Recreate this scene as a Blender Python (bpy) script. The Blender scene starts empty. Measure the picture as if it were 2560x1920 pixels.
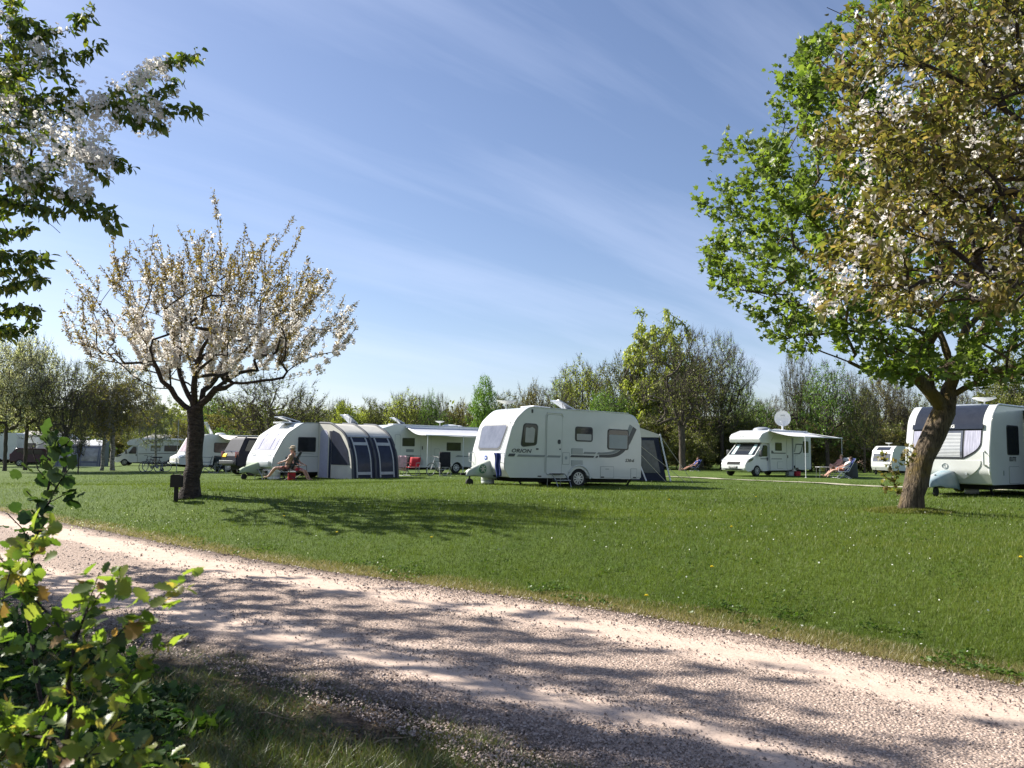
import bpy, bmesh, math, random
import numpy as np
from mathutils import Vector, Matrix
sc = bpy.context.scene
col = sc.collection
PI = math.pi
# ------------------------------------------------------------------ camera
F_SRC = 1991.0                       # focal length in source pixels (28 mm equivalent)
PITCH = math.atan(-(960-1130)/F_SRC); ROLL = 0.013
CAM = np.array([0.0, 0.0, 1.65])
Fw = np.array([0, math.cos(PITCH), math.sin(PITCH)])
R0 = np.array([1.0, 0, 0]); U0 = np.cross(R0, Fw)
Rt = math.cos(ROLL)*R0 + math.sin(ROLL)*U0
Up = -math.sin(ROLL)*R0 + math.cos(ROLL)*U0
cd = bpy.data.cameras.new('camera'); cam = bpy.data.objects.new('camera', cd); col.objects.link(cam)
cd.sensor_width = 36; cd.lens = 28.0; cd.clip_start = 0.05; cd.clip_end = 3000
cd.dof.use_dof = True; cd.dof.focus_distance = 24; cd.dof.aperture_fstop = 14
M = Matrix(((Rt[0], Up[0], -Fw[0], CAM[0]), (Rt[1], Up[1], -Fw[1], CAM[1]), (Rt[2], Up[2], -Fw[2], CAM[2]), (0, 0, 0, 1)))
cam.matrix_world = M
sc.camera = cam
# ------------------------------------------------------------------ world + sun
SUN_EL = math.radians(37); SUN_DIR = np.array([-0.89*math.cos(SUN_EL), 0.456*math.cos(SUN_EL), math.sin(SUN_EL)])
w = bpy.data.worlds.new('World'); sc.world = w; w.use_nodes = True
nt = w.node_tree; nt.nodes.clear()
def N(nt, t, **k):
    n = nt.nodes.new(t)
    for a, b in k.items():
        if a.startswith('i_'):
            key = a[2:]; key = int(key) if key.isdigit() else key
            n.inputs[key].default_value = b
        else: setattr(n, a, b)
    return n
sky = N(nt, 'ShaderNodeTexSky', sky_type='NISHITA', sun_disc=False, sun_elevation=SUN_EL, sun_rotation=math.atan2(-0.89, 0.456), air_density=1.0, dust_density=0.6, ozone_density=1.6, altitude=50)
tc = N(nt, 'ShaderNodeTexCoord'); sep = N(nt, 'ShaderNodeSeparateXYZ'); nt.links.new(tc.outputs['Generated'], sep.inputs[0])
ad = N(nt, 'ShaderNodeMath', operation='ADD', i_1=0.18); nt.links.new(sep.outputs['Z'], ad.inputs[0])
dx = N(nt, 'ShaderNodeMath', operation='DIVIDE'); dy = N(nt, 'ShaderNodeMath', operation='DIVIDE')
nt.links.new(sep.outputs['X'], dx.inputs[0]); nt.links.new(ad.outputs[0], dx.inputs[1])
nt.links.new(sep.outputs['Y'], dy.inputs[0]); nt.links.new(ad.outputs[0], dy.inputs[1])
cb = N(nt, 'ShaderNodeCombineXYZ'); nt.links.new(dx.outputs[0], cb.inputs[0]); nt.links.new(dy.outputs[0], cb.inputs[1])
rt_ = N(nt, 'ShaderNodeMapping'); rt_.inputs['Rotation'].default_value = (0, 0, math.radians(-40)); nt.links.new(cb.outputs[0], rt_.inputs[0])
mp = N(nt, 'ShaderNodeMapping'); mp.inputs['Scale'].default_value = (0.33, 1.5, 1.0); mp.inputs['Location'].default_value = (0.35, 0.9, 0)
nt.links.new(rt_.outputs[0], mp.inputs[0])
nz = N(nt, 'ShaderNodeTexNoise', i_Scale=1.1, i_Detail=7.0, i_Roughness=0.5, i_Distortion=0.35); nt.links.new(mp.outputs[0], nz.inputs['Vector'])
mp2 = N(nt, 'ShaderNodeMapping'); mp2.inputs['Scale'].default_value = (1.0, 7.5, 1.0); nt.links.new(rt_.outputs[0], mp2.inputs[0])
nz2 = N(nt, 'ShaderNodeTexNoise', i_Scale=1.6, i_Detail=9.0, i_Roughness=0.62, i_Distortion=0.6); nt.links.new(mp2.outputs[0], nz2.inputs['Vector'])
nm_ = N(nt, 'ShaderNodeMath', operation='MULTIPLY_ADD', i_1=0.14); nt.links.new(nz2.outputs['Fac'], nm_.inputs[0]); nt.links.new(nz.outputs['Fac'], nm_.inputs[2])
rp = N(nt, 'ShaderNodeMapRange', i_1=0.50, i_2=0.80, i_3=0.02, i_4=0.36); nt.links.new(nm_.outputs[0], rp.inputs[0])
mx = N(nt, 'ShaderNodeMix', data_type='RGBA'); nt.links.new(rp.outputs[0], mx.inputs[0]); nt.links.new(sky.outputs[0], mx.inputs[6])
mx.inputs[7].default_value = (7.0, 7.9, 9.4, 1)
tint = N(nt, 'ShaderNodeMix', data_type='RGBA', blend_type='MULTIPLY', i_0=1.0); nt.links.new(mx.outputs[2], tint.inputs[6]); tint.inputs[7].default_value = (1.0, .985, 1.08, 1)
bg = N(nt, 'ShaderNodeBackground', i_Strength=0.0545); nt.links.new(tint.outputs[2], bg.inputs[0])
ow = N(nt, 'ShaderNodeOutputWorld'); nt.links.new(bg.outputs[0], ow.inputs[0])
sl = bpy.data.lights.new('sun', 'SUN'); sl.energy = 4.6; sl.angle = math.radians(0.53); sl.color = (1.0, 0.955, 0.87)
so = bpy.data.objects.new('sun', sl); col.objects.link(so); so.location = (-30, 15, 40)
so.rotation_euler = Vector(SUN_DIR).to_track_quat('Z', 'Y').to_euler()
sc.view_settings.view_transform = 'Standard'; sc.view_settings.look = 'None'; sc.view_settings.exposure = 1.3; sc.view_settings.gamma = 1
sc.cycles.max_bounces = 6; sc.cycles.transparent_max_bounces = 6; sc.cycles.diffuse_bounces = 3; sc.cycles.glossy_bounces = 2; sc.cycles.transmission_bounces = 4
sc.cycles.use_adaptive_sampling = True

# ------------------------------------------------------------------ placing helpers
def ray(sx, sy):
    d = Fw + Rt*((sx-1280)/F_SRC) - Up*((sy-960)/F_SRC); return d
def W(sx, sy, Y):                      # the world point seen at source pixel (sx, sy) at depth Y
    d = ray(sx, sy); return CAM + d*(Y/d[1])
# ground height from what stands on it
CTRL = []
for sx, sy, Y in [(1192, 1213, 25), (1443, 1214, 27.7), (475, 1238, 18.7), (700, 1197, 35.5), (930, 1200, 33), (1900, 1190, 48.5), (330, 1164, 80), (2480, 1244, 22.2),
                  (2270, 1284, 16.1), (2235, 1181, 78), (60, 1175, 50), (260, 1177, 50), (1707, 1178, 60), (480, 1180, 51), (594, 1192, 38), (2100, 1196, 46), (1300, 1172, 70),
                  (1000, 1172, 70), (1900, 1176, 68), (100, 1165, 75)]:
    CTRL.append(W(sx, sy, Y))
CTRL = np.array(CTRL + [np.array([-60, 120, 0.2]), np.array([0, 130, 0.5]), np.array([70, 120, 0.5]), np.array([-40, 30, 0.0]), np.array([-25, 30, 0.1]), np.array([40, 20, 0.6]), np.array([3, 14, 0.5]), np.array([-3, 18, 0.5])])
FAR = np.array([(26, -22), (16, -8), (11, -1.5), (7.2, 2.4), (3.8, 5.93), (2.25, 7.5), (0.74, 8.8), (-1.4, 10.25), (-3.3, 11.6), (-5.35, 13.4), (-8.5, 16.3), (-13.2, 20.6), (-20, 25), (-32, 31), (-60, 40)], float)
def edge_d(X, Y, poly=FAR):
    """signed distance to the lawn edge of the road: positive on the lawn"""
    X = np.asarray(X, float); Y = np.asarray(Y, float)
    best = np.full(X.shape, 1e9); sg = np.ones(X.shape)
    for a, b in zip(poly[:-1], poly[1:]):
        e = b-a; L2 = e@e
        t = np.clip(((X-a[0])*e[0]+(Y-a[1])*e[1])/L2, 0, 1)
        qx = X-(a[0]+t*e[0]); qy = Y-(a[1]+t*e[1])
        d = np.hypot(qx, qy); cr = e[0]*(Y-a[1])-e[1]*(X-a[0])
        m = d < best; best = np.where(m, d, best); sg = np.where(m, np.where(cr < 0, 1.0, -1.0), sg)
    return best*sg
RW = 3.75
def vnoise(X, Y, s=1.0, seed=0):
    x = np.asarray(X, float)*s+seed*17.3; y = np.asarray(Y, float)*s-seed*9.1
    xi = np.floor(x); yi = np.floor(y); fx = x-xi; fy = y-yi
    fx = fx*fx*(3-2*fx); fy = fy*fy*(3-2*fy)
    def h(a, b):
        v = np.sin(a*127.1+b*311.7+seed*74.7)*43758.5453; return v-np.floor(v)
    return (h(xi, yi)*(1-fx)+h(xi+1, yi)*fx)*(1-fy)+(h(xi, yi+1)*(1-fx)+h(xi+1, yi+1)*fx)*fy
TREE_L = W(475, 1240, 18.7); TREE_R = W(2270, 1285, 16.1)
def gz(X, Y):
    X = np.asarray(X, float); Y = np.asarray(Y, float)
    num = np.zeros(X.shape); den = np.zeros(X.shape)
    for c in CTRL:
        wgt = 1/((X-c[0])**2+(Y-c[1])**2+3.0)**1.6
        num += wgt*c[2]; den += wgt
    zl = num/den
    d = edge_d(X, Y)
    t = np.clip((d-0.15)/3.6, 0, 1); t = t*t*(3-2*t)
    z = zl*t
    z = z+t*0.05*(vnoise(X, Y, .45, 3)-.5)+np.clip(d, 0, 1)*0.025*(vnoise(X, Y, 1.7, 4)-.5)
    for c, h, r in ((TREE_L, .12, 1.3), (TREE_R, .09, .8)):
        z = z+h*np.exp(-((X-c[0])**2+(Y-c[1])**2)/r**2)
    e2 = -d-RW-.1; t2 = np.clip(e2/1.5, 0, 1)
    z = z+t2*(0.05+0.05*(vnoise(X, Y, 1.3, 7)-.4))
    far = np.hypot(X, Y)
    hill = np.clip((far-130)/120, 0, 1); z = z+hill*hill*(3-2*hill)*(8.0+5*vnoise(X, Y, .012, 5))
    return z
def g1(x, y): return float(gz(np.array([x]), np.array([y]))[0])
def G(sx, Y, sy=1190):                 # ground point below source column sx at depth Y
    p = W(sx, sy, Y); return np.array([p[0], p[1], g1(p[0], p[1])])

# ------------------------------------------------------------------ materials
def newmat(name):
    m = bpy.data.materials.new(name); m.use_nodes = True; t = m.node_tree; t.nodes.clear(); return m, t
_mc = {}
def mat(name, c, rough=.5, metal=0., var=.08, scale=6., bump=0., coat=0., c2=None, stretch=None, spec=.5, detail=3.):
    if name in _mc: return _mc[name]
    m, t = newmat(name); L = t.links
    tc = N(t, 'ShaderNodeTexCoord'); mp = N(t, 'ShaderNodeMapping'); L.new(tc.outputs['Object'], mp.inputs[0])
    if stretch: mp.inputs['Scale'].default_value = stretch
    nz = N(t, 'ShaderNodeTexNoise', i_Scale=scale, i_Detail=detail, i_Roughness=.6); L.new(mp.outputs[0], nz.inputs['Vector'])
    mr = N(t, 'ShaderNodeMapRange', i_1=.3, i_2=.7); L.new(nz.outputs['Fac'], mr.inputs[0])
    a = [max(0, x*(1-var)) for x in c]; b = [min(1, x*(1+var)) for x in c] if c2 is None else c2
    mix = N(t, 'ShaderNodeMix', data_type='RGBA'); L.new(mr.outputs[0], mix.inputs[0]); mix.inputs[6].default_value = (*a, 1); mix.inputs[7].default_value = (*b, 1)
    p = N(t, 'ShaderNodeBsdfPrincipled', i_Roughness=rough, i_Metallic=metal); L.new(mix.outputs[2], p.inputs['Base Color'])
    p.inputs['Coat Weight'].default_value = coat; p.inputs['Coat Roughness'].default_value = .08; p.inputs['Specular IOR Level'].default_value = spec
    if bump:
        bp = N(t, 'ShaderNodeBump', i_Strength=bump, i_Distance=.02); L.new(nz.outputs['Fac'], bp.inputs['Height']); L.new(bp.outputs[0], p.inputs['Normal'])
    o = N(t, 'ShaderNodeOutputMaterial'); L.new(p.outputs[0], o.inputs[0])
    _mc[name] = m; return m
def leafmat(name, cols, trans=.45, gloss=.06, rough=.45, tb=1.5):
    """leaf: colour picked per leaf by attribute rnd; light passes through"""
    if name in _mc: return _mc[name]
    m, t = newmat(name); L = t.links
    at = N(t, 'ShaderNodeAttribute', attribute_name='rnd'); cr = N(t, 'ShaderNodeValToRGB'); L.new(at.outputs['Fac'], cr.inputs[0])
    el = cr.color_ramp.elements
    for i, c in enumerate(cols):
        pos = i/(len(cols)-1)
        e = el[0] if i == 0 else (el[-1] if i == len(cols)-1 else el.new(pos))
        e.position = pos; e.color = (*c, 1)
    df = N(t, 'ShaderNodeBsdfDiffuse'); L.new(cr.outputs[0], df.inputs[0])
    tm = N(t, 'ShaderNodeMix', data_type='RGBA', blend_type='MULTIPLY', i_0=1.0); L.new(cr.outputs[0], tm.inputs[6]); tm.inputs[7].default_value = (tb*1.0, tb*1.12, tb*.5, 1) if name != 'blossom' else (1, 1, .95, 1)
    tr = N(t, 'ShaderNodeBsdfTranslucent'); L.new(tm.outputs[2], tr.inputs[0])
    m1 = N(t, 'ShaderNodeMixShader', i_0=trans); L.new(df.outputs[0], m1.inputs[1]); L.new(tr.outputs[0], m1.inputs[2])
    gl = N(t, 'ShaderNodeBsdfGlossy', i_Roughness=rough); gl.inputs[0].default_value = (1, 1, 1, 1)
    m2 = N(t, 'ShaderNodeMixShader', i_0=gloss); L.new(m1.outputs[0], m2.inputs[1]); L.new(gl.outputs[0], m2.inputs[2])
    o = N(t, 'ShaderNodeOutputMaterial'); L.new(m2.outputs[0], o.inputs[0]); _mc[name] = m; return m
def barkmat(name, c1, c2, scale=9., moss=None, band=False):
    if name in _mc: return _mc[name]
    m, t = newmat(name); L = t.links
    tc = N(t, 'ShaderNodeTexCoord'); mp = N(t, 'ShaderNodeMapping'); L.new(tc.outputs['Object'], mp.inputs[0])
    mp.inputs['Scale'].default_value = (1, 1, 3.2) if band else (2.6, 2.6, .55)
    nz = N(t, 'ShaderNodeTexNoise', i_Scale=scale, i_Detail=6., i_Roughness=.7, i_Distortion=.6); L.new(mp.outputs[0], nz.inputs['Vector'])
    vo = N(t, 'ShaderNodeTexVoronoi', i_Scale=scale*1.4, feature='DISTANCE_TO_EDGE'); L.new(mp.outputs[0], vo.inputs['Vector'])
    mr = N(t, 'ShaderNodeMapRange', i_1=.36, i_2=.66); L.new(nz.outputs['Fac'], mr.inputs[0])
    mix = N(t, 'ShaderNodeMix', data_type='RGBA'); L.new(mr.outputs[0], mix.inputs[0]); mix.inputs[6].default_value = (*c1, 1); mix.inputs[7].default_value = (*c2, 1)
    last = mix.outputs[2]
    if moss:
        n2 = N(t, 'ShaderNodeTexNoise', i_Scale=2.4, i_Detail=4.); L.new(tc.outputs['Object'], n2.inputs['Vector'])
        m2 = N(t, 'ShaderNodeMapRange', i_1=.5, i_2=.62); L.new(n2.outputs['Fac'], m2.inputs[0])
        mm = N(t, 'ShaderNodeMix', data_type='RGBA'); L.new(m2.outputs[0], mm.inputs[0]); L.new(last, mm.inputs[6]); mm.inputs[7].default_value = (*moss, 1); last = mm.outputs[2]
    p = N(t, 'ShaderNodeBsdfPrincipled', i_Roughness=.9); p.inputs['Specular IOR Level'].default_value = .2; L.new(last, p.inputs['Base Color'])
    ma = N(t, 'ShaderNodeMath', operation='MULTIPLY_ADD', i_1=.6); L.new(vo.outputs['Distance'], ma.inputs[0]); L.new(nz.outputs['Fac'], ma.inputs[2])
    bp = N(t, 'ShaderNodeBump', i_Strength=1.0, i_Distance=.05); L.new(ma.outputs[0], bp.inputs['Height']); L.new(bp.outputs[0], p.inputs['Normal'])
    o = N(t, 'ShaderNodeOutputMaterial'); L.new(p.outputs[0], o.inputs[0]); _mc[name] = m; return m

# ------------------------------------------------------------------ mesh helpers
def mesh_np(name, verts, faces, sizes=None, rnd=None, smooth=False, attrs=None):
    """faces: (n,k) array, or flat list plus sizes"""
    me = bpy.data.meshes.new(name); verts = np.asarray(verts, np.float32)
    faces = np.asarray(faces, np.int32)
    if sizes is None:
        k = faces.shape[1]; sizes = np.full(len(faces), k, np.int32); faces = faces.ravel()
    sizes = np.asarray(sizes, np.int32)
    me.vertices.add(len(verts)); me.vertices.foreach_set('co', verts.ravel())
    me.loops.add(len(faces)); me.loops.foreach_set('vertex_index', faces)
    me.polygons.add(len(sizes)); st = np.zeros(len(sizes), np.int32); st[1:] = np.cumsum(sizes)[:-1]
    me.polygons.foreach_set('loop_start', st)
    if smooth: me.polygons.foreach_set('use_smooth', np.ones(len(sizes), bool))
    me.update(calc_edges=True)
    ats = dict(attrs or {})
    if rnd is not None: ats['rnd'] = rnd
    for k, v in ats.items():
        a = me.attributes.new(k, 'FLOAT', 'POINT'); a.data.foreach_set('value', np.asarray(v, np.float32))
    return me
def tag(o, label=None, cat=None, group=None, kind=None):
    if label: o['label'] = label
    if cat: o['category'] = cat
    if group: o['group'] = group
    if kind: o['kind'] = kind
    return o
def link(name, me, m=None, parent=None):
    o = bpy.data.objects.new(name, me); col.objects.link(o)
    if m is not None and not me.materials: me.materials.append(m)
    if parent: o.parent = parent
    return o
def empty(name, loc, rz=0., label=None, cat=None, group=None, rot=None):
    o = bpy.data.objects.new(name, None); col.objects.link(o); o.empty_display_size = .2
    o.location = tuple(float(v) for v in loc); o.rotation_euler = rot if rot else (0, 0, rz)
    return tag(o, label, cat, group)
def copy_tree(o, parent=None):
    c = o.copy(); col.objects.link(c); c.parent = parent
    for ch in list(o.children): copy_tree(ch, c)
    return c
def norm(a):
    a = np.asarray(a, float); return a/np.maximum(np.linalg.norm(a, axis=-1, keepdims=True), 1e-9)
def scatter(tv, tf, pos, axis, nrm, size, rnd, ysc=None):
    """instances of a template (x along axis, z along nrm) baked to arrays"""
    pos = np.asarray(pos, float); ax = norm(axis); n = norm(nrm-(np.sum(nrm*ax, -1, keepdims=True))*ax); s = np.cross(n, ax)
    size = np.asarray(size, float)[:, None, None]; tv = np.asarray(tv, float)
    ys = 1 if ysc is None else np.asarray(ysc)[:, None, None]
    v = pos[:, None, :]+size*(tv[None, :, 0:1]*ax[:, None, :]+ys*tv[None, :, 1:2]*s[:, None, :]+tv[None, :, 2:3]*n[:, None, :])
    k = len(tv); fs = np.concatenate([np.array(f) for f in tf]); sz = np.array([len(f) for f in tf])
    F = (fs[None, :]+(np.arange(len(pos))*k)[:, None]).ravel(); S = np.tile(sz, len(pos))
    return v.reshape(-1, 3), F, S, np.repeat(rnd, k)
def merge(parts):
    V = []; Fl = []; S = []; R = []; n = 0
    for v, f, s, r in parts:
        V.append(v); Fl.append(f+n); S.append(s); R.append(r); n += len(v)
    return np.concatenate(V), np.concatenate(Fl), np.concatenate(S), np.concatenate(R)
# leaf shapes
T_CHERRY = ([(0, 0, 0), (.3, .2, .05), (.3, 0, -.02), (.3, -.2, .05), (.68, .17, -.02), (.68, 0, -.08), (.68, -.17, -.02), (1, 0, -.22)], [(0, 2, 1), (0, 3, 2), (1, 2, 5, 4), (2, 3, 6, 5), (4, 5, 7), (5, 6, 7)])
def _maple(lob):
    a = []
    for i, (ang, r) in enumerate(lob):
        a.append((.42+r*math.cos(ang), r*math.sin(ang), .06*math.cos(i*2.1)))
    return [(.42, 0, .05)]+a, [(0, i+1, (i+1) % len(a)+1) for i in range(len(a))]
T_MAPLE = _maple([(PI, .42), (2.5, .36), (2.05, .5), (1.75, .3), (1.15, .56), (.75, .28), (0, .6), (-.75, .28), (-1.15, .56), (-1.75, .3), (-2.05, .5), (-2.5, .36)])
T_ROUND = _maple([(PI, .38), (2.5, .44), (1.9, .46), (1.6, .38), (1.1, .47), (.8, .38), (.3, .5), (0, .44), (-.3, .5), (-.8, .38), (-1.1, .47), (-1.6, .38), (-1.9, .46), (-2.5, .44)])
T_LOBED = ([(0, 0, 0), (.22, .13, 0), (.36, .32, .05), (.5, .24, .0), (.70, .33, .03), (.82, .20, -.03), (1, .0, -.10), (.82, -.20, -.03), (.70, -.33, .03), (.5, -.24, 0), (.36, -.32, .05), (.22, -.13, 0), (.5, 0, -.04)],
           [(12, i, (i+1)) for i in range(0, 11)]+[(12, 11, 0)])
def _haw():
    o = []; f = []; n_ = 10
    lob = [.03, .10, .30, .20, .36, .24, .34, .22, .20, .08]
    for s_ in (1, -1):
        for i in range(n_):
            x = .06+.94*(i+1)/n_*.98-(.05 if i in (2, 4, 6) else 0); y = lob[i]*s_; o.append((x, y, .10*abs(y)*1.6-.16*x*x+.03*math.sin(5*x+s_)))
    mid = [(.0, 0, 0)]+[(.06+.94*(i+1)/n_*.95, 0, -.16*((i+1)/n_)**2-.01) for i in range(n_)]
    V_ = mid+o; k = n_+1
    for s_ in (0, 1):
        b_ = k+s_*n_
        f.append((0, 1, b_) if s_ else (0, b_, 1))
        for i in range(n_-1): f.append((i+1, i+2, b_+i+1, b_+i) if s_ else (i+1, b_+i, b_+i+1, i+2))
    return V_, f
T_HAW = _haw()
T_DIAM = ([(0, 0, 0), (.5, .3, .05), (1, 0, 0), (.5, -.3, .05)], [(0, 3, 2, 1)])
T_TWIG = ([(0, .02, 0), (0, -.02, 0), (.5, -.013, .03), (.5, .013, .03), (1, 0, 0)], [(0, 1, 2, 3), (3, 2, 4)])
T_BLADE = ([(0, .5, 0), (0, -.5, 0), (1, 0, 0)], [(0, 1, 2)])
def _flower():
    v = [(0, 0, 0)]
    for i in range(10):
        r = .5 if i % 2 == 0 else .3; a = i*PI/5
        v.append((r*math.cos(a), r*math.sin(a), .1 if i % 2 == 0 else .04))
    return v, [(0, i+1, (i+1) % 10+1) for i in range(10)]
T_FLOWER = _flower()
T_FLOWER_S = ([(.5*math.cos(i*2*PI/5), .5*math.sin(i*2*PI/5), 0) for i in range(5)], [(0, 1, 2, 3, 4)])

# ------------------------------------------------------------------ trees
def s_pow(s): return getattr(s, 'pw', 1.0)
class Skel:
    """branch skeleton: nodes with parents; limbs are given, then every target point is joined to the nearest node by a bent twig"""
    def __init__(s, seed=0):
        s.P = np.zeros((60000, 3)); s.par = np.full(60000, -1, int); s.n = 0; s.rg = np.random.default_rng(seed)
    def add(s, p, par):
        s.P[s.n] = p; s.par[s.n] = par; s.n += 1; return s.n-1
    def nearest(s, p, base=None):
        Q = s.P[:s.n]; d = np.linalg.norm(Q-p, axis=1)
        if base is not None:
            d = d+1.2*np.maximum(0, np.linalg.norm(Q-base, axis=1)-np.linalg.norm(p-base)*.96)
            d = d+.5*np.maximum(0, Q[:, 2]-p[2])
        return int(np.argmin(d))
    def limb(s, pts, step=.25, jit=.02):
        pts = np.asarray(pts, float)
        # smooth resample
        t = np.concatenate([[0], np.cumsum(np.linalg.norm(np.diff(pts, axis=0), axis=1))]); n = max(2, int(t[-1]/step)+1)
        u = np.linspace(0, t[-1], n); q = np.stack([np.interp(u, t, pts[:, k]) for k in range(3)], 1)
        if n > 4:
            for _ in range(2): q[1:-1] = (q[:-2]+2*q[1:-1]+q[2:])/4
        par = -1 if s.n == 0 else s.nearest(q[0]); ids = []
        if par >= 0 and np.linalg.norm(s.P[par]-q[0]) < step*.6: q = q[1:]
        for p in q:
            par = s.add(p+s.rg.normal(0, jit, 3), par); ids.append(par)
        return ids
    def grow(s, targets, base, step=.25, jit=.05, lift=.15):
        order = np.argsort(np.linalg.norm(targets-base, axis=1)); tips = []
        for p in targets[order]:
            i = s.nearest(p, base); q = s.P[i]; L = np.linalg.norm(p-q)
            if L < .05: continue
            k = max(1, int(L/step)); pp = s.par[i]
            d0 = norm(q-s.P[pp]) if pp >= 0 else np.array([0, 0, 1.])
            c = q+d0*L*.35; c[2] -= lift*L; par = i
            for j in range(1, k+1):
                t = j/k; x = (1-t)**2*q+2*t*(1-t)*c+t*t*p
                if j < k: x = x+s.rg.normal(0, jit*step*2, 3)
                par = s.add(x, par)
            tips.append(par)
        return tips
    def shoots(s, tips, outdir, L, step=.12, jit=.1):
        out = []
        for tp in tips:
            d = norm(outdir(s.P[tp])+s.rg.normal(0, jit, 3)); l = L*s.rg.uniform(.5, 1.2); k = max(2, int(l/step)); par = tp; q = s.P[tp].copy()
            for j in range(k):
                d = norm(d+s.rg.normal(0, .06, 3)); q = q+d*l/k; par = s.add(q, par); out.append(par)
        return out
    def radii(s, rtrunk, rtip=.004, p=2.2):
        n = s.n; r = np.zeros(n); acc = np.zeros(n)
        for i in range(n-1, -1, -1):
            r[i] = max(acc[i], rtip**p); j = s.par[i]
            if j >= 0: acc[j] += r[i]
        r = r**(1/p); r = rtip+(rtrunk-rtip)*(np.maximum(r-rtip, 0)/max(r[0]-rtip, 1e-6))**s_pow(s)
        s.r = r; return r
    def wood(s, flare=.5, z0=None, rough=.06):
        n = s.n; r = s.r; ch = [[] for _ in range(n)]
        for i in range(1, n):
            if s.par[i] >= 0: ch[s.par[i]].append(i)
        V = []; Fc = []; nv = 0; stack = [(-1, 0)]; z0 = s.P[0][2] if z0 is None else z0
        while stack:
            pr, i = stack.pop(); chain = [] if pr < 0 else [pr]; rad = [] if pr < 0 else [r[i]*1.0]
            while True:
                chain.append(i); rad.append(r[i])
                if not ch[i]: break
                c = sorted(ch[i], key=lambda k: -r[k])
                for k in c[1:]: stack.append((i, k))
                i = c[0]
            P = s.P[chain]; R = np.array(rad)
            if len(P) < 2: continue
            m = R[0]; sides = 12 if m > .12 else (8 if m > .05 else (5 if m > .02 else 3))
            if m > .12: R = R*(1+flare*np.exp(-np.maximum(P[:, 2]-z0, 0)/.22))
            T = np.gradient(P, axis=0); T = norm(T); ref = np.array([.0, 1., .02]) if abs(T[0][1]) < .8 else np.array([1., 0, 0])
            A = norm(np.cross(T, ref)); B = np.cross(T, A); an = np.arange(sides)*2*PI/sides
            rr = R[:, None]*np.ones(sides)
            if m > .05: rr = rr*(1+s.rg.uniform(-rough, rough, rr.shape)+.07*np.sin(3*an[None, :]+P[:, 2:3]*1.5)*(m > .12))
            ring = P[:, None, :]+rr[:, :, None]*(np.cos(an)[None, :, None]*A[:, None, :]+np.sin(an)[None, :, None]*B[:, None, :])
            V.append(ring.reshape(-1, 3)); k = len(P); a = np.arange(k-1)[:, None]*sides; b = np.arange(sides)[None, :]; b2 = (b+1) % sides
            q = np.stack([a+b, a+b2, a+sides+b2, a+sides+b], -1).reshape(-1, 4)+nv
            Fc.append(q); nv += k*sides
        return np.concatenate(V), np.concatenate(Fc)
    def thin(s, rmax):
        i = np.where((s.r[:s.n] < rmax) & (s.par[:s.n] >= 0))[0]; return i
    def dirs(s, i): return norm(s.P[i]-s.P[s.par[i]])
def leaves_on(s, ids, n, tmpl, size, droop=.5, spread=.05, rg=None, out=1.0, sv=.35, upn=.6, rn=(0, 1)):
    rg = rg or s.rg
    i = rg.choice(ids, n); f = rg.random((n, 1)); pos = s.P[i]*f+s.P[s.par[i]]*(1-f); d = s.dirs(i)
    ax = out*d*.7+rg.normal(0, .6, (n, 3)); ax[:, 2] -= droop
    nr = rg.normal(0, 1-upn*.5, (n, 3)); nr[:, 2] += upn
    pos = pos+rg.normal(0, spread, (n, 3))
    return scatter(*tmpl, pos, ax, nr, size*rg.uniform(1-sv, 1+sv, n), rg.uniform(*rn, n))
def blossom(s, centers, per, rad, fs, rg, tmpl=T_FLOWER):
    n = len(centers)*per; c = np.repeat(np.asarray(centers), per, 0); d = norm(rg.normal(0, 1, (n, 3)))
    pos = c+d*rad*rg.uniform(.55, 1.1, (n, 1)); ax = norm(np.cross(d, rg.normal(0, 1, (n, 3))))
    return scatter(*tmpl, pos, ax, d+rg.normal(0, .35, (n, 3)), fs*rg.uniform(.8, 1.2, n), rg.random(n))
def ell(rg, n, c, r, shell=.0, zmin=None):
    out = []
    while len(out) < n:
        p = rg.uniform(-1, 1, 3); q = np.linalg.norm(p)
        if q > 1 or q < shell: continue
        x = np.array(c)+p*np.array(r)
        if zmin is not None and x[2] < zmin: continue
        out.append(x)
    return np.array(out)
M_BLOSSOM = leafmat('blossom', [(.70, .62, .58), (.85, .82, .79), (.88, .86, .84)], trans=.5, gloss=.02)
M_BARK_CH = barkmat('cherry_bark', (.022, .017, .015), (.085, .068, .058), 7., band=True)
M_BARK_MA = barkmat('maple_bark', (.035, .026, .019), (.17, .13, .09), 6., moss=(.14, .10, .035))
M_BARK_BG = barkmat('grey_bark', (.05, .042, .033), (.12, .10, .08), 3.)
M_BARK_BI = barkmat('birch_bark', (.06, .05, .045), (.42, .40, .37), 3., band=True)
# ------------------------------------------------------------------ setting: ground, road, grass, gravel
def axis_vals(a, b, fine, lo, hi, g=1.16):
    v = list(np.arange(a, b+1e-6, fine)); s = fine
    while v[-1] < hi: s *= g; v.append(v[-1]+s)
    s = fine
    while v[0] > lo: s *= g; v.insert(0, v[0]-s)
    return np.array(v)
xs = axis_vals(-11, 11, .2, -1500, 1500); ys = axis_vals(0, 24, .2, -60, 2200)
GX, GY = np.meshgrid(xs, ys); gZ = gz(GX, GY)
V = np.stack([GX, GY, gZ], -1).reshape(-1, 3); nx = len(xs); ny = len(ys)
a = (np.arange(ny-1)[:, None]*nx+np.arange(nx-1)[None, :]).ravel(); Fq = np.stack([a, a+1, a+nx+1, a+nx], -1)
ed = edge_d(GX, GY).ravel()
gm, t = newmat('lawn_ground'); L = t.links
def attr(t, n): return N(t, 'ShaderNodeAttribute', attribute_name=n).outputs['Fac']
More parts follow.
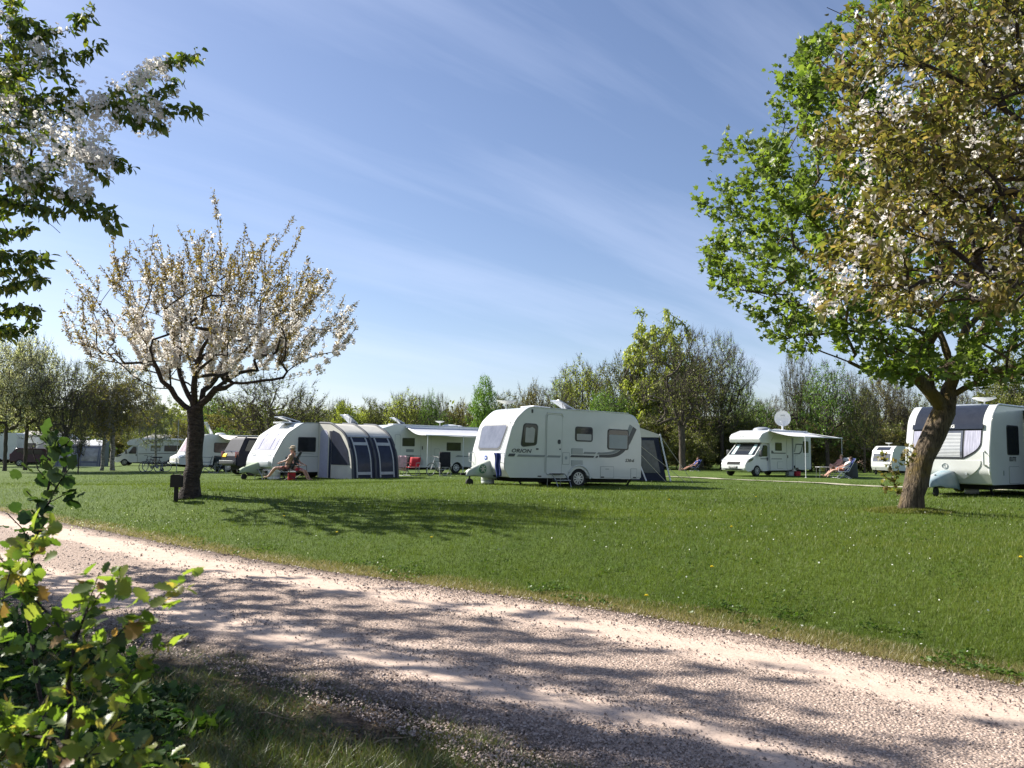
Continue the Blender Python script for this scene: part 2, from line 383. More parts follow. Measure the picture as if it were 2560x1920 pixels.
def ramp(t, src, stops):
    r = N(t, 'ShaderNodeValToRGB'); t.links.new(src, r.inputs[0]); e = r.color_ramp.elements
    for i, (p, c) in enumerate(stops):
        x = e[0] if i == 0 else (e[-1] if i == len(stops)-1 else e.new(p)); x.position = p; x.color = (*c, 1)
    return r.outputs[0]
def mixc(t, f, a, b, bt='MIX'):
    m = N(t, 'ShaderNodeMix', data_type='RGBA', blend_type=bt)
    for i, v in ((0, f), (6, a), (7, b)):
        if hasattr(v, 'links'): t.links.new(v, m.inputs[i])
        else: m.inputs[i].default_value = v if i == 0 else (*v, 1)
    return m.outputs[2]
def mrange(t, src, a, b, c=0., d=1.):
    m = N(t, 'ShaderNodeMapRange', i_1=a, i_2=b, i_3=c, i_4=d); t.links.new(src, m.inputs[0]); return m.outputs[0]
def noise(t, sc_, det=4., src=None, rough=.6, dist=0.):
    n = N(t, 'ShaderNodeTexNoise', i_Scale=sc_, i_Detail=det, i_Roughness=rough, i_Distortion=dist)
    if src is not None: t.links.new(src, n.inputs['Vector'])
    return n.outputs['Fac']
def mth(t, op, a, b):
    m = N(t, 'ShaderNodeMath', operation=op)
    for i, v in ((0, a), (1, b)):
        if hasattr(v, 'links'): t.links.new(v, m.inputs[i])
        else: m.inputs[i].default_value = v
    return m.outputs[0]
oc = N(t, 'ShaderNodeTexCoord').outputs['Object']
n_big = noise(t, .35, 3., oc); n_mid = noise(t, 1.6, 4., oc); n_fin = noise(t, 28., 4., oc, .7); n_ff = noise(t, 120., 3., oc, .7)
c = mixc(t, mrange(t, n_big, .35, .65), (.055, .094, .011), (.090, .134, .016))
c = mixc(t, mrange(t, n_mid, .35, .7), c, (.105, .148, .022))
c = mixc(t, mrange(t, n_fin, .35, .65), mixc(t, .5, c, (.026, .048, .008)), c)
c = mixc(t, mrange(t, n_ff, .45, .7, 0, .5), c, (.11, .17, .05))
e = mth(t, 'ADD', attr(t, 'ed'), mth(t, 'MULTIPLY', mth(t, 'SUBTRACT', n_mid, .5), .9))
dry = mixc(t, mrange(t, n_fin, .3, .7), (.15, .115, .05), (.26, .21, .095))
c = mixc(t, mrange(t, e, .28, .72), dry, c)
soil = mixc(t, mrange(t, n_fin, .35, .65), (.045, .032, .024), (.13, .10, .08))
c = mixc(t, mrange(t, e, -.12, .06), soil, c)
e2 = mth(t, 'ADD', attr(t, 'ed'), mth(t, 'MULTIPLY', mth(t, 'SUBTRACT', n_mid, .5), 1.6))
verge = mixc(t, mrange(t, n_mid, .35, .65), (.055, .045, .028), (.05, .075, .022))
verge = mixc(t, mrange(t, n_fin, .4, .65), verge, (.10, .085, .045))
c = mixc(t, mrange(t, e2, -RW-.55, -RW-.15), verge, c)
p = N(t, 'ShaderNodeBsdfPrincipled', i_Roughness=.9); p.inputs['Specular IOR Level'].default_value = .15; L.new(c, p.inputs['Base Color'])
bp = N(t, 'ShaderNodeBump', i_Strength=.8, i_Distance=.04); L.new(mth(t, 'ADD', n_fin, mth(t, 'MULTIPLY', n_ff, .5)), bp.inputs['Height']); L.new(bp.outputs[0], p.inputs['Normal'])
o = N(t, 'ShaderNodeOutputMaterial'); L.new(p.outputs[0], o.inputs[0])
tag(link('ground', mesh_np('ground', V, Fq, smooth=True, attrs={'ed': ed}), gm), kind='structure', label='mown green lawn rising gently from the gravel road')
# road strip along the lawn edge
def edge_curve(n=460):
    sgm = FAR; tt = np.concatenate([[0], np.cumsum(np.linalg.norm(np.diff(sgm, axis=0), axis=1))]); u = np.linspace(12, tt[-1]-15, n)
    q = np.stack([np.interp(u, tt, sgm[:, k]) for k in range(2)], 1)
    for _ in range(8): q[1:-1] = (q[:-2]+2*q[1:-1]+q[2:])/4
    T = norm(np.gradient(q, axis=0)); nrm = np.stack([-T[:, 1], T[:, 0]], 1)      # towards the camera side
    return q, nrm
q, nr = edge_curve(); k = 40
if edge_d(np.array([q[200, 0]+nr[200, 0]]), np.array([q[200, 1]+nr[200, 1]]))[0] > 0: nr = -nr
uu = np.linspace(0, 1, k); rgd = np.random.default_rng(5)
wob0 = .14*(vnoise(q[:, 0], q[:, 1], 1.8, 1)-.5)+.12*(vnoise(q[:, 0], q[:, 1], 6, 2)-.5)
wob1 = .55*(vnoise(q[:, 0], q[:, 1], 1.1, 8)-.5)+.3*(vnoise(q[:, 0], q[:, 1], 5, 9)-.5)
um = (wob0[:, None])*(1-uu)+(RW+wob1[:, None])*uu
RP = q[:, None, :]+nr[:, None, :]*um[:, :, None]
prof = .012+.012*np.sin(uu*PI)-.010*(np.exp(-((um-.85)/.3)**2)+np.exp(-((um-2.85)/.3)**2))
prof[:, 0] = .001; prof[:, -1] = .001
zz = gz(RP[..., 0], RP[..., 1]); zz = np.where(um < 1.2, 0, zz*0)+prof+np.maximum(zz, 0)*(um > RW-.3)+.004*(vnoise(RP[..., 0], RP[..., 1], 5, 6)-.5)
a = (np.arange(len(q)-1)[:, None]*k+np.arange(k-1)[None, :]).ravel(); Fq = np.stack([a, a+k, a+k+1, a+1], -1)
rm, t = newmat('gravel_track'); L = t.links; oc = N(t, 'ShaderNodeTexCoord').outputs['Object']
u_ = attr(t, 'um'); nb = noise(t, .9, 4., oc); nm = noise(t, 5., 4., oc); nf = noise(t, 55., 4., oc, .7)
uw = mth(t, 'ADD', u_, mth(t, 'MULTIPLY', mth(t, 'SUBTRACT', nb, .5), .9))
def bump_at(x0, w_):
    d_ = mth(t, 'ABSOLUTE', mth(t, 'SUBTRACT', uw, x0), 0); return mrange(t, d_, w_, w_*.35)
trk = mth(t, 'MAXIMUM', bump_at(.80, .58), mth(t, 'MAXIMUM', bump_at(2.8, .50), 0))
vo = N(t, 'ShaderNodeTexVoronoi', i_Scale=42.); L.new(oc, vo.inputs['Vector'])
vo2 = N(t, 'ShaderNodeTexVoronoi', i_Scale=42., feature='DISTANCE_TO_EDGE'); L.new(oc, vo2.inputs['Vector'])
sepc = N(t, 'ShaderNodeSeparateColor'); L.new(vo.outputs['Color'], sepc.inputs[0])
stone = mixc(t, sepc.outputs[0], (.32, .24, .195), (.56, .43, .35))
stone = mixc(t, mrange(t, vo2.outputs['Distance'], .0, .12), (.15, .115, .095), stone)
sand = mixc(t, mrange(t, nm, .3, .7), (.49, .375, .30), (.59, .46, .375))
sand = mixc(t, mrange(t, nf, .52, .68), sand, (.32, .24, .195)); sand = mixc(t, mrange(t, noise(t, 14., 5., oc, .75), .56, .72), sand, (.36, .275, .225))
c = mixc(t, mrange(t, mth(t, 'ADD', trk, mth(t, 'MULTIPLY', mth(t, 'SUBTRACT', nm, .5), .9)), .3, .75), stone, sand)
c = mixc(t, mrange(t, mth(t, 'ADD', u_, mth(t, 'MULTIPLY', mth(t, 'SUBTRACT', nm, .5), .5)), .0, .32), (.07, .05, .038), c)
c = mixc(t, mrange(t, mth(t, 'ADD', u_, mth(t, 'MULTIPLY', mth(t, 'SUBTRACT', nm, .5), .9)), RW-.5, RW-.02), c, (.06, .048, .036))
p = N(t, 'ShaderNodeBsdfPrincipled', i_Roughness=.95); p.inputs['Specular IOR Level'].default_value = .15; L.new(c, p.inputs['Base Color'])
hh = mth(t, 'ADD', mth(t, 'MULTIPLY', mth(t, 'SUBTRACT', 1.0, trk), mrange(t, vo.outputs['Distance'], 0., .6, 1., 0.)), mth(t, 'MULTIPLY', nf, .35))
bp = N(t, 'ShaderNodeBump', i_Strength=.9, i_Distance=.012); L.new(hh, bp.inputs['Height']); L.new(bp.outputs[0], p.inputs['Normal'])
o = N(t, 'ShaderNodeOutputMaterial'); L.new(p.outputs[0], o.inputs[0])
RV = np.concatenate([RP, zz[..., None]], -1).reshape(-1, 3)
tag(link('gravel_road', mesh_np('gravel_road', RV, Fq, smooth=True, attrs={'um': um.ravel()}), rm), kind='structure', label='pinkish gravel road with two paler wheel tracks')
# thin gravel path across the far lawn on the right
pp = np.array([W(1640, 1192, 45)[:2], W(1850, 1199, 40)[:2], W(2050, 1206, 34)[:2], W(2250, 1214, 30.0)[:2], W(2560, 1224, 27)[:2]])
pp = np.concatenate([pp, pp[-1:]+np.array([[12, -3]])])
tt = np.linspace(0, len(pp)-1, 60); pc = np.stack([np.interp(tt, np.arange(len(pp)), pp[:, i]) for i in range(2)], 1)
Tn = norm(np.gradient(pc, axis=0)); nn = np.stack([-Tn[:, 1], Tn[:, 0]], 1)
offs = np.linspace(-.42, .42, 4); PV = pc[:, None, :]+nn[:, None, :]*offs[None, :, None]; pz = gz(PV[..., 0], PV[..., 1])+.03
a = (np.arange(59)[:, None]*4+np.arange(3)[None, :]).ravel(); Fq = np.stack([a, a+4, a+5, a+1], -1)
tag(link('path', mesh_np('path', np.concatenate([PV, pz[..., None]], -1).reshape(-1, 3), Fq, smooth=True), mat('path_sand', (.36, .33, .24), .95, var=.25, scale=9)), kind='structure')

rg = np.random.default_rng(11)
def polar(n, r0, r1, a0=-.66, a1=.66, p=1.0):
    """density falls with distance; the wedge reaches past both sides of the view"""
    u = rg.random(n); r = (r0**-p+u*(r1**-p-r0**-p))**(-1/p); th = rg.uniform(a0, a1, n)
    return r*np.sin(th), r*np.cos(th), r
M_GRASS = leafmat('grass_blade', [(.038, .060, .008), (.076, .106, .013), (.115, .146, .020), (.175, .19, .042)], trans=.38, gloss=.018, rough=.5, tb=1.35)
# mown lawn
X, Y, r = polar(780000, 5.2, 45, -.82, .82, p=1.05); d = edge_d(X, Y); m = d > .20+.40*rg.random(len(X))*(vnoise(X, Y, 1.2, 13)+.35); X, Y, r, d = X[m], Y[m], r[m], d[m]
n = len(X); cl = vnoise(X, Y, .8, 21)*.5+vnoise(X, Y, 3.1, 22)*.5
h = (.032+.030*rg.random(n)+.02*cl)*np.clip(r/14, 1, 1.25); wd = .0042*np.clip(r/7.5, .9, 2.8)
ax = rg.normal(0, .42, (n, 3)); ax[:, 2] = 1; ax[:, 0] += .12
pos = np.stack([X, Y, gz(X, Y)-.006], 1)
v, f, s_, rr = scatter(*T_BLADE, pos, ax, rg.normal(0, 1, (n, 3)), h, np.clip(.50*cl+.45*rg.random(n)-.12+.42*(vnoise(X, Y*1.6, .17, 23)-.3)+.12*(vnoise(X*.25, Y, 1.3, 24)-.5), 0, 1), ysc=wd/h)
tag(link('lawn_grass', mesh_np('lawn_grass', v, f, s_, rr), M_GRASS), 'short green blades of the mown lawn', 'grass', kind='stuff')
# dry fringe at the lawn edge and clover plants there
M_STRAW = leafmat('straw', [(.19, .15, .06), (.32, .26, .12), (.22, .19, .08), (.12, .13, .04)], trans=.25, gloss=.04)
X, Y, r = polar(900000, 5.0, 30, -.8, .8, p=1.0); d = edge_d(X, Y); m = (d > -.05) & (d < .26+.50*vnoise(X, Y, 1.2, 13)) & (rg.random(len(X)) < .85); X, Y, r = X[m], Y[m], r[m]; n = len(X)
ax = rg.normal(0, .8, (n, 3)); ax[:, 2] = 1; h = .035+.04*rg.random(n)
v, f, s_, rr = scatter(*T_BLADE, np.stack([X, Y, gz(X, Y)-.004], 1), ax, rg.normal(0, 1, (n, 3)), h, rg.random(n), ysc=.0045*np.clip(r/7, .9, 3.5)/h)
tag(link('dry_grass', mesh_np('dry_grass', v, f, s_, rr), M_STRAW), 'straw coloured dry grass along the edge of the road', 'grass', kind='stuff')
M_CLOVER = leafmat('clover_leaf', [(.035, .07, .010), (.06, .105, .016), (.095, .145, .026)], trans=.3, gloss=.02)
X, Y, r = polar(150000, 5.0, 26, p=.9); d = edge_d(X, Y); cl = vnoise(X, Y, 1.6, 31)*.6+vnoise(X, Y, 4.5, 32)*.4
m = (d > .05) & (cl > .60) & ((d < .9) | (rg.random(len(X)) < .16) | ((np.hypot(X-TREE_L[0]-.3, Y-TREE_L[1]+2.2) < 2.4))); X, Y = X[m], Y[m]; n = len(X)
ax = rg.normal(0, 1, (n, 3)); ax[:, 2] = .3+.2*rg.random(n); nrm = rg.normal(0, .35, (n, 3)); nrm[:, 2] += 1
v, f, s_, rr = scatter(*T_DIAM, np.stack([X, Y, gz(X, Y)+.02+.03*rg.random(n)], 1), ax, nrm, .022+.024*rg.random(n), rg.random(n), ysc=np.full(n, 1.4))
tag(link('clover', mesh_np('clover', v, f, s_, rr), M_CLOVER), 'broad leaved clover patches in the lawn by the road', 'clover', kind='stuff')
# daisies
X, Y, r = polar(1100, 6, 40, p=.5); d = edge_d(X, Y); cl = vnoise(X, Y, .5, 41); m = (d > .4) & (cl > .45); X, Y, r = X[m], Y[m], r[m]
xc = TREE_L[0]+rg.normal(-.6, .8, 150); yc = TREE_L[1]-2.3+rg.normal(0, .6, 150); X = np.concatenate([X, xc]); Y = np.concatenate([Y, yc]); n = len(X); nrm = rg.normal(0, .5, (n, 3)); nrm[:, 2] += 1; nrm[:, 1] -= .4
v, f, s_, rr = scatter(*T_FLOWER_S, np.stack([X, Y, gz(X, Y)+.06], 1), rg.normal(0, 1, (n, 3)), nrm, .014+.010*rg.random(n), rg.random(n))
tag(link('daisies', mesh_np('daisies', v, f, s_, rr), leafmat('daisy_petal', [(.55, .55, .5), (.75, .75, .7)], trans=.3, gloss=.02)), 'tiny white daisies dotted through the lawn', 'daisies', kind='stuff')
# stones of the road
n0 = 330000; X, Y, r = polar(n0, 3.3, 24, -.75, .75, p=1.3); d = -edge_d(X, Y)
cl = vnoise(X, Y, .9, 51); uwn = d+(cl-.5)*.8
tk = np.maximum(np.clip(1.15-np.abs(uwn-.80)/.46, 0, 1), np.clip(1.15-np.abs(uwn-2.8)/.42, 0, 1))
prob = np.where((d > .02) & (d < RW+.25), 1-.975*tk, 0)*np.where(d > RW-.3, .45, 1); m = rg.random(n0) < prob; X, Y, r, d = X[m], Y[m], r[m], d[m]; n = len(X)
oct_v = [(1, 0, 0), (0, 1, 0), (-1, 0, 0), (0, -1, 0), (.1, .1, .8), (0, 0, -.6)]; oct_v = [(x*.5, y*.5, z*.5) for x, y, z in oct_v]
oct_f = [(0, 1, 4), (1, 2, 4), (2, 3, 4), (3, 0, 4)]
sz = (.007+.024*rg.random(n)**3.5)*np.clip(r/8, .85, 1.7); ax = rg.normal(0, 1, (n, 3)); ax[:, 2] *= .5; nr_ = rg.normal(0, .45, (n, 3)); nr_[:, 2] += 1
v, f, s_, rr = scatter(oct_v, oct_f, np.stack([X, Y, np.full(n, .018)+sz*.12+np.where(d > RW, .03, 0)], 1), ax, nr_, sz, rg.random(n), ysc=rg.uniform(.6, 1.1, n))
v = v+rg.normal(0, .0016, v.shape)
sm, t = newmat('gravel_stone'); cr_ = ramp(t, attr(t, 'rnd'), [(0, (.16, .12, .10)), (.5, (.32, .25, .21)), (1, (.50, .40, .34))])
p = N(t, 'ShaderNodeBsdfPrincipled', i_Roughness=.85); t.links.new(cr_, p.inputs['Base Color']); o = N(t, 'ShaderNodeOutputMaterial'); t.links.new(p.outputs[0], o.inputs[0])
tag(link('gravel', mesh_np('gravel', v, f, s_, rr), sm), 'loose angular gravel stones on the road', 'gravel', kind='stuff')
# rough verge on the camera side
M_VERGE = leafmat('verge_blade', [(.022, .055, .010), (.06, .10, .02), (.13, .115, .045), (.08, .13, .028)], trans=.35, gloss=.05, tb=1.3)
X, Y, r = polar(340000, 1.9, 13, -.75, .4, p=.8); d = -edge_d(X, Y); cl = vnoise(X, Y, 1.5, 61); cf = vnoise(X, Y, 5, 62)
m = (d > RW+.02-.35*cf) & (cl*.6+cf*.4+.9*np.clip(d-RW-.2, 0, .6) > .48*rg.random(len(X))+.30); X, Y, r, d, cl = X[m], Y[m], r[m], d[m], cl[m]; n = len(X)
ax = rg.normal(0, .75, (n, 3)); ax[:, 2] = .8; h = (.03+.09*rg.random(n)**1.6)*(1+.6*cl)
v, f, s_, rr = scatter(*T_BLADE, np.stack([X, Y, gz(X, Y)-.004], 1), ax, rg.normal(0, 1, (n, 3)), h, np.clip(cl*.5+rg.random(n)*.6, 0, 1), ysc=.0046/h)
tag(link('verge_grass', mesh_np('verge_grass', v, f, s_, rr), M_VERGE), 'rough tufty grass and dry stalks on the near verge', 'grass', kind='stuff')
# leaf litter and soil crumbs on the verge and along the edges
X, Y, r = polar(120000, 2.2, 22, -.75, .7, p=.9); d = -edge_d(X, Y); cl = vnoise(X, Y, 2.2, 91)*.6+vnoise(X, Y, 7, 92)*.4
m = ((d > RW-.25) & (cl > .42)) | ((np.abs(d+.02) < .14) & (cl > .35)); X, Y = X[m], Y[m]; n = len(X); nrm = rg.normal(0, .5, (n, 3)); nrm[:, 2] += 1
v, f, s_, rr = scatter(*T_DIAM, np.stack([X, Y, gz(X, Y)+.006+.012*rg.random(n)], 1), rg.normal(0, 1, (n, 3)), nrm, .012+.022*rg.random(n), rg.random(n))
tag(link('leaf_litter', mesh_np('leaf_litter', v, f, s_, rr), leafmat('litter', [(.05, .032, .02), (.12, .075, .04), (.22, .15, .085), (.30, .22, .15)], trans=.1, gloss=.02)), 'brown leaf litter and soil crumbs beside the road', 'litter', kind='stuff')
# leafy undergrowth bottom left
X = rg.uniform(-5.6, -.9, 26000); Y = rg.uniform(2.2, 8.5, 26000); d = -edge_d(X, Y); cl = vnoise(X, Y, 1.8, 71)*.6+vnoise(X, Y, 4, 72)*.4
lim = np.clip((-X-1.2-.22*Y+.75)/1.0, 0, 1); m = (d > RW+.45) & (cl*lim > .18) & (cl > .33); X, Y, cl, lim = X[m], Y[m], cl[m], lim[m]; n = len(X)
zt = gz(X, Y)+.03+.42*np.clip(cl-.3, 0, 1)*lim*rg.random(n)*1.6
ax = rg.normal(0, 1, (n, 3)); ax[:, 2] = ax[:, 2]*.3-.1; nrm = rg.normal(0, .5, (n, 3)); nrm[:, 2] += 1
tt_ = scatter(*T_ROUND, np.stack([X, Y, zt], 1), ax, nrm, .035+.045*rg.random(n), rg.random(n))
X2 = rg.uniform(-1.3, -.2, 900); Y2 = rg.uniform(3.2, 4.6, 900)
tag(link('undergrowth', mesh_np('undergrowth', *tt_[:3], tt_[3]), leafmat('nettle_leaf', [(.018, .045, .010), (.035, .075, .016), (.06, .105, .028)], trans=.35, gloss=.015)), 'dark leafy weeds under the hedge beside the road', 'undergrowth', kind='stuff')
# ------------------------------------------------------------------ hero trees
def zb(x, y): return (x/2.127, 500+y/2.127)          # photo measurements of the middle cherry
def zm(x, y): return (1700+x/2.572, 700+y/2.572)     # of the maple
def zt(x, y): return (1700+x/1.843, y/1.843)         # of the overhanging cherry
def zf(x, y): return (x/1.929, y/1.929)              # of the cherry on the left
def limb3(pts, conv, Y, o=None):
    """measured limb -> world polyline; Y grows/shrinks along it by the given depth offsets (sag towards or away)"""
    o = [0]*len(pts) if o is None else list(np.interp(np.linspace(0, 1, len(pts)), np.linspace(0, 1, len(o)), o))
    return [W(*conv(*p), Y+k) for p, k in zip(pts, o)]
def make_tree(name, label, sk, crown, bark, leafm, cat='tree', z0=None, flare=.5, group=None, flowers=None, base=None, rough=.06):
    b = sk.P[0].copy() if base is None else base
    root = empty(name, b, 0, label, cat, group)
    v, f = sk.wood(flare=flare, rough=rough); link('trunk', mesh_np('trunk', v-b, f, smooth=True), bark, root)
    if crown is not None:
        v, f, s_, r_ = crown; link('crown', mesh_np('crown', v-b, f, s_, r_), leafm, root)
    if flowers is not None:
        v, f, s_, r_ = flowers; link('blossom', mesh_np('blossom', v-b, f, s_, r_), M_BLOSSOM, root)
    return root
# --- middle cherry
Yc = 18.7; sk = Skel(3); sk.pw = 1.32
b = TREE_L.copy(); b[2] = g1(b[0], b[1])-.05
tr = limb3([(1012, 1580), (1030, 1400), (1040, 1250), (1032, 1130)], zb, Yc); tr[0] = b
sk.limb(tr, jit=.008)
for pts, o in [([(1020, 1140), (940, 1060), (880, 970), (840, 900), (800, 800), (740, 690)], (0, -.8)), ([(890, 1030), (780, 980), (700, 920), (640, 860), (520, 770), (430, 655)], (-.3, -1.2)),
               ([(1030, 1130), (1000, 1020), (960, 940), (935, 850), (1000, 700), (990, 600), (930, 510)], (0, .9)), ([(1050, 1140), (1090, 1040), (1150, 995), (1250, 980), (1400, 955), (1600, 935), (1720, 880), (1870, 750)], (0, -.4, -1.6)),
               ([(1055, 1120), (1070, 1000), (1200, 920), (1310, 820), (1380, 680), (1370, 540)], (0, 1.5)), ([(1040, 1100), (1030, 980), (1060, 850), (1100, 740), (1220, 640)], (0, -1.4)),
               ([(1060, 850), (1200, 740), (1400, 740), (1550, 745), (1690, 630), (1780, 520)], (-.6, .4)), ([(935, 860), (800, 700), (700, 640), (560, 600), (430, 540), (350, 490)], (.3, 1.2)),
               ([(1000, 700), (880, 600), (840, 480), (700, 300)], (.5, 1.6)), ([(1120, 740), (1180, 530), (1170, 300), (1150, 80)], (-.5, .3)), ([(1370, 600), (1400, 420), (1490, 160)], (1.2, .6)),
               ([(1380, 680), (1480, 560), (1590, 380)], (1.2, 1.9)), ([(1030, 1000), (900, 930), (760, 900), (640, 880)], (0, 1.8)), ([(1150, 990), (1300, 900), (1500, 900), (1700, 820)], (-.2, 1.8)), ([(850, 480), (820, 300), (810, 150)], (1.2, .2))]:
    sk.limb(limb3(pts, zb, Yc, o), jit=.025)
rgc = np.random.default_rng(8); cb_ = W(*zb(1040, 1130), Yc)
tg = []
while len(tg) < 300:
    x = rgc.uniform(370, 1870); yy = rgc.uniform(120, 1040); u_ = (x-1100)/780; top = 240+330*u_*u_; bot = 1000-230*abs(u_)**1.3
    if not (top+60 < yy < bot): continue
    dmax = 2.9*math.sqrt(max(0, 1-u_*u_))*min(1, (bot-yy)/260+.35); tg.append(W(*zb(x, yy), Yc+rgc.uniform(-1, 1)*dmax))
tips = sk.grow(np.array(tg), cb_, step=.22, jit=.05, lift=-.05)
nin = sk.n
outd = lambda p: norm((p-cb_)*np.array([.6, .6, .6]))+np.array([0, 0, .8])
ends = list(set(tips+[i for i in range(60, nin, 6) if i not in tips]))
hi = [i for i in ends if np.linalg.norm((sk.P[i]-cb_)*np.array([1, 1, 1.1])) > 2.0]; sh = sk.shoots(ends, outd, .55, jit=.28)+sk.shoots([i for i in hi if rgc.random() < .5 and abs(sk.P[i][0]-cb_[0]) < 2.9], outd, 1.05, jit=.3)
sk.radii(.185, .0052, 2.3)
th = sk.thin(.017); top_ids = np.array([i for i in th if sk.P[i][2] > 0])
M_LEAF_COP = leafmat('copper_leaf', [(.09, .055, .025), (.18, .115, .05), (.16, .125, .05), (.26, .18, .09)], trans=.45, gloss=.02)
M_LEAF_CH = leafmat('cherry_leaf', [(.04, .065, .012), (.075, .11, .02), (.12, .145, .025), (.17, .16, .03)], trans=.5, gloss=.025, rough=.45)
lv = merge([leaves_on(sk, np.array(sh), 19000, T_CHERRY, .068, droop=.25, spread=.022), leaves_on(sk, top_ids, 4000, T_CHERRY, .07, droop=.3, spread=.04)])
# blossom sits low and inside
pz = sk.P[th]; wgt = np.exp(-((pz[:, 2]-3.55)/1.05)**2)*(.35+vnoise(pz[:, 0]*1.0, pz[:, 2]*1.3+pz[:, 1], .9, 5))**3+.02; cc = pz[rgc.choice(len(th), 3000, p=wgt/wgt.sum())]
wb = [W(*zb(*p), Yc-.2) for p in [(1610, 500), (1640, 540), (1665, 580), (1720, 480), (1720, 520), (1725, 560), (1770, 510), (1760, 550), (1745, 600), (1815, 560), (1810, 600), (1830, 650), (1565, 640), (1570, 600), (1500, 655), (1175, 240), (1175, 280), (1160, 610), (1170, 620), (560, 720), (600, 640), (1720, 900), (1690, 910)]]
fl = blossom(sk, np.concatenate([cc, np.repeat(np.array(wb), 2, 0)+rgc.normal(0, .03, (2*len(wb), 3))]), 12, .08, .044, rgc, T_FLOWER_S)
make_tree('cherry_tree', 'fan shaped cherry tree with coppery leaves and white blossom, alone left of centre', sk, lv, M_BARK_CH, M_LEAF_COP, flowers=fl, flare=.55)

# --- maple on the right
Ym = 16.1; sk = Skel(5); sk.pw = 1.2; b = TREE_R.copy(); b[2] = g1(b[0], b[1])-.22
tr = limb3([(1470, 1500), (1500, 1350), (1545, 1200), (1600, 1060), (1660, 930), (1710, 830), (1730, 760)], zm, Ym); tr[0] = b
sk.limb(tr, jit=.012)
for pts, o in [([(1690, 830), (1640, 750), (1530, 620), (1400, 500), (1200, 330), (1000, 230), (700, 130), (420, 60)], (0, -1.0)), ([(1480, 590), (1330, 600), (1180, 570), (1050, 500), (900, 460), (700, 400)], (-.3, -1.3)),
               ([(1735, 760), (1725, 500), (1640, 280), (1480, 60), (1300, -250), (1150, -700)], (0, 1.5)), ([(1770, 760), (1930, 620), (2050, 480), (2230, 380), (2500, 200)], (0, -.8)),
               ([(1750, 640), (1840, 300), (1850, 0), (1900, -500), (1920, -1000)], (0, .6)), ([(1725, 520), (1600, 200), (1200, -200), (900, -500), (760, -800)], (.2, -1.8)), ([(1740, 640), (1800, 400), (2000, 100), (2300, -300), (2500, -600)], (.1, 1.8)),
               ([(1640, 300), (1250, 0), (900, -100), (500, -350), (330, -560)], (.6, .2)), ([(1700, 800), (1760, 600), (1950, 350), (2100, 200)], (.1, 2.2)), ([(1200, 330), (800, 0), (500, -150)], (-.6, 1.2)), ([(1650, 730), (1500, 480), (1300, 300), (1100, 250)], (0, 2.6))]:
    sk.limb(limb3(pts, zm, Ym, o), jit=.03)
cm = W(*zm(1740, 700), Ym)
left = [(-20, 930), (60, 560), (110, 520), (190, 400), (410, 385), (660, 60), (790, 75), (950, 80), (1050, 95), (1230, 130), (1400, 170), (1520, 275), (1640, 500), (1700, 900), (1740, 1300)]
def lb(y):      # left outline of the crown, as x (zt units) for a height y
    return float(np.interp(y, [60, 190, 300, 420, 640, 700, 880, 960, 1060, 1250, 1400, 1480, 1560, 1640, 1700], [760, 610, 470, 390, 390, 190, 150, 75, 95, 125, 150, 230, 290, 520, 800]))
tg = []
while len(tg) < 1350:
    x = rgc.uniform(60, 2300); yy = rgc.uniform(-250, 1800); l = lb(yy) if yy > 60 else 760-(yy-60)*.9
    bot = float(np.interp(x, [60, 300, 480, 700, 900, 1150, 1300, 1500, 1900, 2300], [1450, 1600, 1600, 1700, 1760, 1800, 1800, 1820, 1820, 1820]))
    if x < l+15 or yy > bot-20: continue
    if x < l+240 and (x-l)/240 < .55*vnoise(np.array([x]), np.array([yy]), .012, 4)[0]: continue
    cx = 1270; u_ = (x-cx)/1250; vv = (yy-650)/1150; dm = 4.6*math.sqrt(max(0.03, 1-min(1, u_*u_*.9+vv*vv*.8)))
    s_ = rgc.uniform(-1, 1); s_ = math.copysign(abs(s_)**.75, s_); tg.append(W(*zt(x, yy), Ym+s_*dm))
tips = sk.grow(np.array(tg), cm, step=.3, jit=.05, lift=-.02)
sh = sk.shoots(tips, lambda p: norm(p-cm)*.8+np.array([0, 0, .25]), .40, jit=.35)
sk.radii(.218, .0055, 2.3); th = sk.thin(.014)
M_LEAF_MA = leafmat('maple_leaf', [(.068, .105, .022), (.115, .155, .032), (.16, .205, .045), (.22, .265, .07)], trans=.5, gloss=.025, tb=1.3)
lv = merge([leaves_on(sk, np.array(sh), 36000, T_MAPLE, .118, droop=.25, spread=.075, upn=.8), leaves_on(sk, th, 9000, T_MAPLE, .11, droop=.2, spread=.10, upn=.8)])
make_tree('maple_tree', 'large green leaved maple with thick leaning mossy trunk on the right of the lawn', sk, lv, M_BARK_MA, M_LEAF_MA, flare=.34, rough=.08)
# moss and twigs at the maple's foot
rgm = np.random.default_rng(77)

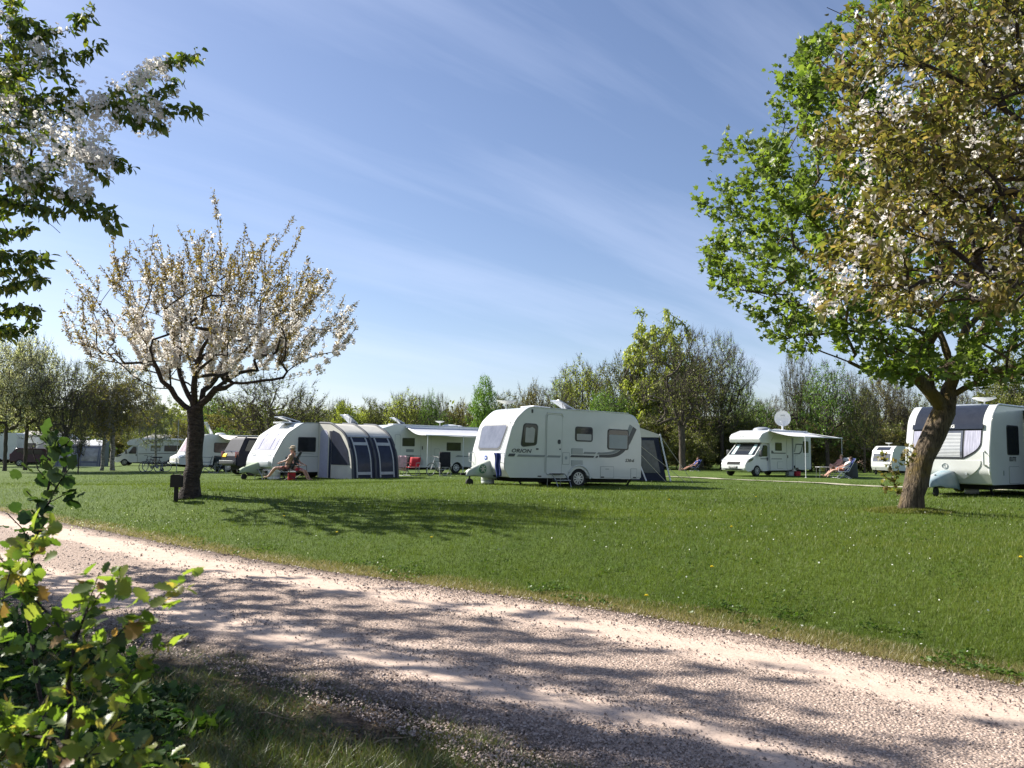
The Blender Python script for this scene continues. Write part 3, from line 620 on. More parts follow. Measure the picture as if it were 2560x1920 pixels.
# --- cherry overhanging from the right, trunk outside the frame
sk = Skel(7); sk.pw = 1.15; bx, by = 6.9, 8.3; b = np.array([bx, by, g1(bx, by)-.05]); tr = [b, (6.85, 8.3, 1.2), (6.8, 8.25, 2.1), (6.7, 8.2, 2.7)]
sk.limb(tr, jit=.01)
for pts, o in [([(1900, 700), (1560, 900), (1480, 870), (1380, 860)], (8.2, 7.6)), ([(1585, 600), (1500, 440), (1400, 400), (1300, 400), (1150, 310), (1000, 250), (870, 170), (760, 80), (705, 10)], (7.4, 6.0)),
               ([(1560, 900), (1300, 870), (1130, 910), (1000, 880), (820, 830), (700, 720), (570, 640)], (7.6, 6.6)), ([(1900, 1180), (1600, 1200), (1350, 1310), (1230, 1260), (1060, 1215), (900, 1230), (640, 1240)], (8, 6.4)),
               ([(1230, 1270), (1100, 1290), (1000, 1390)], (7, 6.2)), ([(1585, 670), (1450, 670), (1350, 680), (1200, 700), (980, 590), (800, 440), (620, 440)], (7.6, 6.4)), ([(1400, 400), (1250, 260), (1180, 80), (1140, 10)], (7., 6.6)),
               ([(1900, 200), (1560, 60), (1460, 10), (1300, -120)], (7.6, 6.8)), ([(1560, 140), (1430, 110), (1330, 130)], (7.2, 6.6)), ([(1900, 950), (1500, 1040), (1150, 1000), (880, 960), (720, 975)], (7.8, 6.0)), ([(1350, 1310), (1330, 1420), (1240, 1530)], (6.8, 6.3))]:
    o = list(np.interp(np.linspace(0, 1, len(pts)), [0, 1], o)); pl = [W(*zt(*p), k) for p, k in zip(pts, o)]
    if pts[0][0] >= 1885: pl = [np.array([6.7, 8.2, 2.7])]+pl
    elif pts[0][0] == 1585: pl = [np.array([6.3, 8.1, 4.0])]+pl
    sk.limb(pl, jit=.02)
tg = []; co = np.array([6.6, 8.1, 3.0])
while len(tg) < 470:
    x = rgc.uniform(480, 1750); yy = rgc.uniform(-120, 1480)
    l = float(np.interp(yy, [-120, 10, 170, 290, 450, 560, 650, 850, 1000, 1150, 1300, 1400, 1480], [1350, 1150, 900, 830, 740, 800, 720, 780, 720, 740, 640, 680, 950]))
    bot = float(np.interp(x, [480, 620, 1000, 1250, 1600], [1380, 1400, 1390, 1480, 1400]))
    if x < l+30 or yy > bot: continue
    if vnoise(np.array([x]), np.array([yy]), .008, 9)[0] < .38: continue
    tg.append(W(*zt(x, yy), rgc.uniform(5.6, 8.8)))
tg += list(ell(rgc, 130, (7.6, 8.4, 4.6), (2.6, 2.4, 2.0)))
tips = sk.grow(np.array(tg), co, step=.18, jit=.04, lift=.0)
sh = sk.shoots(tips, lambda p: norm(p-co)*.9+np.array([-.25, -.1, .15]), .42, step=.09, jit=.3)
sk.radii(.16, .0032, 2.3); th = sk.thin(.010)
M_LEAF_OV = leafmat('olive_copper_leaf', [(.06, .055, .018), (.11, .09, .03), (.17, .12, .05), (.13, .12, .032), (.15, .15, .04), (.27, .17, .10)], trans=.5, gloss=.02, rough=.45)
lv = merge([leaves_on(sk, np.array(sh), 11000, T_CHERRY, .08, droop=.5, spread=.03), leaves_on(sk, th, 5000, T_CHERRY, .075, droop=.5, spread=.045)])
pz = sk.P[th]; den = vnoise(pz[:, 0]*1.1, pz[:, 2]*1.1, 1.0, 6); wgt = np.clip(den-.42, 0, 1)**1.3+.004; cc = pz[rgc.choice(len(th), 300, p=wgt/wgt.sum())]
wb = [W(*zt(*p), 6.4) for p in [(1340, 650), (1300, 670), (1380, 640), (1360, 690), (1250, 690), (920, 440), (850, 460), (1080, 400), (1030, 510), (850, 560), (820, 950), (840, 940), (870, 680), (840, 750), (800, 1240), (780, 1260), (1180, 790), (1330, 820), (1110, 470), (680, 1410), (640, 1400), (1540, 80), (1570, 160), (1230, 40)]]
cc = np.concatenate([cc, np.repeat(np.array(wb), 4, 0)+rgc.normal(0, .06, (4*len(wb), 3))])
fl = blossom(sk, cc, 9, .075, .038, rgc)
make_tree('cherry_tree', 'olive and copper leaved cherry with white blossom overhanging from the right edge', sk, lv, M_BARK_CH, M_LEAF_OV, flowers=fl)

# --- cherry at the left edge
sk = Skel(9); sk.pw = 1.2; bx, by = -8.4, 9.4; b = np.array([bx, by, g1(bx, by)-.05])
sk.limb([b, (-8.35, 9.4, 1.0), (-8.15, 9.2, 1.8), (-7.9, 9.0, 2.3)], jit=.01)
shoot_ids = []
for pts, yy, lf in [([(-400, 700), (0, 200), (60, 150), (150, 180), (300, 150), (400, 100), (460, 30)], (8.2, 6.8), 1), ([(-400, 600), (0, 420), (100, 340), (180, 290), (350, 260), (500, 215)], (8, 6.9), 1),
                (([(-400, 560), (0, 515), (200, 540), (350, 530), (480, 490), (620, 400), (750, 330), (860, 285), (950, 250)]), (8, 6.6), 1), ([(350, 530), (450, 515), (600, 500), (760, 530), (960, 530)], (7.4, 6.6), 1),
                ([(600, 500), (720, 465), (800, 430), (865, 385)], (7.2, 6.5), 1), ([(-400, 650), (0, 620), (200, 610), (400, 570)], (8, 7.1), 0), ([(-400, 880), (0, 810), (150, 808), (260, 770), (380, 715), (540, 775), (630, 810)], (8, 6.7), 1),
                ([(90, 812), (150, 900), (300, 925), (450, 970), (575, 1025)], (7.5, 6.8), 1), ([(300, 925), (380, 1000), (560, 1090)], (7.2, 6.6), 1), ([(-300, 980), (0, 960), (150, 1000), (280, 1022)], (8, 6.9), 1),
                ([(0, 985), (180, 1030), (285, 1120)], (7.6, 7.0), 0), ([(-300, 1180), (0, 1130), (160, 1100)], (8, 7.1), 1), ([(-300, 1250), (0, 1232), (120, 1240), (240, 1240)], (8, 6.9), 1),
                ([(-300, 1420), (0, 1400), (80, 1350), (200, 1345)], (8, 7.), 1), ([(-300, 1520), (0, 1500), (170, 1478)], (7.8, 7.), 1), ([(-300, 1560), (0, 1582), (80, 1600), (178, 1572)], (7.8, 7.), 1),
                ([(-300, 300), (0, 272), (100, 270), (200, 240), (220, 130)], (8, 7.4), 1), ([(0, 515), (150, 480), (250, 462), (360, 418)], (7.9, 7.1), 1), ([(380, 715), (450, 800), (510, 850)], (7., 6.8), 1),
                ([(540, 520), (640, 580), (785, 600)], (7., 6.6), 1), ([(-300, 100), (0, 60), (60, 10), (90, -60)], (8.2, 7.3), 1), ([(0, 200), (50, 100), (210, 130)], (8., 7.1), 1), ([(180, 290), (260, 320), (345, 370)], (7.4, 7.1), 1), ([(-200, 1330), (0, 1300), (150, 1300), (210, 1350)], (7.9, 7.3), 1)]:
    o = np.interp(np.linspace(0, 1, len(pts)), [0, 1], yy); pl = [W(*zf(*p), k) for p, k in zip(pts, o)]
    if pts[0][0] < 0: pl = [np.array([-7.9, 9.0, 2.3]), np.array([-7.3, 8.6, (2.3+pl[0][2])/2])]+pl
    n0 = sk.n; ids = sk.limb(pl, step=.12, jit=.012)
    if lf: shoot_ids += [i for i in ids if W(0, 0, 1)[0] < 9 and (sk.P[i][0]/sk.P[i][1]) > -.66]
nvis = sk.n
tg = list(ell(rgc, 950, (-8.5, 9.9, 5.4), (3.9, 3.9, 3.0)))
tg = np.array([p for p in tg if p[0]/p[1] < -.66])
tips = sk.grow(tg, np.array([-7.6, 8.6, 2.4]), step=.22, jit=.05, lift=.0)
s2 = sk.shoots(tips, lambda p: norm(p-np.array([-7.8, 8.6, 3.])), .4, jit=.3)
# a few inner fillers between the visible shoots
tg = []
while len(tg) < 75:
    x = rgc.uniform(-60, 430); yy = rgc.uniform(0, 1030); lim = float(np.interp(yy, [0, 250, 500, 750, 950, 1030], [200, 170, 330, 420, 260, 180]))
    if x < lim: tg.append(W(*zf(x, yy), rgc.uniform(7.0, 8.6)))
t3 = sk.grow(np.array(tg), np.array([-7.6, 8.6, 2.4]), step=.15, jit=.04); s3 = sk.shoots(t3, lambda p: np.array([.8, -.3, .3]), .28, step=.08, jit=.4)
sk.radii(.17, .0030, 2.35)
lv = merge([leaves_on(sk, np.array(shoot_ids), 3300, T_CHERRY, .085, droop=.7, spread=.022), leaves_on(sk, np.array(s3), 900, T_CHERRY, .085, droop=.7, spread=.03),
            leaves_on(sk, np.array(s2), 27000, T_CHERRY, .11, droop=.6, spread=.04)])
bl = []
def along(p, q, n, Y, sp):
    for i in range(n):
        t_ = rgc.random(); bl.append(W(*zf(p[0]+(q[0]-p[0])*t_, p[1]+(q[1]-p[1])*t_), Y)+rgc.normal(0, sp, 3))
for p_, q_, n_, Y_, sp_ in [((650, 395), (830, 310), 26, 6.75, .045), ((390, 540), (590, 510), 40, 7.0, .11), ((590, 520), (790, 545), 34, 6.8, .075), ((320, 640), (400, 800), 46, 6.9, .12), ((420, 690), (530, 780), 26, 6.8, .06),
                            ((130, 860), (260, 890), 26, 7.2, .08), ((330, 850), (420, 940), 24, 6.9, .07), ((160, 240), (270, 300), 20, 7.2, .08), ((0, 430), (130, 560), 34, 7.6, .12), ((0, 680), (100, 750), 24, 7.6, .12), ((200, 620), (300, 700), 20, 7.2, .1), ((60, 560), (340, 600), 16, 7.4, .07), ((0, 60), (40, 180), 10, 7.6, .06), ((0, 830), (60, 860), 8, 7.6, .06)]:
    along(p_, q_, n_, Y_, sp_)
bl += list(sk.P[rgc.choice(np.array(s2), 700)])
fl = blossom(sk, np.array(bl), 13, .052, .036, rgc)
make_tree('cherry_tree', 'cherry reaching in from the left edge with drooping green leaves and balls of white blossom', sk, lv, M_BARK_CH, M_LEAF_CH, flowers=fl)

# --- foreground hawthorn and currant shrubs
def v2s(x, y): return (x*1.1573, y*1.1573)
def shrub(name, label, stems, Y, leaft, lm, nleaf, ls, rt, r0, foot, seed, droop=.2, extra=None, barkm=None):
    sk = Skel(seed); rgs = sk.rg; ids = []
    for k_, pts in enumerate(stems):
        yo = [p[2] if len(p) > 2 else Y for p in pts]; pl = [W(*v2s(p[0], p[1]), y) for p, y in zip(pts, yo)]
        if k_ == 0: pl = [np.array([foot[0], foot[1], g1(*foot)-.02])]+pl
        i_ = sk.limb(pl, step=.03 if Y < 2 else .06, jit=.0015); ids += i_ if k_ else i_[len(i_)//2:]
    sk.radii(r0, rt, 2.2); ids = np.array([i for i in ids if sk.par[i] >= 0 and sk.P[i][2] > .5])
    lv = leaves_on(sk, ids, nleaf, leaft, ls, droop=droop, spread=ls*.32, upn=.75)
    if extra: lv = merge([lv]+[leaves_on(sk, ids, extra[0], extra[1], extra[2], droop=0, spread=ls*.2)])
    return make_tree(name, label, sk, lv, barkm or M_BARK_CH, lm, cat='shrub', flare=0, rough=.1)
M_HAW = leafmat('hawthorn_leaf', [(.035, .06, .014), (.06, .095, .018), (.085, .125, .022), (.12, .165, .028), (.155, .19, .035), (.17, .20, .04), (.19, .19, .05), (.26, .13, .06)], trans=.55, gloss=.03, rough=.4, tb=1.9)
shrub('hawthorn_shrub', 'out of focus yellow green hawthorn shoots with red tips close at the bottom left', [
    [(140, 1950), (142, 1640), (150, 1500), (158, 1390), (180, 1330), (200, 1280), (214, 1235)],
    [(153, 1480), (200, 1420), (250, 1370, 1.02), (310, 1325, .98), (360, 1285, .96), (402, 1252, .95)], [(150, 1545), (220, 1510), (280, 1460, 1.02), (340, 1410, 1.0), (380, 1370, .98)],
    [(158, 1395), (110, 1330, 1.15), (60, 1270, 1.18), (20, 1230), (-20, 1180)], [(60, 1275, 1.18), (70, 1210, 1.15), (75, 1165, 1.1), (95, 1135, 1.1)], [(142, 1640), (200, 1632, 1.05), (280, 1622, 1.), (350, 1612, .97)],
    [(145, 1600), (80, 1590, 1.15), (20, 1585, 1.2), (-30, 1570)], [(200, 1632, 1.05), (260, 1540, 1.), (300, 1480, .98)], [(20, 1585, 1.2), (-10, 1520), (-20, 1440)], [(-60, 1700), (-30, 1450), (0, 1330), (20, 1230)],
    [(60, 1700), (50, 1650), (40, 1600)], [(142, 1700), (230, 1680), (330, 1660), (420, 1655)], [(180, 1330), (225, 1270, 1.05), (262, 1225, 1.0)], [(-60, 1700), (10, 1640), (70, 1560), (110, 1500)]],
    1.1, T_HAW, M_HAW, 500, .027, .0010, .0065, (-.52, 1.08), 21, droop=.12, extra=(160, T_HAW, .018))
M_CUR = leafmat('currant_leaf', [(.03, .06, .018), (.045, .085, .025), (.07, .115, .035), (.12, .16, .06)], trans=.35, gloss=.02, rough=.5, tb=1.2)
shrub('currant_bush', 'tall dark leaved currant stems standing between the hawthorn and the road on the left', [
    [(50, 1260), (75, 1180), (92, 1120), (104, 1060), (112, 1010), (118, 960), (122, 935)], [(92, 1120), (104, 1075), (125, 1040), (150, 1005), (165, 995)], [(104, 1060), (85, 1020), (72, 985), (68, 965)], [(112, 1010), (135, 975), (150, 950)],
    [(75, 1180), (55, 1150), (30, 1120), (15, 1110)], [(92, 1120), (80, 1085), (55, 1060)], [(110, 1080), (135, 1068), (155, 1060)], [(55, 1230), (70, 1215), (85, 1218)], [(20, 1290), (40, 1200), (60, 1150)], [(118, 975), (105, 950), (95, 945)]],
    3.0, T_ROUND, M_CUR, 95, .056, .0022, .009, (-1.52, 2.95), 23, droop=.15)
# ------------------------------------------------------------------ background trees (shared kinds, each tree its own object)
TWIGM = mat('twig_grey', (.13, .105, .078), .95, var=.3, scale=2)
BGL = {
 'green': leafmat('bg_green', [(0.0856, 0.16, 0.0322), (0.139, 0.237, 0.0428), (0.215, 0.311, 0.0643)], trans=.35, gloss=.03),
 'olive': leafmat('bg_olive', [(0.0856, 0.107, 0.0343), (0.15, 0.16, 0.0428), (0.215, 0.215, 0.0643)], trans=.32, gloss=.03),
 'pale': leafmat('bg_pale', [(0.183, 0.246, 0.075), (0.257, 0.332, 0.107), (0.343, 0.407, 0.139)], trans=.38, gloss=.03),
 'brown': leafmat('bg_brown', [(0.128, 0.107, 0.0428), (0.215, 0.171, 0.0599), (0.215, 0.215, 0.0643)], trans=.32, gloss=.03),
 'yellow': leafmat('bg_yellow', [(.19, .22, .05), (.29, .31, .07), (.38, .39, .10)], trans=.42, gloss=.03),
 'dark': leafmat('bg_dark', [(0.0257, 0.0556, 0.0192), (0.0428, 0.0856, 0.0257), (0.075, 0.118, 0.0386)], trans=.15, gloss=.03),
 'flower': leafmat('bg_flower', [(.09, .11, .03), (.15, .15, .06), (.45, .41, .36), (.60, .56, .50), (.70, .66, .60)], trans=.35, gloss=.03),
}
PROTO = {}
def proto(kind, seed=0):
    """returns trunk mesh, crown mesh, height, width; all ten metres tall"""
    key = (kind, seed)
    if key in PROTO: return PROTO[key]
    rg_ = np.random.default_rng(seed*13+hash_(kind)); sk = Skel(seed+hash_(kind) % 97)
    cfg = dict(bare=(3.3, (4.2, 4.2, 3.7), (0, 0, 6.3), 330, 6500, 3200, .15), airy=(2.5, (2.9, 2.9, 4.2), (0, 0, 5.8), 260, 4200, 5200, .17), dense=(2.0, (2.6, 2.6, 4.2), (0, 0, 5.8), 240, 1500, 12500, .18),
               birch=(3.6, (3.0, 3.0, 3.6), (0, 0, 6.4), 300, 7000, 12000, .13), willow=(2.2, (3.0, 3.0, 4.6), (0, 0, 5.4), 320, 3500, 22000, .19), bushy=(.5, (3.9, 3.9, 5.0), (0, 0, 4.9), 300, 5500, 11500, .24),
               cherrybg=(3.3, (4.3, 4.3, 3.4), (0, 0, 6.6), 320, 3500, 12500, .17))
    if kind == 'conifer':
        sk.limb([(0, 0, 0), (0, 0, 5), (0, 0, 9.9)], step=.5); sk.radii(.18, .02); wv, wf = sk.wood(flare=.2)
        n = 16000; h = rg_.random(n)**1.15*9.6+.3; a = rg_.uniform(0, 2*PI, n); rmax = (10-h)*.26*(1+.25*np.sin(h*5+a*2)); r_ = rmax*rg_.random(n)**.4
        pos = np.stack([r_*np.cos(a), r_*np.sin(a), h], 1); ax = np.stack([np.cos(a), np.sin(a), np.full(n, -.3)], 1)+rg_.normal(0, .3, (n, 3))
        c = scatter(*T_DIAM, pos, ax, np.array([0, 0, 1.])+rg_.normal(0, .4, (n, 3)), .34*rg_.uniform(.6, 1.3, n), rg_.random(n))
        tm = mesh_np('conifer_trunk', wv, wf, smooth=True); cmn = mesh_np('conifer_crown', *c[:3], c[3]); PROTO[key] = (tm, cmn, 10., 5.2); return PROTO[key]
    hb, rad, cen, nt_, ntw, nlf, ls = cfg[kind]
    lean = rg_.uniform(-.3, .3, 2)
    if kind == 'bushy':
        sk.limb([(0, 0, -.1), (0, 0, .5)])
        for k in range(7): a = k*.9; sk.limb([(0, 0, .4), (.8*math.cos(a), .8*math.sin(a), 2.0), (1.6*math.cos(a), 1.6*math.sin(a), 4.)], step=.5)
    elif kind == 'bare':
        sk.limb([(0, 0, -.1), (.05, 0, 1.2), (lean[0]*.3, 0, hb)], step=.4)
        for k in range(6):
            a = k*1.05+rg_.uniform(-.2, .2); q = rg_.uniform(.5, 1.1); sk.limb([(lean[0]*.3, 0, hb-.3), (q*math.cos(a), q*math.sin(a), hb+1.2), (1.9*q*math.cos(a), 1.9*q*math.sin(a), hb+3.2)], step=.4)
    else:
        sk.limb([(0, 0, -.1), (lean[0]*.4, lean[1]*.4, 2.5), (lean[0], lean[1], 5.5), (lean[0]*.8, 0, 8.8)], step=.45)
    # lumpy crown: targets gather in sub-lobes
    lob = ell(rg_, 16, cen, np.array(rad)*.8); tg = []
    for _ in range(nt_):
        if rg_.random() < .55: p = lob[rg_.integers(len(lob))]+rg_.normal(0, .75, 3)
        else: p = ell(rg_, 1, cen, rad)[0]
        q = (p-np.array(cen))/np.array(rad)
        if np.linalg.norm(q) < 1.08 and p[2] > max(.25, hb*.75): tg.append(p)
    base_ = np.array([0, 0, hb*.6]); tips = sk.grow(np.array(tg), base_, step=.4, jit=.06, lift=-.05 if kind != 'willow' else .2)
    droopy = kind in ('birch', 'willow')
    od = (lambda p: np.array([0, 0, -1.])+norm(p-base_)*.5) if droopy else (lambda p: norm(p-base_)+np.array([0, 0, .35]))
    sh = sk.shoots(tips, od, .75, step=.3, jit=.35); rt = .012
    sk.radii(dict(bare=.24, bushy=.10, birch=.15, willow=.26).get(kind, .19), rt, 2.35); wv, wf = sk.wood(flare=.4)
    th = sk.thin(.03); ids = np.concatenate([np.array(sh), th])
    i = rg_.choice(ids, ntw); d = sk.dirs(i)+rg_.normal(0, .55, (ntw, 3)); d[:, 2] += -.9 if droopy else .25
    tw = scatter(*T_TWIG, sk.P[i], d, rg_.normal(0, 1, (ntw, 3)), rg_.uniform(.3, .95 if not kind == 'birch' else .7, ntw), rg_.random(ntw), ysc=np.full(ntw, .8))
    wp = (wv, wf.ravel(), np.full(len(wf), 4, np.int32), np.zeros(len(wv)))
    allw = merge([wp, tw]); tm = mesh_np(kind+'_trunk', *allw[:3], None, smooth=False)
    lv = leaves_on(sk, ids, nlf, T_DIAM, ls, droop=.8 if droopy else .1, spread=.17 if kind != 'willow' else .12, sv=.45)
    cmn = mesh_np(kind+'_crown', *lv[:3], lv[3]); PROTO[key] = (tm, cmn, 10., 2*rad[0]+.8); return PROTO[key]
def hash_(s): return sum((i+1)*ord(c) for i, c in enumerate(s)) % 1000
_bgc = {}
def bgtree(vx, vtop, vw, kind, leaf, Y, label, group=None, name=None, seed=None, vbase=None, bark=None, baseY=None):
    rs = random.Random(int(vx*7+vtop)); seed = rs.randint(0, 1) if seed is None else seed
    tm, cmn, H, Wd = proto(kind, seed); p = G((vbase or vx)*1.1573, Y); top = W(vx*1.1573, vtop*1.1573, Y)[2]
    sz = (top-p[2])/H; sx = vw*1.2*1.1573/F_SRC*Y/Wd
    r = empty(name or {'conifer': 'conifer', 'bushy': 'hedge_shrub', 'willow': 'willow_tree', 'birch': 'birch_tree', 'cherrybg': 'cherry_tree'}.get(kind, 'tree'), (p[0], p[1], p[2]-.03), rs.uniform(0, 6.28), label, 'shrub' if kind == 'bushy' else 'tree', group); r.scale = (sx, sx, sz)
    def sub(nm, me, m):
        k = (me.name, m.name)
        if k not in _bgc:
            me2 = me if not me.materials else me.copy(); 
            if me2.materials: me2.materials.clear()
            me2.materials.append(m); _bgc[k] = me2
        o = bpy.data.objects.new(nm, _bgc[k]); col.objects.link(o); o.parent = r; return o
    sub('trunk', tm, bark or (M_BARK_BI if kind == 'birch' else (M_BARK_BG if kind != 'bushy' else TWIGM))); sub('crown', cmn, BGL[leaf]); return r
BG = [
 (8, 752, 150, 'cherrybg', 'flower', 47, 'blossoming tree at the left frame edge with a dark leaning trunk', 9), (56, 738, 150, 'cherrybg', 'flower', 49, 'blossoming tree with pale trunk second from the left edge, beyond the currant bush', 53),
 (136, 778, 125, 'bare', 'olive', 46, 'nearly bare dark tree behind the currant bush, in front of the grey awning', 138), (168, 905, 40, 'bare', 'olive', 44, 'thin young tree in front of the grey and white awning', 168),
 (218, 790, 130, 'birch', 'brown', 50, 'brown weeping birch with banded white trunk beside the grey awning', 219), (262, 762, 175, 'birch', 'brown', 50.5, 'largest brown weeping birch, just left of the white low profile camper van', 243),
 (335, 850, 85, 'birch', 'olive', 70, 'thin grey green drooping tree behind the middle cherry trunk on its left', None), (395, 905, 60, 'bushy', 'brown', 82, 'brown bush between the far shed and the middle cherry trunk', None),
 (470, 852, 100, 'airy', 'green', 82, 'soft green tree behind the old caravan, left of the spreading bare tree', None), (505, 872, 120, 'bushy', 'brown', 78, 'reddish brown bush behind the dark off road car', None),
 (590, 812, 215, 'bare', 'olive', 60, 'spreading bare tree with dark trunk behind the caravan with blue porch', 578), (650, 868, 90, 'airy', 'olive', 84, 'low olive tree right of the spreading bare tree', None),
 (722, 862, 66, 'bare', 'olive', 95, 'slim leafless tree above the blue porch awning', None), (752, 866, 78, 'bushy', 'yellow', 86, 'rounded yellow green tree above the blue porch awning', None), (805, 862, 80, 'airy', 'olive', 88, 'loose grey green tree between two raised roof lights', None),
 (868, 843, 84, 'airy', 'yellow', 80, 'yellow green feathery tree above the motorhome with the white canopy', None), (900, 858, 70, 'bare', 'brown', 88, 'grey twiggy tree behind the yellow green feathery tree', None), (926, 846, 48, 'airy', 'green', 78, 'narrow fresh green tree left of the dark roof', None), (951, 856, 44, 'bare', 'olive', 86, 'narrow leafless tree just above the dark roof', None),
 (990, 864, 74, 'airy', 'brown', 82, 'brownish tree between the dark roof and the dense green tree', None), (1042, 820, 62, 'dense', 'green', 66, 'dense fresh green tree directly behind the roof aerial of the large caravan', None), (1092, 848, 90, 'airy', 'olive', 78, 'olive tree behind the front roof of the large caravan', None),
 (1148, 824, 74, 'airy', 'brown', 74, 'pale brown tree behind the middle of the large caravan', None), (1208, 838, 86, 'bare', 'olive', 80, 'grey bare tree above the roof light of the large caravan', None), (1262, 776, 118, 'airy', 'yellow', 84, 'pale yellow tree rising behind the rear of the large caravan', None), (1225, 806, 80, 'airy', 'pale', 88, 'lower pale tree left of the pale yellow one', None),
 (1296, 846, 60, 'dense', 'green', 70, 'small bright green tree behind the rear roof of the large caravan', None), (1345, 770, 116, 'airy', 'olive', 76, 'grey green tree just left of the tall yellow willow', None), (1328, 838, 90, 'airy', 'green', 68, 'green tree above the rear blue awning', None),
 (1436, 656, 165, 'willow', 'yellow', 74, 'tallest tree in the row, a yellow green weeping willow', None), (1492, 724, 215, 'bare', 'olive', 62, 'wide bare tree with pale leaning trunk in front of the willow', 1475), (1560, 735, 130, 'bare', 'pale', 70, 'thin round tree with a nest, right of the willow', None),
 (1515, 800, 140, 'airy', 'olive', 68, 'olive tree low behind the pale leaning trunk', None), (1590, 826, 90, 'airy', 'pale', 76, 'pale thin tree right of the bare tree with the nest', None), (1638, 856, 80, 'airy', 'green', 82, 'rounded green tree left of the satellite dish', None), (1672, 862, 74, 'bare', 'brown', 90, 'low brown bare tree above the motorhome roof', None),
 (1728, 752, 72, 'bare', 'olive', 72, 'slender bare tree with a spire top behind the satellite dish', None), (1788, 786, 118, 'airy', 'green', 66, 'light green spreading tree behind the motorhome awning', None), (1752, 830, 80, 'dense', 'green', 74, 'green tree directly behind the satellite dish', None), (1846, 806, 90, 'bare', 'olive', 76, 'grey bare tree right of the light green spreading tree', None),
 (1868, 830, 70, 'airy', 'olive', 64, 'multi stemmed olive tree behind the sunbathing couple', None), (1905, 802, 100, 'airy', 'brown', 78, 'brownish tree between the couple and the maple trunk', None), (1948, 814, 66, 'bare', 'brown', 74, 'thin pale stemmed bare tree left of the maple trunk', None), (1924, 928, 46, 'conifer', 'dark', 72, 'small dark conifer behind the farthest caravan', None),
 (1985, 852, 90, 'airy', 'olive', 84, 'grey olive tree behind the dark roofed caravan left of the trunk', None), (2078, 850, 90, 'bare', 'olive', 74, 'bare tree seen through the fork of the maple', None), (2140, 810, 130, 'bare', 'olive', 70, 'bare tree above the roof of the dark windowed caravan', None), (2200, 770, 130, 'dense', 'olive', 60, 'dark olive tree at the right edge above the near caravan roof', None),
 (-30, 800, 160, 'cherrybg', 'olive', 60, 'dark green tree partly beyond the left edge', None), (100, 860, 110, 'bare', 'olive', 72, 'bare tree above the grey shed roof on the left', None), (2290, 800, 140, 'airy', 'olive', 68, 'tree beyond the right edge', None), (2400, 760, 180, 'bare', 'olive', 66, 'bare tree farther beyond the right edge', None),
]
for b_ in BG: bgtree(b_[0], b_[1], b_[2], b_[3], b_[4], b_[5], b_[6], vbase=b_[7], name='young_tree' if 'young' in b_[6] else None)
rh = random.Random(4)
hx = 425
while hx < 2330:
    top = rh.uniform(903, 938)-(12 if 1150 < hx < 1620 else 0)+(18 if hx < 1000 else 0)
    bgtree(hx, top, rh.uniform(70, 115), 'bushy', rh.choice(['olive', 'olive', 'green', 'brown']), rh.uniform(66, 76), 'leafy shrub in the mixed hedge that closes the field behind the caravans', 'shrubs of the hedge behind the caravans')
    hx += rh.uniform(26, 38)
hx = 440
while hx < 2330:
    bgtree(hx, rh.uniform(875, 908)-(15 if 1150 < hx < 1620 else -10), rh.uniform(70, 110), rh.choice(['airy', 'bare', 'airy']), rh.choice(['olive', 'brown', 'green', 'olive', 'pale']), rh.uniform(80, 96), 'thin spring tree standing in the belt of trees behind the hedge', 'trees of the belt behind the hedge')
    hx += rh.uniform(40, 60)
hx = -120
while hx < 420:
    bgtree(hx, rh.uniform(925, 945), rh.uniform(60, 90), 'bushy', rh.choice(['olive', 'green', 'brown']), rh.uniform(95, 105), 'low shrub in the far hedge behind the sheds on the left', 'shrubs of the far hedge on the left')
    hx += rh.uniform(30, 45)
# distant wood: one mass
n = 110000; X = rg.uniform(-170, 190, n); Y = rg.uniform(112, 150, n); hh = 4.6+3.2*vnoise(X, Y*.3, .07, 3)+2.*vnoise(X, Y, .3, 4); z = gz(X, Y)+hh*rg.random(n)**.8
v, f, s_, rr = scatter(*T_DIAM, np.stack([X, Y, z], 1), rg.normal(0, 1, (n, 3)), rg.normal(0, 1, (n, 3))+np.array([0, 0, .5]), rg.uniform(.3, .8, n), np.clip(vnoise(X, Y, .12, 8)*.8+.3*rg.random(n), 0, 1))
tag(link('distant_wood', mesh_np('distant_wood', v, f, s_, rr), BGL['olive']), 'distant wooded rise behind the whole campsite', 'wood', kind='stuff')
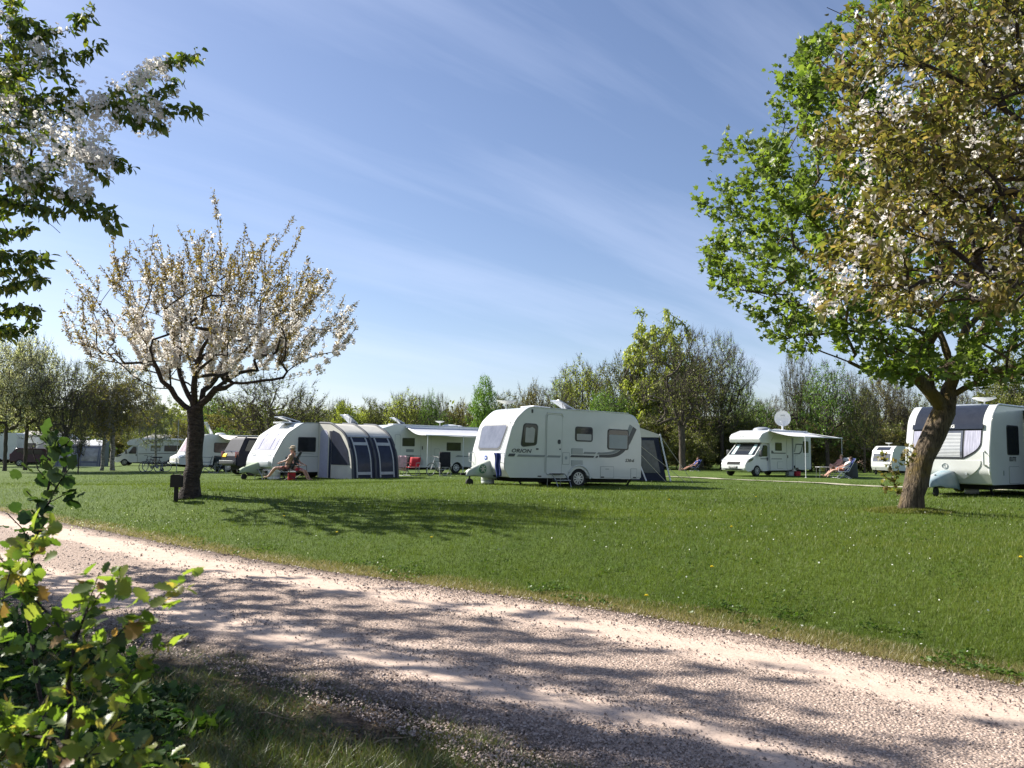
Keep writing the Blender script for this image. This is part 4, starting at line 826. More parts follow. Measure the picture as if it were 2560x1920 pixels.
# ------------------------------------------------------------------ modelling helpers for made things
class MB:
    def __init__(s): s.bm = bmesh.new()
    def box(s, c, d, rz=0., ry=0., bev=0., seg=2, rx=0.):
        r = bmesh.ops.create_cube(s.bm, size=1.0); vs = r['verts']
        bmesh.ops.scale(s.bm, vec=d, verts=vs)
        if bev > 0:
            es = list({e for v in vs for e in v.link_edges}); q = bmesh.ops.bevel(s.bm, geom=es, offset=bev, segments=seg, affect='EDGES', profile=.5)
            vs = list({v for f in q['faces'] for v in f.verts} | {v for v in vs if v.is_valid})
        M_ = Matrix.Translation(c) @ Matrix.Rotation(rz, 4, 'Z') @ Matrix.Rotation(ry, 4, 'Y') @ Matrix.Rotation(rx, 4, 'X')
        bmesh.ops.transform(s.bm, matrix=M_, verts=vs); return s
    def tube(s, pts, r, n=8, closed=False):
        P = [Vector(p) for p in pts]; rings = []; R = r if hasattr(r, '__len__') else [r]*len(P); k = len(P)
        for i, p in enumerate(P):
            if closed: T = (P[(i+1) % k]-P[i-1])
            else: T = (P[min(i+1, k-1)]-P[max(i-1, 0)])
            T.normalize(); ref = Vector((0, 0, 1)) if abs(T.z) < .9 else Vector((1, 0, 0)); A = T.cross(ref).normalized(); B = T.cross(A)
            rings.append([s.bm.verts.new(p+R[i]*(math.cos(2*PI*j/n)*A+math.sin(2*PI*j/n)*B)) for j in range(n)])
        m = k if closed else k-1
        for i in range(m):
            a, b = rings[i], rings[(i+1) % k]
            for j in range(n): s.bm.faces.new((a[j], a[(j+1) % n], b[(j+1) % n], b[j]))
        if not closed: s.bm.faces.new(rings[0][::-1]); s.bm.faces.new(rings[-1])
        return s
    def prism(s, out, a, b, axis='y', cap=True):
        """outline (u, v) pushed from a to b along axis; y: u=x v=z, x: u=y v=z, z: u=x v=y"""
        f = {'y': lambda u, v, w_: (u, w_, v), 'x': lambda u, v, w_: (w_, u, v), 'z': lambda u, v, w_: (u, v, w_)}[axis]
        A = [s.bm.verts.new(f(u, v, a)) for u, v in out]; B = [s.bm.verts.new(f(u, v, b)) for u, v in out]; n = len(out)
        for i in range(n): s.bm.faces.new((A[i], A[(i+1) % n], B[(i+1) % n], B[i]))
        fa = s.bm.faces.new(A[::-1]); fb = s.bm.faces.new(B); return [fa, fb]
    def lathe(s, prof, c=(0, 0, 0), axis='z', n=20):
        rings = []
        for r, h in prof:
            ring = []
            for j in range(n):
                x, y = r*math.cos(2*PI*j/n), r*math.sin(2*PI*j/n); p = {'z': (x, y, h), 'y': (x, h, y), 'x': (h, x, y)}[axis]
                ring.append(s.bm.verts.new((p[0]+c[0], p[1]+c[1], p[2]+c[2])))
            rings.append(ring)
        for i in range(len(rings)-1):
            for j in range(n): s.bm.faces.new((rings[i][j], rings[i][(j+1) % n], rings[i+1][(j+1) % n], rings[i+1][j]))
        s.bm.faces.new(rings[0][::-1]); s.bm.faces.new(rings[-1]); return s
    def grid(s, fn, nu, nv, thick=None):
        g = [[s.bm.verts.new(fn(i/(nu-1), j/(nv-1))) for j in range(nv)] for i in range(nu)]
        for i in range(nu-1):
            for j in range(nv-1): s.bm.faces.new((g[i][j], g[i+1][j], g[i+1][j+1], g[i][j+1]))
        return s
    def build(s, name, m, parent=None, smooth=40, wn=False, sol=0., loc=None):
        bmesh.ops.recalc_face_normals(s.bm, faces=s.bm.faces); me = bpy.data.meshes.new(name); s.bm.to_mesh(me); s.bm.free(); me.materials.append(m)
        if smooth:
            me.polygons.foreach_set('use_smooth', [True]*len(me.polygons)); me.set_sharp_from_angle(angle=math.radians(smooth))
        o = bpy.data.objects.new(name, me); col.objects.link(o)
        if parent: o.parent = parent
        if loc: o.location = loc
        if sol: md = o.modifiers.new('Solid', 'SOLIDIFY'); md.thickness = sol; md.offset = 0
        if wn: md = o.modifiers.new('WN', 'WEIGHTED_NORMAL'); md.keep_sharp = True
        return o
def fillet(pts, n=6):
    """polygon corners (x, y, r) rounded with arcs"""
    out = []; k = len(pts)
    for i in range(k):
        p = Vector(pts[i][:2]); a = Vector(pts[i-1][:2]); b = Vector(pts[(i+1) % k][:2]); r = pts[i][2] if len(pts[i]) > 2 else 0
        if r <= 0: out.append((p.x, p.y)); continue
        u = (a-p).normalized(); v = (b-p).normalized(); ang = u.angle(v); d = min(r/math.tan(ang/2), (a-p).length*.49, (b-p).length*.49); r_ = d*math.tan(ang/2)
        p1 = p+u*d; p2 = p+v*d; c = p+(u+v).normalized()*(r_/math.sin(ang/2)); a1 = math.atan2(p1.y-c.y, p1.x-c.x); a2 = math.atan2(p2.y-c.y, p2.x-c.x)
        da = (a2-a1+PI) % (2*PI)-PI
        for j in range(n+1): t_ = a1+da*j/n; out.append((c.x+r_*math.cos(t_), c.y+r_*math.sin(t_)))
    return out
def rrect(cx, cz, w_, h, r, n=4): return fillet([(cx-w_/2, cz-h/2, r), (cx+w_/2, cz-h/2, r), (cx+w_/2, cz+h/2, r), (cx-w_/2, cz+h/2, r)], n)
def arch(cx, z0, r, n=10, zc=None):
    """wheel arch cut in a bottom line that runs from large x to small x"""
    zc = z0-.08 if zc is None else zc
    a0 = math.asin((z0-zc)/r)
    return [(cx+r*math.cos(a0+(PI-2*a0)*i/n), zc+r*math.sin(a0+(PI-2*a0)*i/n)) for i in range(n+1)]
def shell(out, w_, bev=.06, name='body', m=None, parent=None, zmin=None, taper=None):
    b = MB(); caps = b.prism(out, -w_/2, w_/2)
    if taper: 
        for v in b.bm.verts: v.co.y *= taper(v.co.x, v.co.z)
    es = [e for f in caps for e in f.edges]; bmesh.ops.bevel(b.bm, geom=es, offset=bev, segments=3, affect='EDGES', profile=.5)
    return b.build(name, m, parent, smooth=42, wn=True)
def arc_pts(out):
    P = np.array(out); d = np.concatenate([[0], np.cumsum(np.linalg.norm(np.diff(P, axis=0), axis=1))]); return P, d
def patch(prof, z0, z1, lo, hi, off, axis='y', nu=10, nv=14, sgn=1, byarc=False, name='panel', m=None, parent=None, depth=.03):
    """panel that follows profile between heights z0..z1 (or arc fractions), spanning lo(t)..hi(t) across"""
    P, d = arc_pts(prof)
    if byarc: s0, s1 = z0*d[-1], z1*d[-1]
    else:
        s0 = float(np.interp(z0, P[:, 1], d)); s1 = float(np.interp(z1, P[:, 1], d))
    L_ = lo if callable(lo) else (lambda t: lo); H_ = hi if callable(hi) else (lambda t: hi)
    def at(t, v, o):
        s_ = s0+(s1-s0)*t; x = np.interp(s_, d, P[:, 0]); z = np.interp(s_, d, P[:, 1]); e = .02
        tx = np.interp(s_+e, d, P[:, 0])-np.interp(s_-e, d, P[:, 0]); tz = np.interp(s_+e, d, P[:, 1])-np.interp(s_-e, d, P[:, 1]); l = math.hypot(tx, tz) or 1
        nx_, nz_ = -tz/l*sgn, tx/l*sgn; w_ = L_(t)+(H_(t)-L_(t))*v; x += nx_*o; z += nz_*o
        return (x, w_, z) if axis == 'y' else (w_, x, z)
    b = MB(); g = [[b.bm.verts.new(at(i/(nu-1), j/(nv-1), off)) for j in range(nv)] for i in range(nu)]
    for i in range(nu-1):
        for j in range(nv-1): b.bm.faces.new((g[i][j], g[i+1][j], g[i+1][j+1], g[i][j+1]))
    bd = [g[i][0] for i in range(nu)]+[g[nu-1][j] for j in range(1, nv)]+[g[i][nv-1] for i in range(nu-2, -1, -1)]+[g[0][j] for j in range(nv-2, 0, -1)]
    tb = [(i/(nu-1), 0.) for i in range(nu)]+[(1., j/(nv-1)) for j in range(1, nv)]+[(i/(nu-1), 1.) for i in range(nu-2, -1, -1)]+[(0., j/(nv-1)) for j in range(nv-2, 0, -1)]
    lo_v = [b.bm.verts.new(at(t_, v_, off-depth)) for t_, v_ in tb]; n = len(bd)
    for i in range(n): b.bm.faces.new((bd[i], bd[(i+1) % n], lo_v[(i+1) % n], lo_v[i]))
    return b.build(name, m, parent, smooth=50)
def textmesh(txt, size, m, parent, loc, ux=(1, 0, 0), uy=(0, 0, 1), sx=1.0, shear=0., name='lettering', bold=0., ext=.002, center=False):
    cu = bpy.data.curves.new('t', 'FONT'); cu.body = txt; cu.size = size; cu.shear = shear; cu.offset = bold; cu.extrude = ext; cu.resolution_u = 2
    if center: cu.align_x = 'CENTER'
    ob = bpy.data.objects.new('t', cu); col.objects.link(ob); dg = bpy.context.evaluated_depsgraph_get(); me = bpy.data.meshes.new_from_object(ob.evaluated_get(dg))
    bpy.data.objects.remove(ob); ux = Vector(ux).normalized(); uy = Vector(uy).normalized(); uz = ux.cross(uy); lo = Vector(loc)
    for v in me.vertices: v.co = lo+ux*v.co.x*sx+uy*v.co.y+uz*v.co.z
    me.materials.clear(); me.materials.append(m); me.name = name
    o = bpy.data.objects.new(name, me); col.objects.link(o); o.parent = parent; return o

# materials
M_WHITE = mat('caravan_white', (.60, .61, .59), .32, var=.04, scale=1.4, coat=.5); M_CREAM = mat('old_caravan_cream', (.66, .66, .60), .4, var=.05, scale=1.5, coat=.3)
M_GREYP = mat('grey_panel', (.30, .33, .34), .4, var=.1, scale=2.); M_TRIM = mat('dark_trim', (.03, .032, .035), .5, var=.2); M_GLASS = mat('tinted_glass', (.020, .023, .026), .08, var=.3, scale=1.5, spec=.45, coat=.15)
M_GLASSF = mat('front_glass', (.10, .105, .125), .08, var=.35, scale=2.5, spec=.9, coat=.8); M_CURT = mat('net_curtain_glass', (.42, .41, .50), .12, var=.3, scale=5., coat=.8, stretch=(1, 6, .4))
M_PINK = mat('pink_curtain_glass', (.50, .32, .28), .2, var=.25, scale=5., coat=.7, stretch=(1, 6, .4)); M_STRIPE1 = mat('graphite_stripe', (.045, .05, .055), .4); M_STRIPE2 = mat('silver_stripe', (.22, .24, .24), .4)
M_RUB = mat('tyre_rubber', (.018, .018, .018), .85, var=.2, scale=8, bump=.2); M_RIM = mat('alloy_rim', (.45, .46, .47), .35, metal=.7, var=.1); M_UNDER = mat('underbody_black', (.012, .012, .012), .9)
M_METAL = mat('galvanised_steel', (.32, .33, .34), .4, metal=.8, var=.15); M_ALU = mat('white_aluminium', (.66, .67, .68), .35, var=.05); M_CANVAS = mat('awning_cream', (.60, .57, .50), .85, var=.08, scale=2., bump=.25)
M_NAVY = mat('awning_navy', (.012, .016, .038), .8, var=.2, scale=3., bump=.3); M_GCAN = mat('awning_grey', (.25, .26, .28), .8, var=.1, scale=3., bump=.2); M_MESH = mat('awning_window_dark', (.014, .018, .038), .45, var=.35, scale=3., coat=.12, bump=.3, spec=.3)
M_PVC = mat('awning_window_pale', (.34, .32, .30), .25, var=.4, scale=1.5, coat=.5); M_LCAN = mat('canopy_fabric', (.60, .60, .62), .85, var=.05, scale=2, bump=.15); M_BLUE = mat('royal_blue_cloth', (.02, .035, .16), .9, var=.3, scale=6, bump=.5)
M_RED = mat('red_cloth', (.42, .02, .03), .85, var=.15); M_PINKT = mat('pink_towel', (.62, .40, .42), .9, var=.15, scale=8, bump=.4); M_BLKC = mat('black_cloth', (.014, .014, .017), .9, var=.3); M_DGC = mat('dark_green_cloth', (.03, .04, .035), .9, var=.2)
M_CARBLK = mat('black_car_paint', (.012, .013, .016), .25, var=.2, coat=1.); M_CARNAVY = mat('navy_car_paint', (.008, .010, .022), .6, var=.2, coat=.05, spec=.15); M_CARRED = mat('maroon_car_paint', (.05, .008, .010), .35, var=.2, coat=.3, spec=.3)
M_YEL = mat('yellow_plate', (.75, .50, .02), .4); M_WPL = mat('white_plate', (.75, .75, .72), .4); M_TAIL = mat('tail_lamp', (.20, .015, .015), .2, coat=.8); M_LAMP = mat('head_lamp', (.10, .105, .12), .1, metal=.2, coat=1., var=.4, scale=12)
M_SOLAR = mat('roof_light_perspex', (.30, .33, .38), .12, coat=.9, var=.2); M_GREENC = mat('pale_green_cover', (.30, .36, .24), .8, var=.15, scale=4, bump=.5); M_GREYC = mat('grey_green_cover', (.36, .39, .34), .6, var=.12, scale=4, bump=.5)
M_BEIGE = mat('beige_fabric', (.45, .44, .42), .8); M_GLOSSB = mat('gloss_black_panel', (.02, .022, .028), .12, coat=1., var=.2); M_ROPE = mat('guy_rope', (.45, .42, .3), .8); M_DKWOOD = mat('dark_post_wood', (.012, .010, .009), .8, var=.3, scale=10, bump=.3)  # M_BEIGE: one even beige cloth for window panels and a chair

def wheel(parent, x, y, r=.33, wd=.2, spokes=10, out=-1, rimr=.62, z=None):
    t_ = MB(); z = r if z is None else z
    t_.lathe([(r*.58, -wd/2), (r*.92, -wd/2), (r, -wd*.32), (r, wd*.32), (r*.92, wd/2), (r*.58, wd/2)], axis='y', n=28)
    ty = t_.build('wheel', M_RUB, parent, loc=(x, y, z))
    b = MB(); f = out*(wd/2+.006); b.lathe([(r*rimr, f-out*.02), (r*rimr, f+out*.008), (r*rimr*.88, f+out*.008), (r*rimr*.86, f-out*.02)], axis='y', n=28)
    for k in range(spokes):
        a = 2*PI*k/spokes; ca, sa = math.cos(a), math.sin(a); rr0, rr1 = r*.1, r*rimr*.9; hw = .022
        q = [(rr0*ca-hw*sa, rr0*sa+hw*ca), (rr0*ca+hw*sa, rr0*sa-hw*ca), (rr1*ca+hw*sa, rr1*sa-hw*ca), (rr1*ca-hw*sa, rr1*sa+hw*ca)]; b.prism(q, f-out*.012, f)
    b.lathe([(r*.14, f-out*.02), (r*.14, f+out*.012), (r*.05, f+out*.016)], axis='y', n=14); b.build('rim', M_RIM, ty); return ty
def swin(parent, cx, cz, w_, h, Y0, r=.08, m=None, frame=True, poly=None, fw=.035, curtain=None, name='window'):
    """side window: dark frame ring panel plus glass a little proud of it"""
    m = m or M_GLASS; s = -1 if Y0 < 0 else 1; b = MB(); o = poly if poly else rrect(cx, cz, w_, h, r)
    if frame:
        b.prism(o, Y0-s*.01, Y0+s*.012); f = b.build(name, M_TRIM, parent); b = MB(); c = (sum(p[0] for p in o)/len(o), sum(p[1] for p in o)/len(o)); k1 = 1-2*fw/w_; k2 = 1-2*fw/h
        b.prism([(c[0]+(p[0]-c[0])*k1, c[1]+(p[1]-c[1])*k2) for p in o], Y0-s*.01, Y0+s*.018); b.build('pane', m, f)
        if curtain:
            b = MB(); b.prism([(c[0]+(p[0]-c[0])*k1*.92, cz-h/2+fw*1.3+(p[1]-(cz-h/2))*curtain[0]) for p in rrect(c[0], cz, w_, h, r*.6)], Y0-s*.01, Y0+s*.021); b.build('blind', curtain[1], f)
        return f
    b.prism(o, Y0-s*.01, Y0+s*.012); return b.build(name, m, parent)
def outline(parent, cx, cz, w_, h, Y0, r=.05, m=None, name='hatch', t=.014, mb=M_WHITE):
    """hatch or door: thin seam ring with the panel inside it slightly proud"""
    s = -1 if Y0 < 0 else 1; b = MB(); b.prism(rrect(cx, cz, w_, h, r), Y0-s*.01, Y0+s*.005); f = b.build(name, m or M_STRIPE2, parent)
    b = MB(); b.prism(rrect(cx, cz, w_-2*t, h-2*t, r), Y0-s*.01, Y0+s*.010); b.build('panel', mb, f, smooth=40); return f
def roof_light(parent, x, y, z, L_=.7, w_=.6, ang=.5, m=None, name='roof_light'):
    b = MB(); b.box((x, y, z+.03), (L_, w_, .06), bev=.015); f = b.build(name, M_ALU, parent)
    b = MB(); b.box((x+L_/2-L_/2*math.cos(ang), y, z+.08+L_/2*math.sin(ang)), (L_*.98, w_*.95, .05), ry=ang if ang > 0 else ang, bev=.02); b.build('lid', m or M_SOLAR, f)
    b = MB(); b.tube([(x+L_/2-L_*.75*math.cos(ang), y-w_*.4, z+.08+L_*.72*math.sin(ang)), (x-.1, y-w_*.4, z+.05)], .01, 6); b.build('stay', M_TRIM, f); return f
def dome(parent, x, y, z, r=.25, h=.12, m=None, name='roof_dome'):
    b = MB(); b.lathe([(r, 0), (r*.97, h*.4), (r*.8, h*.75), (r*.45, h*.97), (.01, h)], c=(x, y, z), n=20); return b.build(name, m or M_ALU, parent)
def saucer(parent, x, y, z, r=.3, name='roof_aerial'):
    b = MB(); b.tube([(x, y, z-.02), (x, y, z+.22)], .022, 8); f = b.build('mast', M_ALU, parent); f.name = name
    b = MB(); b.lathe([(.03, .20), (r*.6, .24), (r, .30), (r, .315), (r*.5, .325), (.01, .33)], c=(x, y, z), n=22); b.build('disc', M_ALU, f); return f
def steady(parent, x, y, z=.28, lean=-.35):
    b = MB(); b.box((x+lean/2, y, z/2+.02), (math.hypot(lean, z), .05, .045), ry=math.atan2(z, lean) if False else -math.atan2(z, lean)); b.box((x+lean, y, .012), (.16, .14, .02)); return b.build('steady_leg', M_UNDER, parent)

CAR_PROF = {
 'bowed': [(5.6, .33, .05), (5.6, 1.7, .8), (5.45, 2.58, .42), (.88, 2.62, .62), (.32, 2.12, 1.0), (.045, 1.12, 1.4), (.03, .62, .25), (.22, .33, .06)],
 'sloped': [(5.7, .33, .05), (5.7, 2.5, .45), (1.55, 2.52, .80), (.66, 1.95, 1.0), (.10, .95, .6), (.06, .55, .15), (.30, .33, .05)],
 'old': [(5.7, .45, .05), (5.7, 2.42, .25), (1.9, 2.42, .35), (1.15, 2.28, .35), (.55, 1.15, .25), (.12, .92, .15), (.10, .48, .05)],
 'upright': [(6.4, .35, .05), (6.4, 1.6, .8), (6.25, 2.6, .4), (.75, 2.62, .40), (.30, 2.25, .8), (.06, 1.3, 1.4), (.05, .7, .3), (.22, .35, .08)],
}
def caravan(name, label, loc, th, prof, wd=2.2, axle=3.1, m=M_WHITE, group=None, tilt=0., twin=False, wr=.33):
    root = empty(name, loc, 0, label, 'caravan', group, rot=(0, tilt, th)); pts = CAR_PROF[prof]; z0 = pts[0][1]
    f = fillet(pts, 7)
    body_front = [p for p in f if p[0] < 2.6 and p[1] > z0+.01]; body_front = sorted(body_front, key=lambda p: p[1])
    # bottom line with wheel arch: find closing segment, insert arch
    cut = [a_ for a_ in arch(axle, z0, .43 if not twin else .43, zc=.30)][::-1]
    f2 = f+[(axle-.6, z0)]+cut+[(axle+.6, z0)]
    shell(f2, wd, .07, m=m, parent=root)
    b = MB(); b.box((2.9, 0, z0-.06), (4.6, wd-.5, .16)); b.box((axle, 0, .42), (1.0, wd-.42, .5)); b.tube([(.5, .0, z0-.02), (-.95, 0, .40)], .045, 6); b.tube([(1.2, .6, z0-.02), (-.4, .05, .38)], .035, 6); b.tube([(1.2, -.6, z0-.02), (-.4, -.05, .38)], .035, 6); b.build('chassis', M_UNDER, root)
    wheel(root, axle, -wd/2+.13, wr, spokes=10); wheel(root, axle, wd/2-.13, wr, out=1)
    if twin: wheel(root, axle+.72, -wd/2+.13, wr)
    b = MB(); b.tube([(-.62, .0, .16), (-.62, 0, .62)], .025, 8); b.lathe([(.10, -.04), (.13, -.03), (.13, .03), (.10, .04)], c=(-.62, 0, .13), axis='y', n=16); b.build('jockey_wheel', M_RUB, root)
    for x in (.9, 5.1): steady(root, x, -wd/2+.25, z0, -.28 if x < 2 else .28)
    # front outline points where front moulding meets the side
    return root, sorted([p for p in f if p[0] < 2.0 and p[1] > z0+.02], key=lambda p: p[1])
def rail(parent, prof_pts, Y0, r=.016, m=None, name='awning_rail', n=6):
    b = MB(); b.tube([(p[0], Y0, p[1]) for p in prof_pts], r, n); return b.build(name, m or M_STRIPE2, parent)
def tarp(name, label, cat, loc, rz, fn, m, nu=14, nv=12, sol=.012):
    b = MB(); b.grid(fn, nu, nv); o = b.build(name, m, None, smooth=60, sol=sol); o.location = tuple(float(v) for v in loc); o.rotation_euler = (0, 0, rz); return tag(o, label, cat)
def place(root, sx, Y, sy=1200):
    p = G(sx, Y, sy); root.location = p; return p

# ------------------------------------------------------------------ the large caravan in the middle
TH = math.radians(31)
p0 = W(1265, 1190, 25.3)                     # near front corner of the side wall (local x = .5, y = -1.1)
def origin_for(p, lx, ly, th):
    c, s_ = math.cos(th), math.sin(th); x = p[0]-(lx*c-ly*s_); y = p[1]-(lx*s_+ly*c); return (x, y)
ox, oy = origin_for(p0, .1, -1.1, TH); zg = g1(p0[0]+1.5, p0[1]+1.5)
root, fp = caravan('touring_caravan', 'large white caravan with grey swoosh and ORION lettering in the middle of the lawn', (ox, oy, zg-.02), TH, 'bowed', axle=2.92, tilt=math.radians(.9))
ORI = root; S = -1.1
# front window, black surround, white frame
def wband(z0, z1, w0, w1, rr=.12):
    def hw(t):
        base = w0+(w1-w0)*t; e = min(t, 1-t); return base-rr*(1-math.sqrt(max(0, 1-(1-min(1, e/.14))**2)))
    return hw
hw = wband(0, 1, .78, .93); patch(fp, 1.16, 2.12, lambda t: -hw(t), lambda t: hw(t), .010, name='window_surround', m=M_GREYP, parent=root, sgn=1, nu=16)
hw2 = wband(0, 1, .72, .86); fw_ = patch(fp, 1.19, 2.02, lambda t: -hw2(t), lambda t: hw2(t), .022, name='window_frame', m=M_TRIM, parent=root, nu=16)
hw3 = wband(0, 1, .68, .82); patch(fp, 1.25, 1.99, lambda t: -hw3(t), lambda t: hw3(t), .030, name='front_window', m=M_GLASSF, parent=root, nu=16)
patch(fp, 2.04, 2.11, -.88, .88, .03, name='window_gutter', m=M_METAL, parent=root, nu=4)
swin(root, .93, 1.70, .66, .80, S, .12, poly=fillet([(.60, 1.30, .10), (1.22, 1.38, .12), (1.26, 2.08, .12), (.70, 2.08, .12)]), curtain=None)
b = MB(); b.prism(fillet([(.76, 1.46, .03), (1.10, 1.46, .03), (1.13, 1.90, .03), (1.02, 1.97, .04), (.92, 1.93, .04), (.78, 1.95, .03)]), S-.024, S); b.build('window_pale_panel', M_BEIGE, root)  # pale panel with an uneven top, set proud of the corner pane
swin(root, 3.10, 1.81, .73, .50, S, .09, curtain=(.42, M_BEIGE)); swin(root, 4.56, 1.68, .93, .71, S, .09, curtain=(.66, M_GREYP))
b = MB(); b.tube([(2.92+.46*math.cos(a), S-.008, .30+.46*math.sin(a)) for a in np.linspace(.05, PI-.05, 20)], .03, 8); b.build('wheel_arch', M_WHITE, root)
dr = outline(root, 1.90, 1.42, .62, 1.98, S, .09, m=M_STRIPE2, name='door')
b = MB(); b.prism(rrect(2.09, 1.52, .11, .15, .05), S-.025, S); b.prism(rrect(2.13, 1.28, .05, .05, .02), S-.022, S); b.build('door_handle', M_TRIM, dr)
b = MB(); b.tube([(1.56, S-.012, .5), (1.56, S-.012, 2.38), (1.62, S-.012, 2.46), (2.17, S-.012, 2.46), (2.24, S-.012, 2.36)], .014, 6); b.build('door_gutter', M_WHITE, dr)
for cz in (1.23, .83):
    b = MB(); b.prism(rrect(2.83, cz, .46, .20, .01), S-.012, S); v_ = b.build('fridge_vent', M_GREYP, root); b = MB()
    for k in range(7): b.box((2.83, S-.016, cz-.078+k*.026), (.43, .012, .010))
    b.build('slat', M_WHITE, v_)
outline(root, 2.38, .98, .28, .40, S, .02, name='service_hatch'); b = MB(); b.prism(rrect(2.38, 1.0, .09, .10, .02), S-.016, S); b.build('lock', M_GREYP, root)
outline(root, 4.10, .55, .58, .40, S, .02, name='locker_hatch'); outline(root, 5.27, .52, .28, .35, S, .02, name='service_hatch')
b = MB(); b.prism(rrect(4.10, .66, .16, .03, .01), S-.018, S); b.build('latch', M_GREYP, root)
# stripes
def stripe(out, m, nm='stripe', o=.004): b = MB(); b.prism(out, S-o, S+.01); return b.build(nm, m, root, smooth=0)
def swoosh(o0, o1, m, o=.004):
    c = [(3.75, 1.10), (4.25, 1.11), (4.55, 1.18), (4.80, 1.34), (5.02, 1.62), (5.28, 2.12)]; P = np.array(c); tt_ = np.linspace(0, 5, 30); q = np.stack([np.interp(tt_, np.arange(6), P[:, i]) for i in range(2)], 1)
    for _ in range(5): q[1:-1] = (q[:-2]+2*q[1:-1]+q[2:])/4
    T = norm(np.gradient(q, axis=0)); n_ = np.stack([-T[:, 1], T[:, 0]], 1); wdt = np.linspace(.8, 1.7, 30)[:, None]; a = q+n_*o0*wdt; b_ = q+n_*o1*wdt
    b = MB()
    for k in range(29):
        vs = [b.bm.verts.new((p[0], S-o, p[1])) for p in (a[k], a[k+1], b_[k+1], b_[k])]; b.bm.faces.new(vs)
    bmesh.ops.remove_doubles(b.bm, verts=b.bm.verts, dist=.0005); return b.build('swoosh', m, root, smooth=0, sol=.003)
swoosh(-.065, .045, M_STRIPE1); swoosh(.055, .14, M_STRIPE2)
for x0, x1, z0, z1, m in [(.14, .42, 1.0, 1.09, M_STRIPE1), (.48, 1.56, 1.0, 1.07, M_STRIPE2), (1.61, 2.18, 1.0, 1.07, M_STRIPE2), (2.55, 3.55, 1.03, 1.10, M_STRIPE1), (3.59, 3.72, 1.03, 1.10, M_STRIPE1), (3.08, 3.62, 1.15, 1.22, M_STRIPE2), (3.66, 3.80, 1.15, 1.22, M_STRIPE2)]:
    b = MB(); b.prism([(x0, z0), (x1-.05, z0), (x1, z1), (x0+.05, z1)], S-.013, S); b.build('stripe', m, root, smooth=0)
textmesh('ORION', .17, M_STRIPE1, root, (.25, S-.006, 1.13), sx=1.35, shear=.25, bold=.004); textmesh('S30-6', .15, M_STRIPE1, root, (4.88, S-.006, .92), sx=1.15, shear=.25, bold=.003)
# faint lettering and badge on the front
P_, D_ = arc_pts(fp)
def on_front(z, y, off=.006):
    s_ = np.interp(z, P_[:, 1], D_); x = np.interp(s_, D_, P_[:, 0]); x2 = np.interp(s_+.03, D_, P_[:, 0]); z2 = np.interp(s_+.03, D_, P_[:, 1]); up = Vector((x2-x, 0, z2-z)).normalized(); nrm_ = Vector((-up.z, 0, up.x)); q = Vector((x, y, z))+nrm_*off; return q, up
q_, up_ = on_front(2.22, .28); textmesh('ORION', .15, mat('faint_lettering', (.52, .52, .52), .4), root, q_, ux=(0, -1, 0), uy=up_, sx=1.1, shear=.2, name='front_lettering')
q_, up_ = on_front(.93, .12); b = MB(); b.lathe([(.085, 0), (.085, .012), (.07, .016)], axis='x', n=20); bo = b.build('badge', mat('blue_badge', (.06, .10, .35), .4), root); bo.location = q_; bo.rotation_euler = (0, 0, PI)
b = MB(); b.box(tuple(q_+Vector((-.016, 0, 0))), (.006, .10, .03)); b.build('badge_mark', M_WPL, root)
rail(root, [p for p in fp if p[1] > .9]+[(x, 2.612) for x in (1.6, 3, 5.0)], S-.006, .018, M_ALU)
b = MB(); b.tube([(p[0]-.012, S+.02, p[1]) for p in fp if p[1] > .45], .014, 6); b.build('corner_moulding', M_ALU, root)
roof_light(root, 3.0, .1, 2.6, .75, .6, .42); roof_light(root, 1.9, .1, 2.6, .7, .9, .04, m=M_ALU); saucer(root, 1.05, .62, 2.58, .34)
for x in (.75, 3.9, 5.3): b = MB(); b.prism(rrect(x+.6 if x < 1 else x, .385, .14, .04, .015), S-.014, S); b.build('side_marker', M_TRIM, root)
b = MB(); b.prism(rrect(1.02, 2.48, .06, .12, .01), S-.014, S); b.build('awning_light', M_TRIM, root); b = MB(); b.prism(rrect(1.24, 1.26, .09, .05, .02), S-.02, S); b.build('keeper', M_TRIM, root)
b = MB(); b.tube([(.06, -1.02, .78), (-.10, -1.05, .80), (-.10, -1.05, 1.08), (.07, -1.0, 1.1)], .016, 6); b.tube([(.06, 1.02, .78), (-.10, 1.05, .80), (-.10, 1.05, 1.08), (.07, 1.0, 1.1)], .016, 6); b.build('grab_handle', M_ALU, root)
def local(root, x, y, z=None):
    th = root.rotation_euler[2]; c, s_ = math.cos(th), math.sin(th); X = root.location[0]+x*c-y*s_; Y = root.location[1]+x*s_+y*c; return (X, Y, g1(X, Y) if z is None else root.location[2]+z)
# towing hitch cover
def cover_fn(L_, w_, h, tail=.0):
    def fn(u, v):
        a = v*2-1; s_ = abs(a); sg_ = 1 if a > 0 else -1; x = -L_+u*(L_+.12); ridge = .40+(h-.40)*u**.75; hem = .20+.10*(1-u)+.02*math.sin(11*u+sg_)
        k = max(0., (s_-.22)/.78); z = ridge-(ridge-hem)*k-.02*math.cos(7*u)*k; y = sg_*w_*(.30+.70*u**.6)*(min(1., s_/.30)**.8*.72+.28*k)*(1+.07*math.sin(13*u+2*sg_)*k); return (x-.05*k*(1-u), y, z)
    return fn
c_ = tarp('hitch_cover', 'grey green cover with round green emblem draped over the hitch of the large caravan', 'hitch cover', local(ORI, .12, 0), TH, cover_fn(.88, .27, .86), M_GREYC)
b = MB(); b.lathe([(.15, 0), (.15, .012), (.11, .014)], axis='y', n=20); e_ = b.build('emblem', mat('green_emblem', (.03, .12, .07), .6), c_); e_.location = (-.42, -.30, .52); b = MB()
